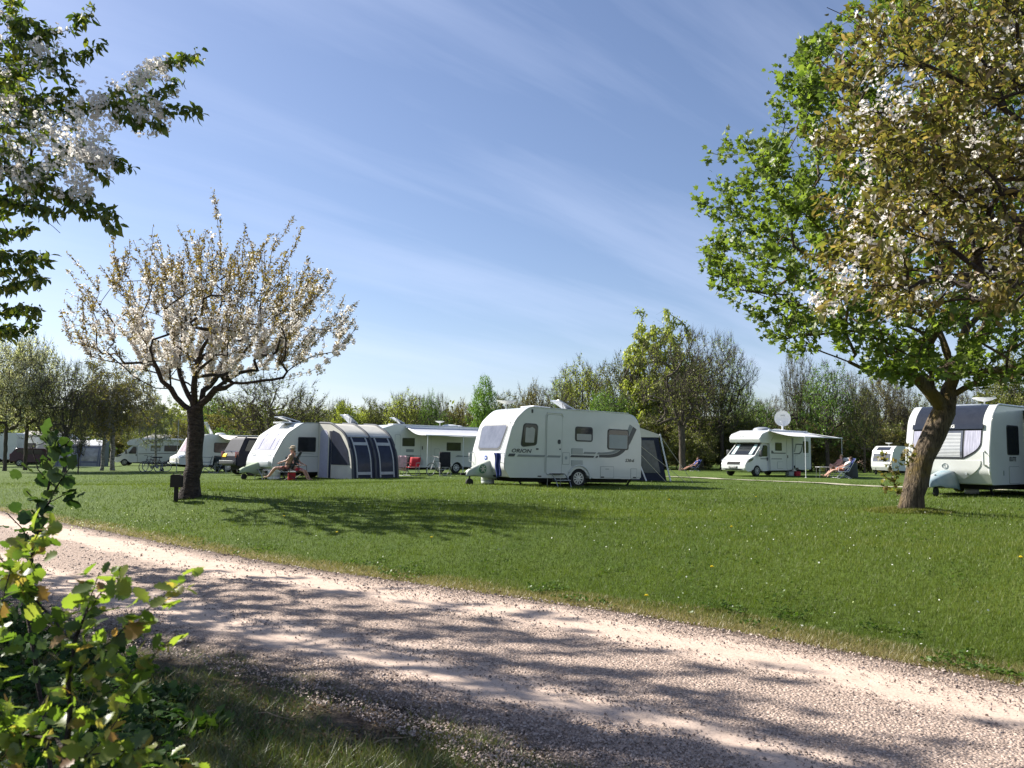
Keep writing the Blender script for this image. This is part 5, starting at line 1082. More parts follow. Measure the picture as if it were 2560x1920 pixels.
for k in range(3): a = k*PI/3; b.box((0, -.012, 0), (.22, .01, .035), ry=a)
b.build('emblem_mark', M_GREYC, e_).location = (0, -.006, 0); e_.rotation_euler = (0, 0, .15)
# blue towel on the corner handle
def towel_fn(w_, h, amp=.03):
    return lambda u, v: ((u-.5)*w_*(1-.25*v)+.02*math.sin(9*v), amp*math.sin(u*11+v*2)+.06*v, -h*v*(1-.10*u))
t_ = tarp('towel', 'dark blue towel hanging from the corner handle of the large caravan', 'towel', local(ORI, -.20, -1.06, 1.10), TH-PI/2+.35, towel_fn(.30, .80, .035), M_BLUE); tp = t_
# step
def step(loc, rz, label):
    r = empty('caravan_step', loc, rz, label, 'step'); b = MB(); b.box((0, 0, .22), (.55, .28, .03), bev=.008); b.box((0, -.30, .42), (.5, .0, .0)) if False else None; b.build('tread', M_METAL, r)
    b = MB(); b.box((0, .3, .42), (.5, .26, .03), bev=.008); b.build('tread', M_UNDER, r); b = MB()
    for x in (-.26, .26): b.tube([(x, -.2, 0), (x, -.08, .22), (x, .18, .42), (x, .42, .42)], .016, 6); b.tube([(x, .42, .42), (x, .44, 0)], .016, 6)
    b.build('frame', M_METAL, r); return r
step(local(ORI, 2.0, -1.42), TH, 'low metal double step below the door of the large caravan')
def barrel(name, label, cat, loc, rz, r, h, ax='z', m=None, m2=None):
    o = empty(name, loc, rz, label, cat); b = MB()
    pr = [(r*.9, 0), (r, .03), (r, h*.3), (r*.96, h*.34), (r*.96, h*.4), (r, h*.44), (r, h-.04), (r*.88, h)]
    b.lathe(pr, axis='z', n=24); b.build('drum', m or M_WHITE, o); b = MB(); b.lathe([(r*.3, h), (r*.3, h+.025), (r*.25, h+.03)], n=16); b.build('cap', m2 or M_GREYP, o)
    b = MB(); b.lathe([(r*1.015, h*.345), (r*1.015, h*.395)], n=24); b.build('band', M_GREYP, o); return o
barrel('water_barrel', 'white ribbed water barrel standing under the front of the large caravan', 'barrel', local(ORI, .2, .25), 0, .22, .30)

# inflatable porch awnings: arc profile from caravan wall outwards, panels between ribs
AW = fillet([(0, 2.46, 0), (-.95, 2.42, .9), (-2.05, 1.95, 1.6), (-2.5, 1.0, 1.8), (-2.62, .02, 0), (0, .02, 0)], 8)[:-1]
AWp = [(0, 2.46)]+[p for p in AW if p[0] < -.01]
def porch(name, label, parent_root, x0, x1, y0, bays, mroof, mwall, mrib, mwin, frame_m, depth=1.0, hgt=1.0, split=.52, endwin=True, wz=(.63, .93), sc_=1.0, side=-1):
    th = parent_root.rotation_euler[2]; lx, ly, lz = local(parent_root, x0, y0); r = empty(name, (lx, ly, lz), th, label, 'awning')
    pr = [(p[0]*depth*-side*-1 if False else p[0]*depth, p[1]*hgt) for p in AWp]; L_ = x1-x0; bw = L_/bays
    kw = dict(axis='x', byarc=True, sgn=-1 if side < 0 else 1, nu=14, nv=7)
    patch(pr, 0, split, 0, L_, .0, name='roof', m=mroof, parent=r, **{**kw, 'nv': 24, 'nu': 16}, depth=.02)
    patch(pr, split, 1, 0, L_, .0, name='front_wall', m=mwall, parent=r, **kw, depth=.02)
    for k in range(bays+1):
        b = MB(); P = [( k*bw+(.03 if k == 0 else (-.03 if k == bays else 0)), p[0]-.012, p[1]+.012) for p in pr]; b.tube(P, .055 if mrib is not None else .03, 8); b.build('rib', mrib or mwall, r)
    for k in range(bays):
        a, c = k*bw+.22, (k+1)*bw-.22
        wz0, wz1 = wz; 
        patch(pr, wz0, wz1, a+.06, c-.06, .022, name='window', m=mwin, parent=r, **kw)
        for (q0, q1, s0, s1) in ((a, a+.06, split+.02, .985), (c-.06, c, split+.02, .985)): patch(pr, s0, s1, q0, q1, .03, name='strap', m=frame_m, parent=r, **kw)
        patch(pr, wz1-.005, wz1+.025, a+.06, c-.06, .028, name='hem', m=frame_m, parent=r, **kw); patch(pr, wz0-.03, wz0+.005, a+.06, c-.06, .028, name='hem', m=frame_m, parent=r, **kw)
    patch(pr, split-.012, split+.012, 0, L_, .03, name='hem', m=frame_m, parent=r, **kw)
    # end walls
    for e, nm in ((0., 'end_wall'), (L_, 'end_wall')):
        b = MB(); out = [(p[0]*.99, p[1]) for p in pr]+[(0, .02)]; b.prism(out, e-.01, e+.01, axis='x'); ew = b.build(nm, mroof if e == 0 else mwall, r, smooth=0)
        if e == 0 and endwin:
            b = MB(); b.prism(fillet([(-.15, .05, 0), (-.15, 2.15, .2), (-.75, 2.15, .3), (-.75, .05, 0)]), -.025, -.008, axis='x'); b.build('door_flap', endwin, ew, smooth=0)
            b = MB(); b.prism(fillet([(-1.04, .62, .04), (-1.04, 2.16, .1), (-1.62, 1.98, .35), (-2.22, 1.3, .5), (-2.42, .62, .04)]), -.03, -.008, axis='x'); b.build('mesh_window', mwin, ew, smooth=0)
            b = MB(); b.prism([(-.85, .03), (-.85, 2.1), (-1.0, 2.1), (-1.0, .03)], -.028, -.008, axis='x'); b.build('zip_strip', M_NAVY, ew, smooth=0)
    return r

# ------------------------------------------------------------------ caravan with the navy porch (left of centre)
TH2 = math.radians(47); p0 = W(722, 1197, 35.0); ox, oy = origin_for(p0, .9, -1.1, TH2); zg = g1(p0[0], p0[1])
root, fp = caravan('touring_caravan', 'white sloping front caravan with net curtains and a navy porch awning on its side', (ox, oy, zg-.02), TH2, 'sloped', axle=3.4)
C2 = root
for a0, a1 in ((-.86, -.50), (-.45, .45), (.50, .86)): patch(fp, 1.30, 2.02, a0, a1, .022, name='front_window', m=M_CURT, parent=root, nu=6, nv=5)
patch(fp, 1.24, 2.09, -.92, .92, .008, name='window_surround', m=mat('pale_surround', (.55, .55, .56), .3), parent=root, nu=8)
swin(root, 1.75, 1.55, .92, .66, S, .06); outline(root, 4.6, .55, .6, .4, S, .03)
b = MB(); b.tube([(1.0, S-.006, 1.02), (2.9, S-.006, 1.02)], .012, 4); b.build('stripe', M_GREYP, root)
b = MB(); b.tube([(.7, S-.006, 1.0), (.95, S-.006, 1.14), (1.5, S-.006, 1.17), (2.1, S-.006, 1.13)], .012, 4); b.build('stripe', M_GREYP, root)
rail(root, [p for p in fp if p[1] > .6]+[(3., 2.53), (5.5, 2.53)], S-.006, .02, M_GREYP)
roof_light(root, 1.5, .2, 2.50, .95, .8, .22); roof_light(root, 4.75, .1, 2.52, .75, .7, .62); dome(root, 3.2, .3, 2.52, .45, .07)
b = MB(); b.box((.02, 0, .68), (.12, 1.9, .28), bev=.05); b.build('front_locker', M_WHITE, root)
for y in (-.65, .65): b = MB(); b.tube([(.22, y-.15, 1.08), (.12, y-.1, 1.12), (.12, y+.1, 1.12), (.22, y+.15, 1.08)], .015, 5); b.build('grab_handle', M_GREYP, root)
porch('porch_awning', 'navy and cream arched porch awning on the white sloping front caravan', C2, 2.35, 4.85, -1.12, 2, M_CANVAS, M_NAVY, mat('rib_grey', (.06, .065, .08), .7), M_MESH, mat('strap_grey', (.36, .37, .39), .7), endwin=mat('lilac_lining', (.42, .41, .52), .7))
tarp('hitch_cover', 'pale green cover over the hitch of the caravan with the navy porch', 'hitch cover', local(C2, .1, 0), TH2, cover_fn(.95, .30, .80), M_GREENC)
barrel('water_barrel', 'grey white barrel under the nose of the caravan with the navy porch', 'barrel', local(C2, .35, -.8), 0, .27, .40)
step(local(C2, .1, -.55), TH2, 'small step beside the barrel at the nose of the caravan with the navy porch')

# ------------------------------------------------------------------ motorhomes and cars
def canopy(parent, x0, x1, y0, z, out, drop, m=M_LCAN, legs=(0., 1.), legz=None, sag=.12):
    b = MB(); b.box(((x0+x1)/2, y0-.06, z), (x1-x0, .12, .13), bev=.03); c = b.build('canopy', M_ALU, parent)
    def fn(u, v): return (x0+.06+(x1-x0-.12)*u, y0-.1-out*v, z-.02-drop*v-sag*4*u*(1-u)*.35*v-sag*math.sin(PI*v))
    b = MB(); b.grid(fn, 16, 10); b.build('canopy_fabric', m, c, smooth=60, sol=.008)
    b = MB(); b.tube([(x0+.03, y0-.1-out, z-.03-drop), (x1-.03, y0-.1-out, z-.03-drop)], .03, 8); b.build('front_bar', M_ALU, c)
    for k in legs:
        x = x0+.08+(x1-x0-.16)*k; b = MB(); b.tube([(x, y0-.1-out, z-.03-drop), (x, y0-.1-out, .0)], .022, 8); b.box((x, y0-.1-out, .012), (.1, .1, .02)); b.build('pole', M_ALU, c)
    for x in (x0+.08, x1-.08): b = MB(); b.tube([(x, y0-.1, z-.04), (x, y0-.1-out*.5, z-.06-drop*.5+.01), (x, y0-.1-out, z-.03-drop)], .016, 6); b.build('arm', M_ALU, c)
    return c
def motorhome(name, label, loc, th, L_=6.6, H=2.8, m=M_WHITE, wd=2.2, cabover='low', group=None, side=True, mcab=None):
    root = empty(name, loc, th, label, 'motorhome', group); mcab = mcab or m
    ca = arch(.98, .32, .42, zc=.34)[::-1]
    cab = fillet([(2.5, .32, 0), (2.5, 2.02, .05), (1.66, 2.04, .25), (.78, 1.24, .18), (.24, 1.0, .3), (.03, .74, .22), (.0, .42, .12), (.22, .30, .05)], 5)+[(.50, .32)]+ca+[(1.5, .32)]
    shell(cab, 2.02, .09, name='cab', m=mcab, parent=root, taper=lambda x, z: 1-.16*max(0, (1.0-x))**1.5-.10*max(0, (z-1.2)))
    body = fillet([(L_, .42, .04), (L_, H-.05, .15), (2.9, H, .3), (2.25, H-.03, .6), (1.36, 2.54, .35), (1.12, 2.27, .16), (1.22, 2.03, .06), (2.15, 1.99, .03), (2.15, .36, .02)], 6)
    ra = arch(L_-1.75, .42, .40, zc=.36)[::-1]; body = body+[(2.6, .36)] if False else body
    body2 = [p for p in body]+[(L_-2.5, .36)]+arch(L_-1.75, .37, .40, zc=.34)[::-1]+[(L_-1.0, .38)]
    shell(body2, wd, .06, m=m, parent=root)
    b = MB(); b.box((L_/2+.6, 0, .36), (L_-2.2, wd-.5, .22)); b.box((.98, 0, .5), (.9, 1.5, .4)); b.box((L_-1.75, 0, .5), (.9, wd-.5, .45)); b.build('chassis', M_UNDER, root)
    for x in (.98, L_-1.75): wheel(root, x, -wd/2+.2, .34, spokes=8, rimr=.6); wheel(root, x, wd/2-.2, .34, out=1, spokes=8, rimr=.6)
    cp = sorted([p for p in cab if p[0] < 1.62 and p[1] > .33 and not (p[0] > .5 and p[1] < .9)], key=lambda p: p[1])
    tp_ = lambda z: (1-.16*0-.10*max(0, z-1.2))
    patch(cp, 1.27, 1.98, lambda t: -.93+.07*t, lambda t: .93-.07*t, .012, name='windscreen', m=M_GLASS, parent=root, nu=8, nv=8)
    patch(cp, .70, .86, -.46, .46, .014, name='grille', m=M_UNDER, parent=root, nu=4, nv=6); patch(cp, .40, .45, -.6, .6, .012, name='bumper_slot', m=M_UNDER, parent=root, nu=3)
    patch(cp, .485, .605, -.30, .30, .018, name='plate_surround', m=M_UNDER, parent=root, nu=3); patch(cp, .50, .59, -.26, .26, .026, name='number_plate', m=M_WPL, parent=root, nu=3); patch(cp, .33, .40, -.78, .78, .02, name='lower_bumper', m=M_GREYP, parent=root, nu=3)
    for s_ in (-1, 1):
        b = MB(); b.prism(fillet([(.11, .82, .04), (.56, .94, .05), (.80, 1.13, .02), (.24, 1.0, .05)]), s_*.66, s_*.975); b.build('headlamp', M_LAMP, root)
        b = MB(); b.prism(fillet([(1.28, 1.20, .05), (2.02, 1.20, .06), (2.02, 1.86, .12), (1.72, 1.88, .10)]), s_*.93, s_*1.022); b.build('cab_window', M_GLASS, root)
        b = MB(); b.box((1.12, s_*1.17, 1.38), (.12, .20, .40), bev=.04); b.tube([(1.2, s_*.98, 1.22), (1.12, s_*1.12, 1.28)], .025, 6); b.build('wing_mirror', M_TRIM, root)
        b = MB(); b.prism(rrect(2.02, 1.05, .07, .2, .03), s_*.99, s_*1.025); b.build('door_handle', M_TRIM, root)
    return root, cp
# right hand motorhome with dish
TH3 = math.radians(38); p0 = W(1897, 1190, 47.6); ox, oy = origin_for(p0, 1.0, -1.1, TH3)
root, cp = motorhome('motorhome', 'white motorhome with a satellite dish and awning on the right of the field', (ox, oy, g1(ox+1, oy+1)), TH3, 6.6, 2.82); MH = root; Z = -1.1
swin(root, 3.05, 1.80, .70, .50, Z, .06); swin(root, 6.02, 1.82, .62, .75, Z, .06)
dr = outline(root, 4.22, 1.38, .62, 1.92, Z, .05, name='door'); b = MB(); b.box((4.55, Z-.03, 1.4), (.10, .04, 1.95)); b.build('door_edge', M_GREYP, dr); b = MB(); b.box((4.0, Z-.02, 1.2), (.05, .03, .18)); b.build('door_handle', M_TRIM, dr)
for pts, m in [([(2.3, 1.38), (2.62, 1.38), (3.8, 1.38), (3.8, 1.44), (2.55, 1.44), (2.42, 1.56), (2.3, 1.56)], M_STRIPE1), ([(4.7, 1.36), (5.3, 1.36), (5.55, 1.50), (5.72, 2.02), (5.0, 2.02), (4.85, 1.95), (5.62, 1.95), (5.46, 1.56), (5.26, 1.43), (4.7, 1.42)], M_STRIPE1), ([(4.68, 1.5), (4.9, 2.02), (5.02, 2.02), (4.82, 1.5)], M_STRIPE2), ([(2.3, 1.04), (3.4, 1.04), (3.4, 1.08), (2.3, 1.08)], M_STRIPE1)]:
    b = MB(); b.prism(pts, Z-.006, Z+.01); b.build('stripe', m, root, smooth=0)
b = MB(); b.prism([(1.35, 1.04), (2.12, 1.04), (2.12, 1.08), (1.35, 1.08)], -1.018, -1.0); b.build('stripe', M_STRIPE1, root, smooth=0)
outline(root, 3.2, .68, .6, .42, Z, .03); outline(root, 4.95, .9, .3, .8, Z, .06); outline(root, 6.1, 1.28, .55, .12, Z, .01)
canopy(root, 1.95, 6.1, Z, 2.76, 2.35, .36, m=M_LCAN, sag=.10, legs=(.0,))
b = MB(); b.tube([(6.0, Z-2.45, 2.34), (6.0, Z-2.45, 0)], .018, 6); b.build('canopy_pole', M_ALU, root)
# dish
ds = empty('satellite_dish', local(MH, 4.9, -.2, 2.84), math.radians(60), 'round white satellite dish raised on the roof of the right hand motorhome', 'satellite dish')
b = MB(); b.tube([(0, 0, 0), (0, 0, .32)], .06, 10); b.box((0, 0, .03), (.4, .4, .06), bev=.02); b.build('mount', M_ALU, ds)
b = MB(); R_ = .50
b.lathe([(R_*.02, .13), (R_*.3, .12), (R_*.6, .085), (R_*.85, .04), (R_, 0), (R_*1.015, .0), (R_*1.0, .03), (R_*.6, .12), (R_*.02, .165)], n=36, axis='x'); dd = b.build('reflector', M_ALU, ds, loc=(0, 0, .78)); dd.rotation_euler = (0, -.15, 0)
b = MB(); b.tube([(.05, 0, .40), (-.42, 0, .52)], .015, 6); b.box((-.44, 0, .56), (.1, .07, .07), bev=.02); b.build('feed_arm', M_ALU, ds)
b = MB(); b.box((.045, 0, .97), (.006, .26, .035)); b.build('dish_mark', M_GREYP, ds)
dome(root, 3.1, .1, 2.8, .55, .22, m=mat('roof_box_grey', (.3, .31, .33), .3, coat=.6)); dome(root, 4.9, .2, 2.8, .4, .16, m=mat('roof_box_grey', (.3, .31, .33), .3))
bp_ = sorted([p for p in fillet([(2.6, 2.82, .3), (1.75, 2.76, .45), (1.18, 2.22, .12), (1.22, 2.0, .05)], 6) if p[0] < 2.], key=lambda p: p[1])
q0 = (1.30, 2.38)
textmesh('BAILEY', .18, M_STRIPE2, root, (1.165, .40, 2.33), ux=(0, -1, 0), uy=(.85, 0, 1), sx=1.1, shear=.2, bold=.003, name='front_lettering')
for y in (-.62, .62):
    patch(cp, 1.30, 1.90, y-.11, y+.11, .02, name='windscreen_blind', m=mat('pale_blind', (.45, .58, .58), .5), parent=root, nu=4, nv=3)
textmesh('NL16 GWD', .11, M_TRIM, root, (-.035, .25, .505), ux=(0, -1, 0), uy=(.05, 0, 1), sx=.95, bold=.002, name='plate_lettering')
# motorhome with canopy behind the large caravan
TH4 = math.radians(35); p0 = W(1067, 1188, 47); ox, oy = origin_for(p0, 4.4, -1.1, TH4)
root, cp = motorhome('motorhome', 'white motorhome with an open white canopy behind the large caravan', (ox, oy, g1(ox+2, oy+1)), TH4, 8.2, 2.85); MC = root
for cx, w_, cz, h in [(3.15, .8, 1.82, .48), (6.2, 1.0, 1.6, .5)]: swin(root, cx, cz, w_, h, Z, .04)
outline(root, 2.45, 1.4, .35, 1.7, Z, .06); dr = outline(root, 4.3, 1.35, .7, 1.95, Z, .05, name='door'); b = MB(); b.box((4.05, Z-.02, 1.5), (.05, .03, .2)); b.build('door_handle', M_TRIM, dr)
outline(root, 5.05, 1.2, .35, .55, Z, .08, m=M_GREYP); outline(root, 3.9, .65, .5, .35, Z, .08, m=M_GREYP)
for cz in (1.33, 1.0): b = MB(); b.prism(rrect(3.25, cz, .5, .17, .01), Z-.01, Z); b.build('vent', M_STRIPE2, root)
b = MB(); b.prism([(2.9, .98), (3.0, 1.06), (3.6, 1.05), (4.0, 1.04), (4.0, 1.01), (3.5, 1.01), (3.3, .96)], Z-.014, Z); b.build('side_graphic', M_STRIPE2, root, smooth=0); b = MB(); b.prism([(6.3, .98), (6.5, 1.1), (6.9, 1.06), (7.4, 1.04), (7.3, 1.0)], Z-.014, Z); b.build('side_graphic', M_STRIPE2, root, smooth=0)
canopy(root, 2.9, 7.9, Z, 2.68, 2.3, .45, legs=(.02, .5, 1.), sag=.16); roof_light(root, 3.0, .2, 2.84, .8, .7, .45); saucer(root, 5.9, .1, 2.84, .28); dome(root, 6.5, -.1, 2.84, .5, .12); dome(root, 7.3, .3, 2.84, .3, .1)
# white low profile camper at the left
TH5 = math.radians(14); p0 = W(289, 1164, 79); ox, oy = origin_for(p0, .2, -1.0, TH5)
root, cp = motorhome('camper_van', 'white low profile camper van with a dark side line left of the old caravan', (ox, oy, g1(ox+2, oy+1)), TH5, 7.0, 2.8); tag(root, cat='camper van')
swin(root, 3.8, 1.75, .9, .55, Z, .05, curtain=(.5, M_BEIGE)); swin(root, 5.3, 1.75, 1.4, .6, Z, .05); b = MB(); b.prism([(2.25, 1.15), (6.9, 1.3), (6.9, 1.36), (2.25, 1.2)], Z-.006, Z+.01); b.build('stripe', M_TRIM, root, smooth=0); b = MB(); b.box((4.8, Z-.08, 2.62), (4.2, .14, .14), bev=.03); b.build('awning_case', M_ALU, root); dome(root, 4.5, 0, 2.79, .3, .18); roof_light(root, 6.3, 0, 2.79, .8, .7, .35)
# big white motorhomes at far left
root, cp = motorhome('motorhome', 'white coachbuilt motorhome behind the leaning dark trunk at far left', (G(-8, 84)[0], 84, g1(G(-8, 84)[0], 84)), math.radians(10), 7.2, 2.95, cabover='high'); swin(root, 3.5, 1.8, 1.0, .6, Z, .05); swin(root, 5.4, 1.8, 1.0, .6, Z, .05); dome(root, 4.6, 0, 2.93, .4, .1)
root, cp = motorhome('motorhome', 'white motorhome cropped by the left edge of the picture', (G(-150, 80)[0], 80, g1(G(-150, 80)[0], 80)), math.radians(8), 7.4, 3.1, cabover='high'); swin(root, 4.5, 1.8, 1.4, .6, Z, .05)

def car(name, label, cat, loc, th, prof, wd, m, rear_x0=True, wheels=(.85, 3.5), r=.36, plate=None, suv=False):
    root = empty(name, loc, th, label, cat); z0 = min(p[1] for p in prof)
    f = fillet(prof, 4); f = f+[(wheels[0]-r-.15, z0)]+arch(wheels[0], z0, r+.07, zc=r)[::-1]+[(wheels[0]+r+.15, z0), (wheels[1]-r-.15, z0)]+arch(wheels[1], z0, r+.07, zc=r)[::-1]+[(wheels[1]+r+.15, z0)]
    shell(f, wd, .09, m=m, parent=root, taper=lambda x, z: 1-.17*max(0, z-1.05)); b = MB(); b.box((sum(wheels)/2, 0, .45), (wheels[1]-wheels[0]+.9, wd-.5, .4)); b.build('chassis', M_UNDER, root)
    for x in wheels: wheel(root, x, -wd/2+.12, r, spokes=6); wheel(root, x, wd/2-.12, r, out=1, spokes=6)
    return root
TH6 = math.radians(42); p0 = W(556, 1192, 38); ox, oy = origin_for(p0, .1, .9, TH6)
ox, oy = origin_for(W(594, 1192, 39), .1, -.92, TH6)
root = car('off_road_car', 'dark navy off road car seen from behind beside the old caravan', 'car', (ox, oy, g1(ox+1, oy+1)), TH6, [(4.6, .45, .05), (4.6, 1.1, .15), (3.6, 1.2, .1), (2.9, 1.82, .15), (.45, 1.86, .15), (.10, 1.12, .06), (.0, .95, .08), (.0, .48, .05)], 1.84, M_CARNAVY, r=.39)
cpz = sorted([p for p in fillet([(.45, 1.86, .15), (.10, 1.12, .06), (.0, .95, .08), (.0, .48, .05)], 4)], key=lambda p: p[1]); patch(cpz, 1.16, 1.74, lambda t: -.74+.06*t, lambda t: .74-.06*t, .012, name='rear_window', m=M_GLASS, parent=root, nu=4)
patch(cpz, .90, 1.06, .30, .72, .03, name='number_plate', m=M_YEL, parent=root, nu=3); textmesh('N61 FCM', .10, M_TRIM, root, (-.005, .68, .93), ux=(0, -1, 0), uy=(.05, 0, 1), sx=.85, bold=.002, name='plate_lettering')
for s_ in (-1, 1):
    b = MB(); b.box((.06, s_*.84, 1.02), (.16, .14, .3), bev=.03); b.build('tail_lamp', M_TAIL, root); b = MB(); b.prism(fillet([(.42, 1.2, .05), (2.95, 1.22, .08), (2.55, 1.72, .1), (.62, 1.74, .08)]), s_*.80, s_*.885); b.build('side_window', M_GLASS, root)
    b = MB(); b.tube([(.55, s_*.62, 1.86), (.7, s_*.62, 1.93), (2.5, s_*.62, 1.93), (2.7, s_*.62, 1.83)], .022, 6); b.build('roof_rail', M_TRIM, root); b = MB(); b.box((3.0, s_*1.0, 1.28), (.12, .18, .18), bev=.04); b.build('wing_mirror', M_CARNAVY, root)
b = MB(); b.box((-.06, 0, .62), (.16, 1.78, .2), bev=.05); b.build('bumper', M_TRIM, root); b = MB(); b.tube([(-.14, -.8, .72), (-.14, .8, .72)], .012, 6); b.build('bumper_trim', M_ALU, root)
b = MB(); b.tube([(.02, -.1, 1.22), (.08, .25, 1.28)], .012, 5); b.build('wiper', M_TRIM, root)
SUV = root
# maroon car far left
p0 = W(40, 1160, 57); ox, oy = (G(24, 72)[0], 72)
root = car('parked_car', 'maroon and black people carrier behind the pale trunk on the left', 'car', (ox, oy, g1(ox, oy)), math.radians(22), [(4.4, .38, .05), (4.4, 1.0, .3), (3.5, 1.12, .15), (2.7, 1.62, .2), (.5, 1.66, .15), (.08, 1.05, .1), (.0, .45, .1)], 1.8, M_CARRED, r=.33)
cpz = sorted([p for p in fillet([(.5, 1.66, .15), (.08, 1.05, .1), (.0, .45, .1)], 4)], key=lambda p: p[1]); patch(cpz, 1.08, 1.56, -.70, .70, .012, name='rear_window', m=M_GLASSF, parent=root, nu=4)
for s_ in (-1, 1): b = MB(); b.prism(fillet([(.45, 1.08, .05), (3.0, 1.1, .08), (2.5, 1.52, .1), (.65, 1.55, .08)]), s_*.78, s_*.87); b.build('side_window', M_GLASS, root); b = MB(); b.box((.10, s_*.8, 1.0), (.14, .16, .3), bev=.03); b.build('tail_lamp', M_TAIL, root)
b = MB(); b.tube([(-.25, -.75, .55), (-.35, -.75, .62), (-.35, .75, .62), (-.25, .75, .55)], .03, 6); b.build('cycle_rack', M_METAL, root)

# ------------------------------------------------------------------ old caravan with pink curtains
TH7 = math.radians(38); p0 = W(446, 1180, 50.5); ox, oy = origin_for(p0, .1, -1.08, TH7)
root, fp = caravan('touring_caravan', 'old cream caravan with pink curtains behind the trunk of the middle cherry', (ox, oy, g1(p0[0], p0[1])-.02), TH7, 'old', axle=3.2, m=M_CREAM); C7 = root
for a0, a1 in ((-.88, -.40), (-.35, .35), (.40, .88)): patch(fp, 1.30, 2.14, a0, a1, .02, name='front_window', m=M_PINK, parent=root, nu=4, nv=4)
patch(fp, 1.24, 2.2, -.95, .95, .006, name='window_surround', m=M_GREYP, parent=root, nu=4)
M_BRC = mat('brown_curtain_glass', (.10, .065, .05), .1, coat=.8, var=.5, scale=4); swin(root, 2.75, 1.58, 1.05, .66, S, .1, m=M_BRC); swin(root, 4.35, 1.62, .75, .6, S, .08, m=M_BRC)
b = MB(); b.tube([(.15, S-.01, .95), (5.68, S-.01, .95)], .02, 4); b.build('stripe', M_GREYP, root); b = MB(); b.box((.05, 0, .56), (.2, 1.9, .12), bev=.03); b.build('front_bumper', M_WHITE, root)
roof_light(root, 2.0, .2, 2.40, .9, .7, 1.05); dome(root, 3.0, .1, 2.41, .35, .16)
# sheet awning from its roof
r7 = empty('sheet_awning', local(C7, 2.5, -1.1), TH7, 'cream sheet awning stretched from the old caravan roof over poles', 'awning')
b = MB(); b.grid(lambda u, v: (u*4.6, -2.5*v, 2.42-.34*v-.10*math.sin(PI*v)-.07*math.sin(PI*u)+.03*math.sin(u*14)*v), 20, 10); b.build('sheet', M_CANVAS, r7, smooth=60, sol=.01)
b = MB()
for x in (.05, 4.55): b.tube([(x, -2.5, 2.07), (x, -2.55, 0)], .02, 6)
b.build('pole', M_METAL, r7); b = MB(); b.tube([(.05, -2.5, 2.07), (-1.9, -4.3, .0)], .012, 4); b.build('guy_rope', M_ROPE, r7)
b = MB(); b.tube([(0, 0, 0), (0, 0, 3.3)], .022, 6); f_ = b.build('aerial_pole', M_METAL, None); tag(f_, 'thin grey pole standing at the nose of the old caravan', 'pole'); f_.location = local(C7, -.2, -1.7)

# ------------------------------------------------------------------ caravan with grey awning, far left
TH8 = math.radians(12); p0 = W(74, 1167, 74); ox, oy = origin_for(p0, 0, -1.1, TH8)
root, fp = caravan('touring_caravan', 'white caravan with twin roof panels on its nose, attached to the grey and white awning', (ox, oy, g1(ox+1, oy)-.02), TH8, 'sloped', axle=3.4); C8 = root
for a0, a1 in ((-.8, -.05), (.05, .8)): patch(fp, 1.35, 1.85, a0, a1, .02, name='front_window', m=M_GLASSF, parent=root, nu=5, nv=4); patch(fp, 1.95, 2.35, a0, a1, .02, name='sky_panel', m=M_GLASSF, parent=root, nu=6, nv=4)
swin(root, 2.1, 1.6, .9, .6, S, .06); saucer(root, 4.3, .3, 2.5, .3); roof_light(root, 3.2, .3, 2.5, .8, .6, .6); dome(root, 5.2, .1, 2.5, .4, .1)
porch('porch_awning', 'grey and white arched awning with pale windows beyond the thin young tree', C8, 2.9, 6.7, -1.12, 2, mat('awning_white', (.80, .80, .80), .8, bump=.2), M_GCAN, mat('rib_blue_grey', (.10, .11, .17), .7), M_PVC, mat('strap_blue_grey', (.13, .14, .20), .7), endwin=M_GCAN, split=.50, wz=(.56, .88))

# ------------------------------------------------------------------ near caravan on the right
TH9 = math.radians(38); p0 = W(2497, 1225, 22.4); ox, oy = origin_for(p0, .62, -1.15, TH9)
root, fp = caravan('touring_caravan', 'white twin axle caravan with black gloss front and ELITE lettering at the right edge', (ox, oy, g1(p0[0], p0[1])-.02), TH9, 'upright', wd=2.3, axle=3.3, twin=True); C9 = root; Z9 = -1.15
hw = wband(0, 1, 1.0, 1.0, .28); 
patch(fp, 1.98, 2.60, -.93, .93, .012, name='front_panel', m=M_GLOSSB, parent=root, nu=14)
patch(fp, 1.90, 2.04, lambda t: -.97, lambda t: .97, .05, name='brow', m=M_GLOSSB, parent=root, nu=4)
def uw_(k0, k1, bow=.0):
    return None
def bowed(y0, y1):
    return None
hwF = lambda t: .95*(1-.50*(1-min(1, t/.55))**2.2); patch(fp, 1.06, 1.90, lambda t: -hwF(t), lambda t: hwF(t), .012, name='window_surround', m=M_TRIM, parent=root, nu=18)
hwG = lambda t: .92*(1-.48*(1-min(1, t/.55))**2.2)
patch(fp, 1.10, 1.86, lambda t: -.45, lambda t: .45, .024, name='front_window', m=M_GLASSF, parent=root, nu=14); patch(fp, 1.12, 1.86, lambda t: -max(.5, hwG(t)), lambda t: -.5, .024, name='front_window', m=M_CURT, parent=root, nu=14, nv=5); patch(fp, 1.12, 1.86, lambda t: .5, lambda t: max(.5, hwG(t)), .024, name='front_window', m=M_CURT, parent=root, nu=14, nv=5)
bl_ = []
for k in range(17): patch(fp, 1.13+k*.040, 1.152+k*.040, -.40, .40, .030, name='blind_slat', m=M_ALU, parent=root, nu=3, nv=3)
P_, D_ = arc_pts(fp); q_, up_ = on_front(1.935, .38, .058); textmesh('STERLING', .13, M_WPL, root, q_, ux=(0, -1, 0), uy=up_, sx=1.05, bold=.004, name='front_lettering')
hwP = lambda t: .25+.62*min(1, t/.35)**.5
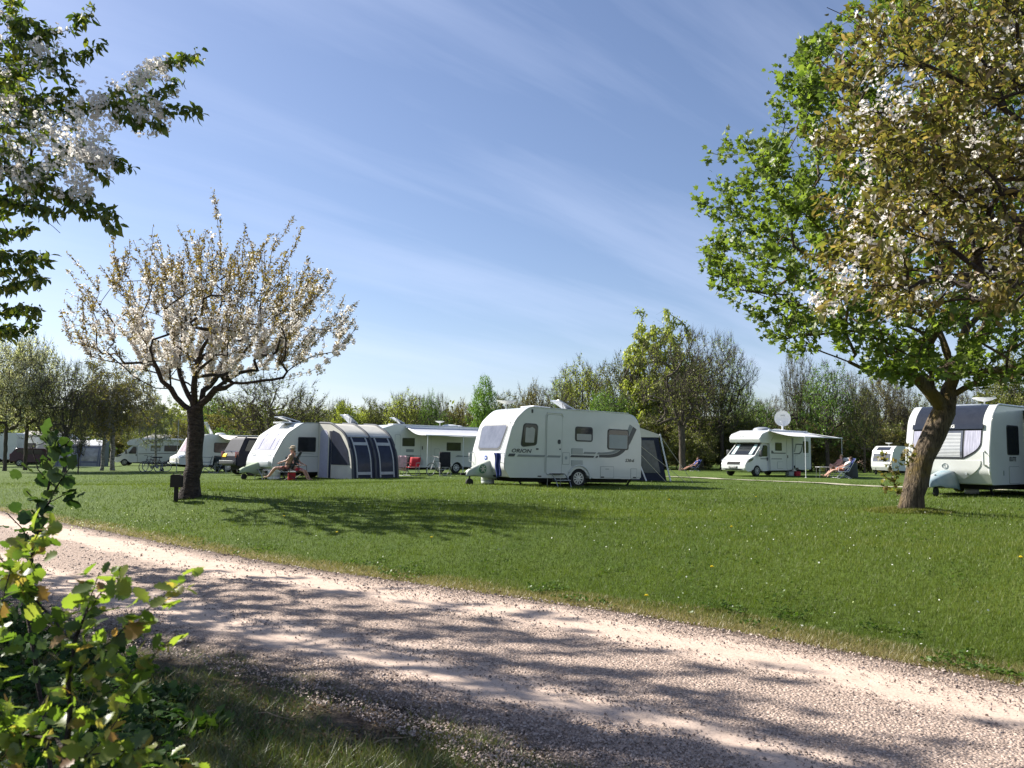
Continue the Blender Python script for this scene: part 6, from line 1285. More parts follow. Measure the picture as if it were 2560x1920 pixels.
patch(fp, .50, 1.02, lambda t: -(.45+.48*math.sin(min(1, t/.9)*PI/2)), lambda t: (.45+.48*math.sin(min(1, t/.9)*PI/2)), .02, name='locker_lid', m=M_WHITE, parent=root, nu=16); b = MB()
q_, up_ = on_front(.86, .02, .03)
b.tube([tuple(q_+Vector((0, .075*math.cos(a), .075*math.sin(a)))) for a in np.linspace(0, 2*PI, 20)[:-1]], .008, 5, closed=True); b.build('badge_ring', M_GREYP, root); textmesh('S', .11, M_GREYP, root, q_+Vector((0, .035, -.04)), ux=(0, -1, 0), uy=up_, name='badge_letter')
q_, up_ = on_front(.66, .02, .03); b = MB(); b.tube([tuple(q_+Vector((0, y, z))) for y, z in ((0, .10), (.09, 0), (0, -.10), (-.09, 0))], .007, 4, closed=True); b.build('warning_diamond', mat('red_sticker', (.5, .08, .06), .5), root)
q_, up_ = on_front(.66, -.55, .03); b = MB(); b.lathe([(.03, 0), (.03, .02)], axis='x', n=10); o_ = b.build('lock', M_GREYP, root); o_.location = q_-Vector((.02, 0, 0))
rail(root, [p for p in fp if p[1] > .5]+[(1.6, 2.615), (6.0, 2.61)], Z9-.004, .03, M_WHITE, n=8)
swin(root, 1.72, 1.62, .85, .86, Z9, .08); textmesh('ELITE', .17, M_TRIM, root, (1.42, Z9-.006, 1.02), sx=1.2, shear=.15, bold=.004)
for y in (-1.03, 1.03): b = MB(); b.tube([(.06, y, .90), (-.07, y*1.02, .92), (-.07, y*1.02, 1.24), (.07, y, 1.28)], .028, 8); b.build('grab_handle', M_WHITE, root)
outline(root, 1.75, .62, .75, .5, Z9, .05); b = MB(); b.prism(rrect(1.0, .68, .07, .14, .01), Z9-.012, Z9); b.build('socket', M_GREYP, root); saucer(root, 2.2, -.25, 2.60, .32); b = MB(); b.box((1.35, .0, 2.64), (.8, 1.3, .05), bev=.02); b.build('sky_light', M_SOLAR, root)
# dark side awning on it
r9 = empty('porch_awning', local(C9, 2.55, Z9-.02), TH9, 'black side awning on the right edge caravan', 'awning'); b = MB(); b.prism([(0, .02), (0, 2.52), (-1.2, 2.42), (-1.9, 2.0), (-2.2, .02)], 0, .05, axis='x'); b.build('end_wall', M_BLKC, r9); b = MB(); b.prism([(0, 2.54), (-1.22, 2.44), (-1.92, 2.02), (-2.22, .02), (-2.19, .02), (-1.89, 1.98), (-1.2, 2.4), (0, 2.5)], .05, 3.5, axis='x'); b.build('roof', M_BLKC, r9)
tarp('hitch_cover', 'blue and white cover over the hitch of the right edge caravan', 'hitch cover', local(C9, .05, 0), TH9, cover_fn(1.2, .34, .75), mat('blue_white_cover', (.40, .42, .42), .6, c2=[.10, .22, .28], scale=1.6, bump=.3))
barrel('water_barrel', 'white water barrel under the right edge caravan', 'barrel', local(C9, 2.2, .2), 0, .2, .36)
# farthest caravan right
TH10 = math.radians(24); p0 = W(2212, 1180, 58); ox, oy = p0[0], p0[1]+.6
root, fp = caravan('touring_caravan', 'small distant white caravan left of the maple trunk', (ox, oy, g1(ox, oy)), TH10, 'upright', axle=3.3)
root.scale = (.82, .82, .80); patch(fp, 1.2, 1.9, -.9, .9, .02, name='front_window', m=M_GLASSF, parent=root, nu=6, nv=6); patch(fp, 2.05, 2.5, -.7, .7, .02, name='sky_panel', m=M_GLOSSB, parent=root, nu=6, nv=4); saucer(root, 1.3, .2, 2.6, .3)
swin(root, 1.6, 1.6, .8, .7, S, .06)
# blue awning behind the large caravan
def simple_awning():
    r = empty('porch_awning', local(ORI, 5.75, .2), TH, 'navy awning with cream roof and guy ropes behind the rear of the large caravan', 'awning')
    A2 = [(0, 2.45), (-.5, 2.42), (-.95, 2.25), (-1.3, 1.98)]
    W1 = [(-1.3, 1.98), (-1.62, 1.2), (-1.95, .02)]
    return r
p0 = W(1608, 1190, 33.5); th11 = math.radians(8)
r11 = empty('porch_awning', (p0[0]-2.6, p0[1], g1(p0[0], p0[1])), th11, 'navy awning with cream roof and guy ropes behind the rear of the large caravan', 'awning')
b = MB(); b.prism(fillet([(0, 1.85, 0), (0, 2.38, .1), (2.2, 2.36, .5), (3.38, 1.98, .12), (3.40, 1.85, 0)], 6), 0, 2.6); b.build('roof', M_CANVAS, r11)
b = MB(); b.prism([(0, .02), (0, 1.85), (3.36, 1.85), (3.72, .02)], .02, 2.58); b.build('wall', M_NAVY, r11); b = MB(); b.prism([(1.2, .35), (1.2, 1.72), (3.15, 1.72), (3.45, .35)], -.0, .03); b.build('window', mat('awning_window_grey', (.05, .06, .075), .3, coat=.4, var=.3), r11)
b = MB(); b.tube([(3.42, -.02, 2.0), (3.58, -.05, 1.2), (3.85, -.12, .0)], .035, 8); b.tube([(2.45, -.02, .9), (2.75, -.25, .0)], .03, 6); b.build('pole', M_ALU, r11)
b = MB(); b.tube([(3.42, -.02, 1.95), (4.35, -1.4, .0)], .01, 4); b.tube([(2.4, -.02, 1.6), (4.1, -1.3, .0)], .01, 4); b.tube([(2.3, -.02, 1.4), (3.2, -1.5, .0)], .01, 4); b.build('guy_rope', M_ROPE, r11)
# ------------------------------------------------------------------ people
M_SKIN = mat('skin', (.50, .27, .19), .55, var=.08, scale=9); M_SKIN2 = mat('skin_pink', (.58, .32, .24), .55, var=.08, scale=9); M_HAIRG = mat('grey_hair', (.30, .27, .24), .9, var=.3, scale=20); M_HAIRB = mat('brown_hair', (.08, .045, .025), .9, var=.3, scale=20); M_WSH = mat('white_shirt', (.62, .63, .68), .85, var=.06, scale=5, bump=.3)
M_ORSH = mat('orange_shorts', (.45, .14, .06), .85, var=.1)
def skinmesh(name, verts, edges, rad, m, parent, sub=2, root=0):
    me = bpy.data.meshes.new(name); me.from_pydata(verts, edges, []); ob = bpy.data.objects.new(name, me); col.objects.link(ob); ob.modifiers.new('s', 'SKIN'); sd = ob.modifiers.new('u', 'SUBSURF'); sd.levels = sub; sd.render_levels = sub
    sv = me.skin_vertices[0].data
    for i, r in enumerate(rad): sv[i].radius = (r, r) if not hasattr(r, '__len__') else r
    for i in range(len(verts)): sv[i].use_root = (i == root)
    dg = bpy.context.evaluated_depsgraph_get(); m2 = bpy.data.meshes.new_from_object(ob.evaluated_get(dg)); bpy.data.objects.remove(ob)
    m2.materials.clear(); m2.materials.append(m); m2.polygons.foreach_set('use_smooth', [True]*len(m2.polygons)); m2.name = name
    o = bpy.data.objects.new(name, m2); col.objects.link(o); o.parent = parent; return o
SIT = dict(pel=(0, 0, .50), bel=(.06, 0, .68), che=(.16, 0, .92), nec=(.21, 0, 1.10), hed=(.20, 0, 1.20), top=(.21, 0, 1.32), sh=(.20, .17, 1.04), el=(.02, .27, .80), wr=(-.20, .20, .74), hip=(-.02, .10, .48), kn=(-.42, .13, .54), an=(-.52, .13, .12), to=(-.72, .14, .05))
def person(label, loc, rz, J=None, skin=None, shirt=None, shorts=None, hair=None, hat=None, Rj=None, Lj=None, sc_=1., group=None):
    J = {**SIT, **(J or {})}; r = empty('person', loc, rz, label, 'person', group); r.scale = (sc_,)*3; skin = skin or M_SKIN
    V_ = [J['pel'], J['bel'], J['che'], J['nec'], J['hed'], J['top']]; R_ = [(.135, .115), (.125, .105), (.14, .11), .055, .088, .07]; E = [(0, 1), (1, 2), (2, 3), (3, 4), (4, 5)]
    h = Vector(J['hed']); V_ += [tuple(h+Vector((-.085, 0, -.01))), tuple(h+Vector((-.105, 0, .0)))]; R_ += [.022, .012]; E += [(4, 6), (6, 7)]      # nose
    parts = {}
    for s_ in (1, -1):
        jj = {**J, **((Rj if s_ < 0 else Lj) or {})}; mir = lambda p: (p[0], p[1]*s_, p[2]); b0 = len(V_)
        V_ += [mir(jj['sh']), mir(jj['el']), mir(jj['wr'])]; R_ += [.058, .042, .028]; E += [(2, b0), (b0, b0+1), (b0+1, b0+2)]
        e_, w_ = Vector(mir(jj['el'])), Vector(mir(jj['wr'])); d = (w_-e_).normalized(); sd = d.cross(Vector((0, 0, 1))).normalized(); pm = w_+d*.07; k = len(V_); V_.append(tuple(pm)); R_.append(.030); E.append((b0+2, k))
        for q in range(4):
            f1 = pm+d*.03+sd*(.026*(q-1.5)); L_ = (.062, .072, .068, .052)[q]; f2 = f1+d*L_*.6+Vector((0, 0, -.012)); f3 = f2+d*L_*.3+Vector((0, 0, -.022)); n_ = len(V_); V_ += [tuple(f1), tuple(f2), tuple(f3)]; R_ += [.009, .0085, .007]; E += [(k, n_), (n_, n_+1), (n_+1, n_+2)]
        t1 = w_+d*.03+sd*(.036*-s_); n_ = len(V_); V_ += [tuple(t1), tuple(t1+d*.035+sd*(.015*-s_))]; R_ += [.011, .009]; E += [(b0+2, n_), (n_, n_+1)]
        b1 = len(V_); V_ += [mir(jj['hip']), mir(jj['kn']), mir(jj['an']), mir(jj['to'])]; R_ += [.088, .056, .038, .030]; E += [(0, b1), (b1, b1+1), (b1+1, b1+2), (b1+2, b1+3)]
        kn, an = Vector(mir(jj['kn'])), Vector(mir(jj['an'])); cf = kn*.7+an*.3; parts[s_] = jj
    skinmesh('body', V_, E, R_, skin, r)
    mid = lambda a, b, t: tuple(Vector(a)*(1-t)+Vector(b)*t); mr = lambda p, s_: (p[0], p[1]*s_, p[2])
    if shirt:
        v = [J['pel'], J['bel'], J['che'], mid(J['che'], J['nec'], .5)]; rd = [(.15, .13), (.145, .122), (.158, .128), .09]; e = [(0, 1), (1, 2), (2, 3)]
        for s_ in (1, -1): b0 = len(v); v += [mr(parts[s_]['sh'], s_), mr(mid(parts[s_]['sh'], parts[s_]['el'], .55), s_)]; rd += [.076, .066]; e += [(2, b0), (b0, b0+1)]
        skinmesh('shirt', v, e, rd, shirt, r)
    if shorts:
        v = [J['pel'], mid(J['pel'], J['bel'], .35)]; rd = [(.152, .132), (.145, .125)]; e = [(0, 1)]
        for s_ in (1, -1): b0 = len(v); v += [mr(parts[s_]['hip'], s_), mr(mid(parts[s_]['hip'], parts[s_]['kn'], .62), s_)]; rd += [.105, .086]; e += [(0, b0), (b0, b0+1)]
        skinmesh('shorts', v, e, rd, shorts, r)
    t = Vector(J['top']); hc = (h+t)/2+Vector((.012, 0, .02)); b = MB()
    bmesh.ops.create_uvsphere(b.bm, u_segments=16, v_segments=10, radius=.098); dl = [v for v in b.bm.verts if v.co.z < -.03 and v.co.x < .02]; bmesh.ops.delete(b.bm, geom=dl, context='VERTS')
    for v in b.bm.verts: v.co = Vector((v.co.x*1.02, v.co.y*.9, v.co.z*1.05))+hc
    b.build('hair', hair or M_HAIRG, r, sol=.006)
    if hat: b = MB(); c = hc+Vector((0, 0, .02)); b.lathe([(.17, .0), (.165, .015), (.105, .025), (.098, .09), (.05, .115), (.01, .118)], c=tuple(c), n=20); b.build('hat', hat, r)
    for s_ in (1, -1):
        b = MB(); bmesh.ops.create_uvsphere(b.bm, u_segments=8, v_segments=6, radius=.012)
        for v in b.bm.verts: v.co += h+Vector((-.082, .033*s_, .025))
        b.build('eye', M_TRIM, r)
    return r
def recliner(label, loc, rz, fab, frame=None, back=1.25, lean=.42, seat=.44, name='folding_chair', wd=.56, group=None, low=False):
    """folding chair facing -x"""
    fr = frame or M_METAL; r = empty(name, loc, rz, label, 'chair', group); hx = .22; bx = hx+lean*(back-seat)
    b = MB(); b.grid(lambda u, v: (-.26+.5*u, (v-.5)*wd, seat-.035*math.sin(PI*v)+.04*(1-u)*.3), 5, 7); b.build('seat', fab, r, sol=.02)
    b = MB(); b.grid(lambda u, v: (hx+(bx-hx)*u-.02*math.sin(PI*u), (v-.5)*wd, seat+.02+(back-seat)*u), 8, 5); b.build('backrest', fab, r, sol=.025)
    for s_ in (-1, 1):
        y = s_*wd/2; b = MB(); b.tube([(-.28, y, seat), (.26, y, seat-.01), (bx, y, back)], .014, 6); b.tube([(-.26, y, seat+.22), (.34, y, seat+.22)], .02, 6); b.tube([(-.26, y, seat+.22), (-.28, y, seat)], .012, 6); b.build('side_frame', fr, r)
        b = MB(); b.tube([(.30, y, seat+.20), (-.22, y, .015)], .013, 6); b.build('leg', fr, r); b = MB(); b.tube([(-.28, y, seat), (.42, y, .015)], .013, 6); b.build('leg', fr, r)
    b = MB(); b.tube([(-.22, -wd/2, .02), (-.22, wd/2, .02)], .012, 6); b.tube([(.42, -wd/2, .02), (.42, wd/2, .02)], .012, 6); b.tube([(bx, -wd/2, back), (bx, wd/2, back)], .014, 6); b.build('crossbar', fr, r); return r
def table(label, loc, rz, m, L_=.8, w_=.55, h=.65, name='camping_table'):
    r = empty(name, loc, rz, label, 'table'); b = MB(); b.box((0, 0, h), (L_, w_, .025), bev=.008); b.build('tabletop', m, r)
    for x in (-1, 1):
        for y in (-1, 1): b = MB(); b.tube([(x*L_*.40, y*w_*.40, h), (x*L_*.46, y*w_*.44, 0)], .013, 6); b.build('leg', M_METAL, r)
    b = MB(); b.tube([(-L_*.43, -w_*.42, .28), (L_*.43, -w_*.42, .28)], .009, 5); b.build('brace', M_METAL, r); return r
# couple sunbathing on the right
P1 = G(2106, 45.2, 1196); ch = recliner('white framed chair under the man in a white shirt, right of the motorhome', P1, math.radians(-6), M_BLUE, M_ALU, back=1.12, lean=.62, seat=.40)
person('man in white shirt and orange shorts lying back in a chair with legs stretched out', P1, math.radians(-6), dict(pel=(.02, 0, .50), bel=(.14, 0, .62), che=(.34, 0, .80), nec=(.46, 0, .95), hed=(.47, 0, 1.06), top=(.50, 0, 1.17), sh=(.40, .17, .92), el=(.10, .27, .74), wr=(-.16, .18, .62), hip=(-.02, .10, .48), kn=(-.52, .11, .46), an=(-.98, .12, .12), to=(-1.14, .12, .2)),
       shirt=M_WSH, shorts=M_ORSH, hair=M_HAIRB, skin=M_SKIN2)
P2 = G(2094, 46.4, 1196); recliner('white framed chair half hidden behind the man in the white shirt', P2, math.radians(8), M_BEIGE, M_ALU, back=1.15, lean=.5, seat=.42)
person('fair haired woman in pink top with one knee drawn up beside the man in white', P2, math.radians(8), dict(nec=(.26, 0, 1.08), hed=(.24, 0, 1.19), top=(.26, 0, 1.30)), shirt=mat('pink_top', (.50, .24, .20), .8), shorts=M_ORSH, hair=mat('fair_hair', (.35, .24, .14), .9, var=.2), skin=M_SKIN2,
       Lj=dict(kn=(-.36, .12, .80), an=(-.40, .13, .45)), Rj=dict(kn=(-.40, .12, .74), an=(-.50, .13, .30)))
table('small white folding table left of the sunbathing couple', G(2058, 46, 1190), .1, M_ALU, .7, .5, .62)
gr = empty('barbecue', G(2128, 46.5, 1190), 0, 'grey covered barbecue behind the sunbathing couple', 'barbecue'); b = MB(); b.lathe([(.36, .02), (.38, .1), (.34, .7), (.30, .86), (.05, .9)], n=18); b.build('cover', mat('charcoal_cover', (.05, .055, .05), .8, var=.25, bump=.4), gr)
b = MB(); b.box((-.25, -.1, 1.02), (.5, .3, .04)); b.box((-.25, -.1, 1.1), (.3, .2, .08), bev=.02); b.tube([(-.25, -.1, .85), (-.25, -.1, 1.02)], .02, 6); b.build('shelf', M_ALU, gr)
cb2 = empty('cool_box', local(MH, 5.1, -1.0), TH3, 'red crate under the side of the right hand motorhome', 'crate'); b = MB(); b.box((0, 0, .14), (.5, .3, .26), bev=.02); b.build('box', M_RED, cb2); b = MB(); b.box((0, 0, .285), (.52, .32, .03), bev=.01); b.build('rim', M_RED, cb2)
cb3 = empty('storage_box', local(MH, 4.5, -.9), TH3, 'pale grey storage box under the door of the right hand motorhome', 'box'); b = MB(); b.box((0, 0, .14), (.5, .3, .26), bev=.02); b.build('box', M_GREYC, cb3); b = MB(); b.box((0, 0, .285), (.52, .32, .03), bev=.01); b.build('lid', M_GREYC, cb3)
# pair in front of the caravan with the navy porch
P3 = G(716, 32.4, 1200); recliner('high backed black reclining chair with the hatted man in front of the sloping caravan', P3, math.radians(8), M_BLKC, M_TRIM, back=1.16, lean=.45, seat=.44)
person('man in a pale hat leaning back in the black chair, facing left', P3, math.radians(8), dict(kn=(-.46, .13, .50), an=(-.70, .12, .16), to=(-.88, .12, .12)), shirt=mat('tan_vest', (.40, .25, .18), .8), shorts=mat('maroon_shorts', (.30, .10, .08), .8), hat=mat('straw_hat', (.45, .36, .25), .9, bump=.3))
P4 = G(742, 33.4, 1200); recliner('dark low chair right of the high backed black chair', P4, math.radians(160), M_BLKC, M_TRIM, back=.95, lean=.3, seat=.40)
person('person in red shorts and dark top with bare legs, right of the black chair', P4, math.radians(160), dict(kn=(-.40, .10, .44), an=(-.62, .09, .08), to=(-.80, .1, .04)), shirt=M_DGC, shorts=M_RED, hair=M_HAIRB, sc_=.92)
cb4 = empty('cool_box', G(729, 32.9, 1198), .3, 'small red cool box beside the black chair', 'cool box'); b = MB(); b.box((0, 0, .17), (.3, .22, .34), bev=.03); b.build('box', M_RED, cb4); b = MB(); b.box((0, 0, .36), (.32, .24, .05), bev=.015); b.build('lid', M_ALU, cb4)
table('tiny steel side table at the feet of the hatted man', G(668, 32.6, 1200), 0, M_METAL, .35, .3, .42, name='side_table')
# resting person near the wood
P5 = G(1735, 60, 1172); recliner('low blue chair at the edge of the wood', P5, .2, M_BLUE, M_METAL, back=.85, lean=.5, seat=.28)
person('distant person in blue resting by the trees left of the motorhome', P5, .2, dict(pel=(0, 0, .34), bel=(.1, 0, .48), che=(.24, 0, .66), nec=(.32, 0, .80), hed=(.32, 0, .9), top=(.34, 0, 1.01), sh=(.3, .17, .76), el=(.1, .26, .56), wr=(-.1, .2, .46), hip=(0, .1, .32), kn=(-.42, .13, .34), an=(-.85, .13, .12), to=(-.95, .13, .2)), shirt=M_BLUE, shorts=M_NAVY, hair=M_HAIRB)
# seats by the motorhome with the white canopy
cR = recliner('red folding chair between the navy porch and the white canopy', G(1032, 40.5, 1185), math.radians(75), M_RED, M_METAL, back=.92, lean=.25)
cP = recliner('folding chair with a pink towel over its back', G(1006, 41, 1185), math.radians(60), M_BLKC, M_METAL, back=.98, lean=.2)
tarp('towel', 'pale pink towel hung over the folding chair left of the red one', 'towel', tuple(np.array(G(1006, 40.9, 1185))+np.array([0, 0, 1.02])), -.1, lambda u, v: ((u-.5)*.46, -.04-.12*v+.02*math.sin(12*u), -.72*v-.06*u*v), M_PINKT)
cB = recliner('tall black chair under the white canopy', G(1113, 40.5, 1185), math.radians(100), M_BLKC, M_METAL, back=1.2, lean=.2)
table('pale blue camping table behind the red folding chair', G(1024, 42, 1185), .5, mat('pale_blue_top', (.35, .45, .5), .4), 1.0, .6, .7)
# dark chairs by the old caravan
for i_, (sx_, a_, lb_) in enumerate([(513, 20, 'dark folding chair close to the trunk of the middle cherry, by the old caravan'), (537, 80, 'dark green folding chair with white bar, seen between trunk and off road car')]): recliner(lb_, G(sx_, 46.5, 1183), math.radians(a_), M_DGC, M_METAL, back=1.0, lean=.25)
table('low dark table beside the off road car', G(551, 46, 1183), .2, M_DGC, .7, .5, .6)

# ------------------------------------------------------------------ bicycles
def bicycle(label, loc, rz, m, mud=None, lean=.12):
    r = empty('bicycle', loc, 0, label, 'bicycle', rot=(lean, 0, rz))
    for x in (-.52, .52):
        b = MB(); b.tube([(x+.32*math.cos(a), 0, .34+.32*math.sin(a)) for a in np.linspace(0, 2*PI, 33)[:-1]], .018, 6, closed=True); wv_ = b.build('wheel', M_RUB, r); b = MB()
        b.tube([(x+.298*math.cos(a), 0, .34+.298*math.sin(a)) for a in np.linspace(0, 2*PI, 33)[:-1]], .010, 5, closed=True)
        for k in range(12): a = k*PI/6; b.tube([(x, 0, .34), (x+.3*math.cos(a), 0, .34+.3*math.sin(a))], .0028, 3)
        b.build('rim', M_ALU, wv_)
    b = MB(); bb = (0, 0, .30); st_ = (.14, 0, .78); hd = (-.36, 0, .80)
    for p_, q_ in ((bb, st_), (bb, hd), ((.13, 0, .72), (-.35, 0, .76)), (bb, (.52, 0, .34)), ((.13, 0, .72), (.52, 0, .34)), (hd, (-.52, 0, .34)), (hd, (-.33, 0, .95))): b.tube([p_, q_], .017, 6)
    b.build('frame', m, r); b = MB(); b.tube([(-.36, -.3, .98), (-.30, -.12, 1.0), (-.33, 0, .97), (-.30, .12, 1.0), (-.36, .3, .98)], .013, 6); b.build('handlebar', M_TRIM, r)
    b = MB(); b.prism([(.02, -.05), (.16, -.10), (.28, -.10), (.30, 0), (.28, .10), (.16, .10), (.02, .05), (-.02, 0)], .87, .93, axis='z'); b.tube([st_, (.155, 0, .88)], .014, 6); b.build('saddle', M_BLKC, r)
    b = MB(); b.tube([(0, -.08, .30), (.10, -.08, .18)], .012, 5); b.tube([(0, .08, .30), (-.10, .08, .42)], .012, 5); b.lathe([(.09, -.05), (.09, -.04)], c=(0, 0, .30), axis='y', n=16); b.build('crank', M_METAL, r); return r
bicycle('dark bicycle with pale wheel rims standing before the nose of the old caravan', G(376, 48.6, 1180), math.radians(62), M_TRIM)
bicycle('second bicycle, red framed, leaning just right of the dark one', G(392, 49.2, 1180), math.radians(35), M_CARRED, lean=-.1)
bicycle('grey bicycle beside the tall black chair under the white canopy', G(1094, 41.2, 1186), math.radians(50), M_METAL)

# ------------------------------------------------------------------ post by the middle cherry
p_ = G(440, 18.3, 1240); ps = empty('marker_post', p_, .12, 'short black wooden post carrying a square black box, left of the middle cherry trunk', 'post')
b = MB(); b.box((0, 0, .18), (.085, .07, .42), bev=.006); b.build('post', M_DKWOOD, ps); b = MB(); b.prism(fillet([(-.125, .33, .01), (.125, .33, .01), (.125, .58, .015), (.07, .62, .02), (-.09, .62, .02), (-.125, .59, .015)], 3), -.07, .07); b.build('box', M_DKWOOD, ps)
b = MB(); b.tube([(-.07, 0, .61), (-.09, 0, .66)], .008, 5); b.tube([(.05, 0, .61), (.09, 0, .655)], .008, 5); b.build('pin', M_DKWOOD, ps)

# ------------------------------------------------------------------ far buildings
M_CORR = mat('corrugated_grey', (.22, .21, .20), .7, var=.2, scale=2); M_DWALL = mat('dark_board_wall', (.035, .026, .02), .9, var=.3, scale=3); M_SLATE = mat('pale_grey_roof', (.26, .25, .22), .8, var=.15, scale=1.5); M_BRICK = mat('brown_brick', (.12, .07, .05), .9, var=.2)
def building(label, sxl, sxr, Y, ytop, yeave, roofm, wallm, rz=0., corr=False, depth=6., name='shed', windows=0):
    a = G(sxl, Y); c = G(sxr, Y); w_ = c[0]-a[0]; zt_ = W(sxl, ytop, Y)[2]-a[2]; ze = W(sxl, yeave, Y)[2]-a[2]; r = empty(name, a, rz, label, 'building' if name != 'shed' else 'shed')
    b = MB(); b.prism([(0, -.2), (depth, -.2), (depth, ze), (depth/2, zt_-.05), (0, ze)], 0, w_, axis='x'); b.build('wall', wallm, r, smooth=0)
    b = MB()
    def rf(s):
        n_ = int(w_/.25) if corr else 2
        def fn(u, v): x = -.3+(w_+.6)*u; return (x, (-.4 if s < 0 else depth+.4)*(1-v)+depth/2*v, ze-.12+(zt_-ze+.12)*v+(.04*math.sin(x*12) if corr else 0)+.03)
        b.grid(fn, max(2, n_*2), 3)
    rf(-1); rf(1); b.build('roof', roofm, r, smooth=30, sol=.06)
    for k in range(windows):
        b = MB(); x = w_*(k+.5)/windows; b.box((x, -.02, ze*.55), (1.0, .08, .9)); b.build('window', M_GLASS, r)
    b = MB(); b.box((w_*.7, -.03, 1.0), (.9, .06, 2.0)); b.build('door', M_TRIM, r); return r
building('dark boarded shed with corrugated roof behind the low profile camper van', 352, 432, 88, 1086, 1098, M_CORR, M_DWALL, corr=True)
building('long shed with pale grey roof behind the left hand caravans', 28, 118, 92, 1077, 1100, M_SLATE, M_DWALL, windows=2)
building('dark roofed house showing above the trees left of the large caravan', 1072, 1122, 108, 1030, 1052, mat('dark_slate', (.03, .032, .036), .8, var=.2), M_BRICK, name='house', windows=2)
building('pinkish house glimpsed through the trees right of the couple', 2185, 2240, 100, 1078, 1098, M_BRICK, mat('pink_render', (.35, .25, .2), .9), name='house', windows=2)

# ------------------------------------------------------------------ dandelions
def hit(sx, sy):
    d = ray(sx, sy); Y = 8.
    for _ in range(60):
        X = CAM[0]+d[0]/d[1]*Y; zz_ = g1(X, Y); Yn = (zz_-CAM[2])/(d[2]/d[1]); Y = .5*Y+.5*Yn
    return np.array([d[0]/d[1]*Y, Y, g1(d[0]/d[1]*Y, Y)])
M_DAND = mat('dandelion_yellow', (.80, .64, .03), .8, var=.1); M_STEM = mat('plant_stem', (.06, .11, .03), .7)
dn = None
for sx_, sy_, lb_ in [(1780, 1436, 'largest yellow dandelion, alone in the lawn right of the middle'), (1829, 1332, 'yellow dandelion in mid lawn between motorhome and road'), (1673, 1259, 'yellow dandelion farthest out on the lawn below the navy rear awning'), (1890, 1251, 'tiny yellow dandelion below the motorhome awning'), (1616, 1510, 'yellow dandelion at the edge of the road'), (842, 1344, 'yellow dandelion near the road below the tree shadow'), (1079, 1358, 'yellow dandelion right of the one near the road, mid picture'), (710, 1302, 'yellow dandelion just under the shadow of the middle cherry'), (2552, 1414, 'yellow dandelion at the right edge of the lawn')]:
    p_ = hit(sx_, sy_)
    if dn is None:
        dn = empty('dandelion', p_, 0); b = MB(); b.tube([(0, 0, 0), (.004, 0, .04), (0, 0, .085)], .0025, 5); b.build('stem', M_STEM, dn)
        b = MB()
        for k in range(26):
            a = k*2.4; r_ = .024*math.sqrt((k+.5)/26); e_ = .010+.014*(1-(k/26)); q = (math.cos(a), math.sin(a)); vs = [b.bm.verts.new(v) for v in ((0, 0, .083), (q[0]*r_-q[1]*.005, q[1]*r_+q[0]*.005, .083+e_), (q[0]*(r_+.006), q[1]*(r_+.006), .084+e_*.8), (q[0]*r_+q[1]*.005, q[1]*r_-q[0]*.005, .083+e_))]; b.bm.faces.new(vs)
        b.build('flower_head', M_DAND, dn, smooth=0); o = dn
    else: o = copy_tree(dn); o.location = p_
    tag(o, lb_, 'dandelion', 'yellow dandelions in the lawn')
# weeds: leafy rosette on the verge and sprouts round the maple
def rosette(name, label, loc, n, L_, m, seed, up=.5):
    rr_ = np.random.default_rng(seed); a = rr_.uniform(0, 2*PI, n); ax = np.stack([np.cos(a), np.sin(a), rr_.uniform(.1, 1.3, n)*up*1.6], 1); p_ = np.array([[0, 0, .0]])+rr_.normal(0, .05, (n, 3))*np.array([1, 1, 0])
    lv = scatter(*T_LOBED, p_, ax, np.array([0, 0, 1.])+rr_.normal(0, .3, (n, 3)), L_*rr_.uniform(.6, 1.2, n), rr_.random(n), ysc=np.full(n, .55)); o = link(name, mesh_np(name, *lv[:3], lv[3]), m); o.location = tuple(loc); return tag(o, label, 'weed')
rosette('weed_clump', 'bright green leafy weed clump on the near verge at the bottom left', hit(505, 1830), 120, .12, M_CLOVER, 3, .8)
rosette('weed_clump', 'small green weed clump in the middle of the near verge', hit(640, 1850), 50, .07, M_CLOVER, 4, .5)
sp = Skel(31); sp.limb([(8.0-.42+.12, 15.9, g1(7.6, 16)+.35), (7.45, 15.75, g1(7.6, 16)+.55), (7.2, 15.7, g1(7.6, 16)+.75)], step=.05)
base_ = W(2245, 1240, 15.85)
sp = Skel(31); sp.limb([base_, W(2235, 1190, 15.8), W(2225, 1150, 15.75)], step=.05, jit=.01)
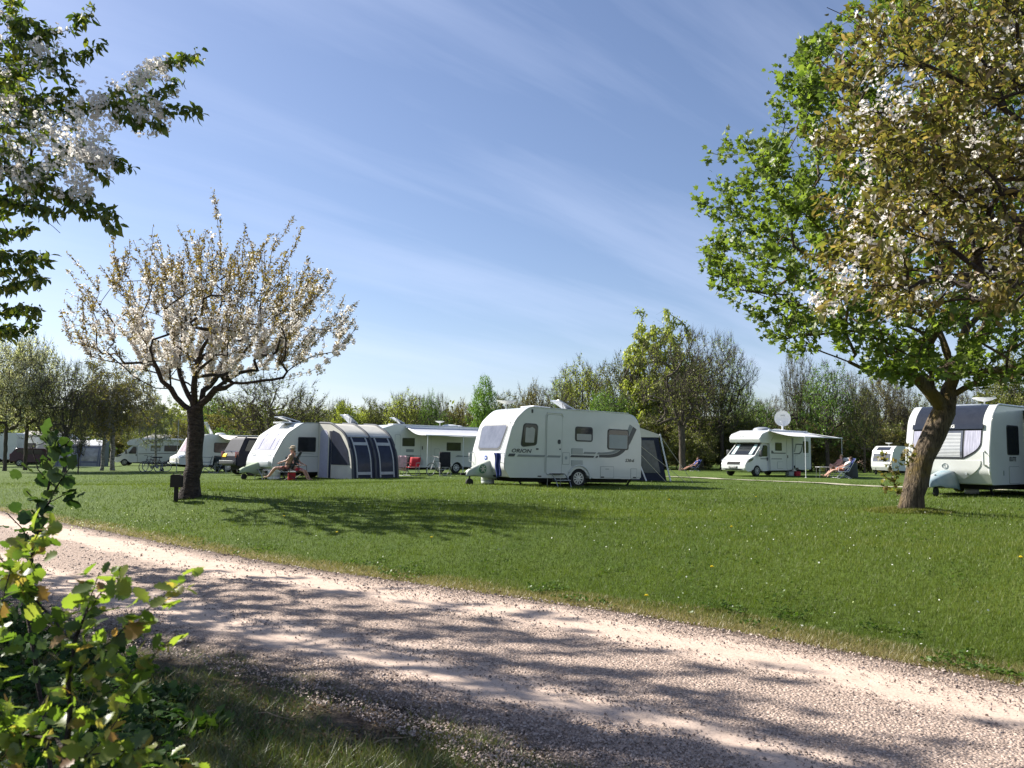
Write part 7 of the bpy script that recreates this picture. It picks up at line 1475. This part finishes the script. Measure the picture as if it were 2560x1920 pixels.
for pts in ([(2240, 1215), (2215, 1190), (2195, 1175)], [(2238, 1200), (2250, 1160), (2262, 1125)], [(2235, 1180), (2210, 1150), (2205, 1120)], [(2250, 1235), (2230, 1225), (2205, 1212)], [(2262, 1180), (2275, 1140), (2280, 1110)]): sp.limb([W(x, y, 15.75) for x, y in pts], step=.05, jit=.01)
sp.radii(.012, .003); v, f = sp.wood(flare=0); mt = [o for o in bpy.data.objects if o.name == 'maple_tree'][0]; mb_ = np.array(mt.location)
so_ = link('sprout', mesh_np('sprout', v-mb_, f, smooth=True), M_BARK_MA, mt); lv = leaves_on(sp, np.arange(3, sp.n), 150, T_MAPLE, .085, droop=.3, spread=.035); link('sprout_leaves', mesh_np('sprout_leaves', lv[0]-mb_, *lv[1:3], lv[3]), M_LEAF_OV, so_)
# moss mound at the maple's foot
n = 9000; a = rg.uniform(0, 2*PI, n); r_ = .28+.45*rg.random(n)**1.5; X = TREE_R[0]+.0+r_*np.cos(a)*1.2; Y = TREE_R[1]-.05+r_*np.sin(a)*.9; ax = rg.normal(0, .6, (n, 3)); ax[:, 2] = .8
v, f, s_, rr = scatter(*T_BLADE, np.stack([X, Y, gz(X, Y)], 1), ax, rg.normal(0, 1, (n, 3)), .03+.035*rg.random(n), rg.random(n), ysc=np.full(n, .22))
tag(link('moss', mesh_np('moss', v, f, s_, rr), leafmat('moss_leaf', [(.09, .11, .02), (.15, .16, .03), (.20, .17, .05)], trans=.25, gloss=.02)), 'yellowish moss and short grass ringing the foot of the maple', 'moss', kind='stuff')
# dry sticks on the verge
for k_, (sx_, sy_, a_, lb_) in enumerate([(985, 1860, .5, 'pale dry stick lying on the gravel at the bottom of the verge'), (680, 1800, -.4, 'thin dry stick across the verge grass'), (505, 1795, 1.0, 'short dry stick near the leafy weed clump')]):
    p_ = hit(sx_, sy_); b = MB(); b.tube([(-.14, 0, .02), (-.05, .012, .035), (.05, -.01, .03), (.15, .02, .015)], [.004, .005, .0045, .002], 5); o = b.build('stick', mat('dry_stick', (.30, .22, .14), .9, var=.2)); o.location = tuple(p_); o.rotation_euler = (0, 0, a_); tag(o, lb_, 'stick')
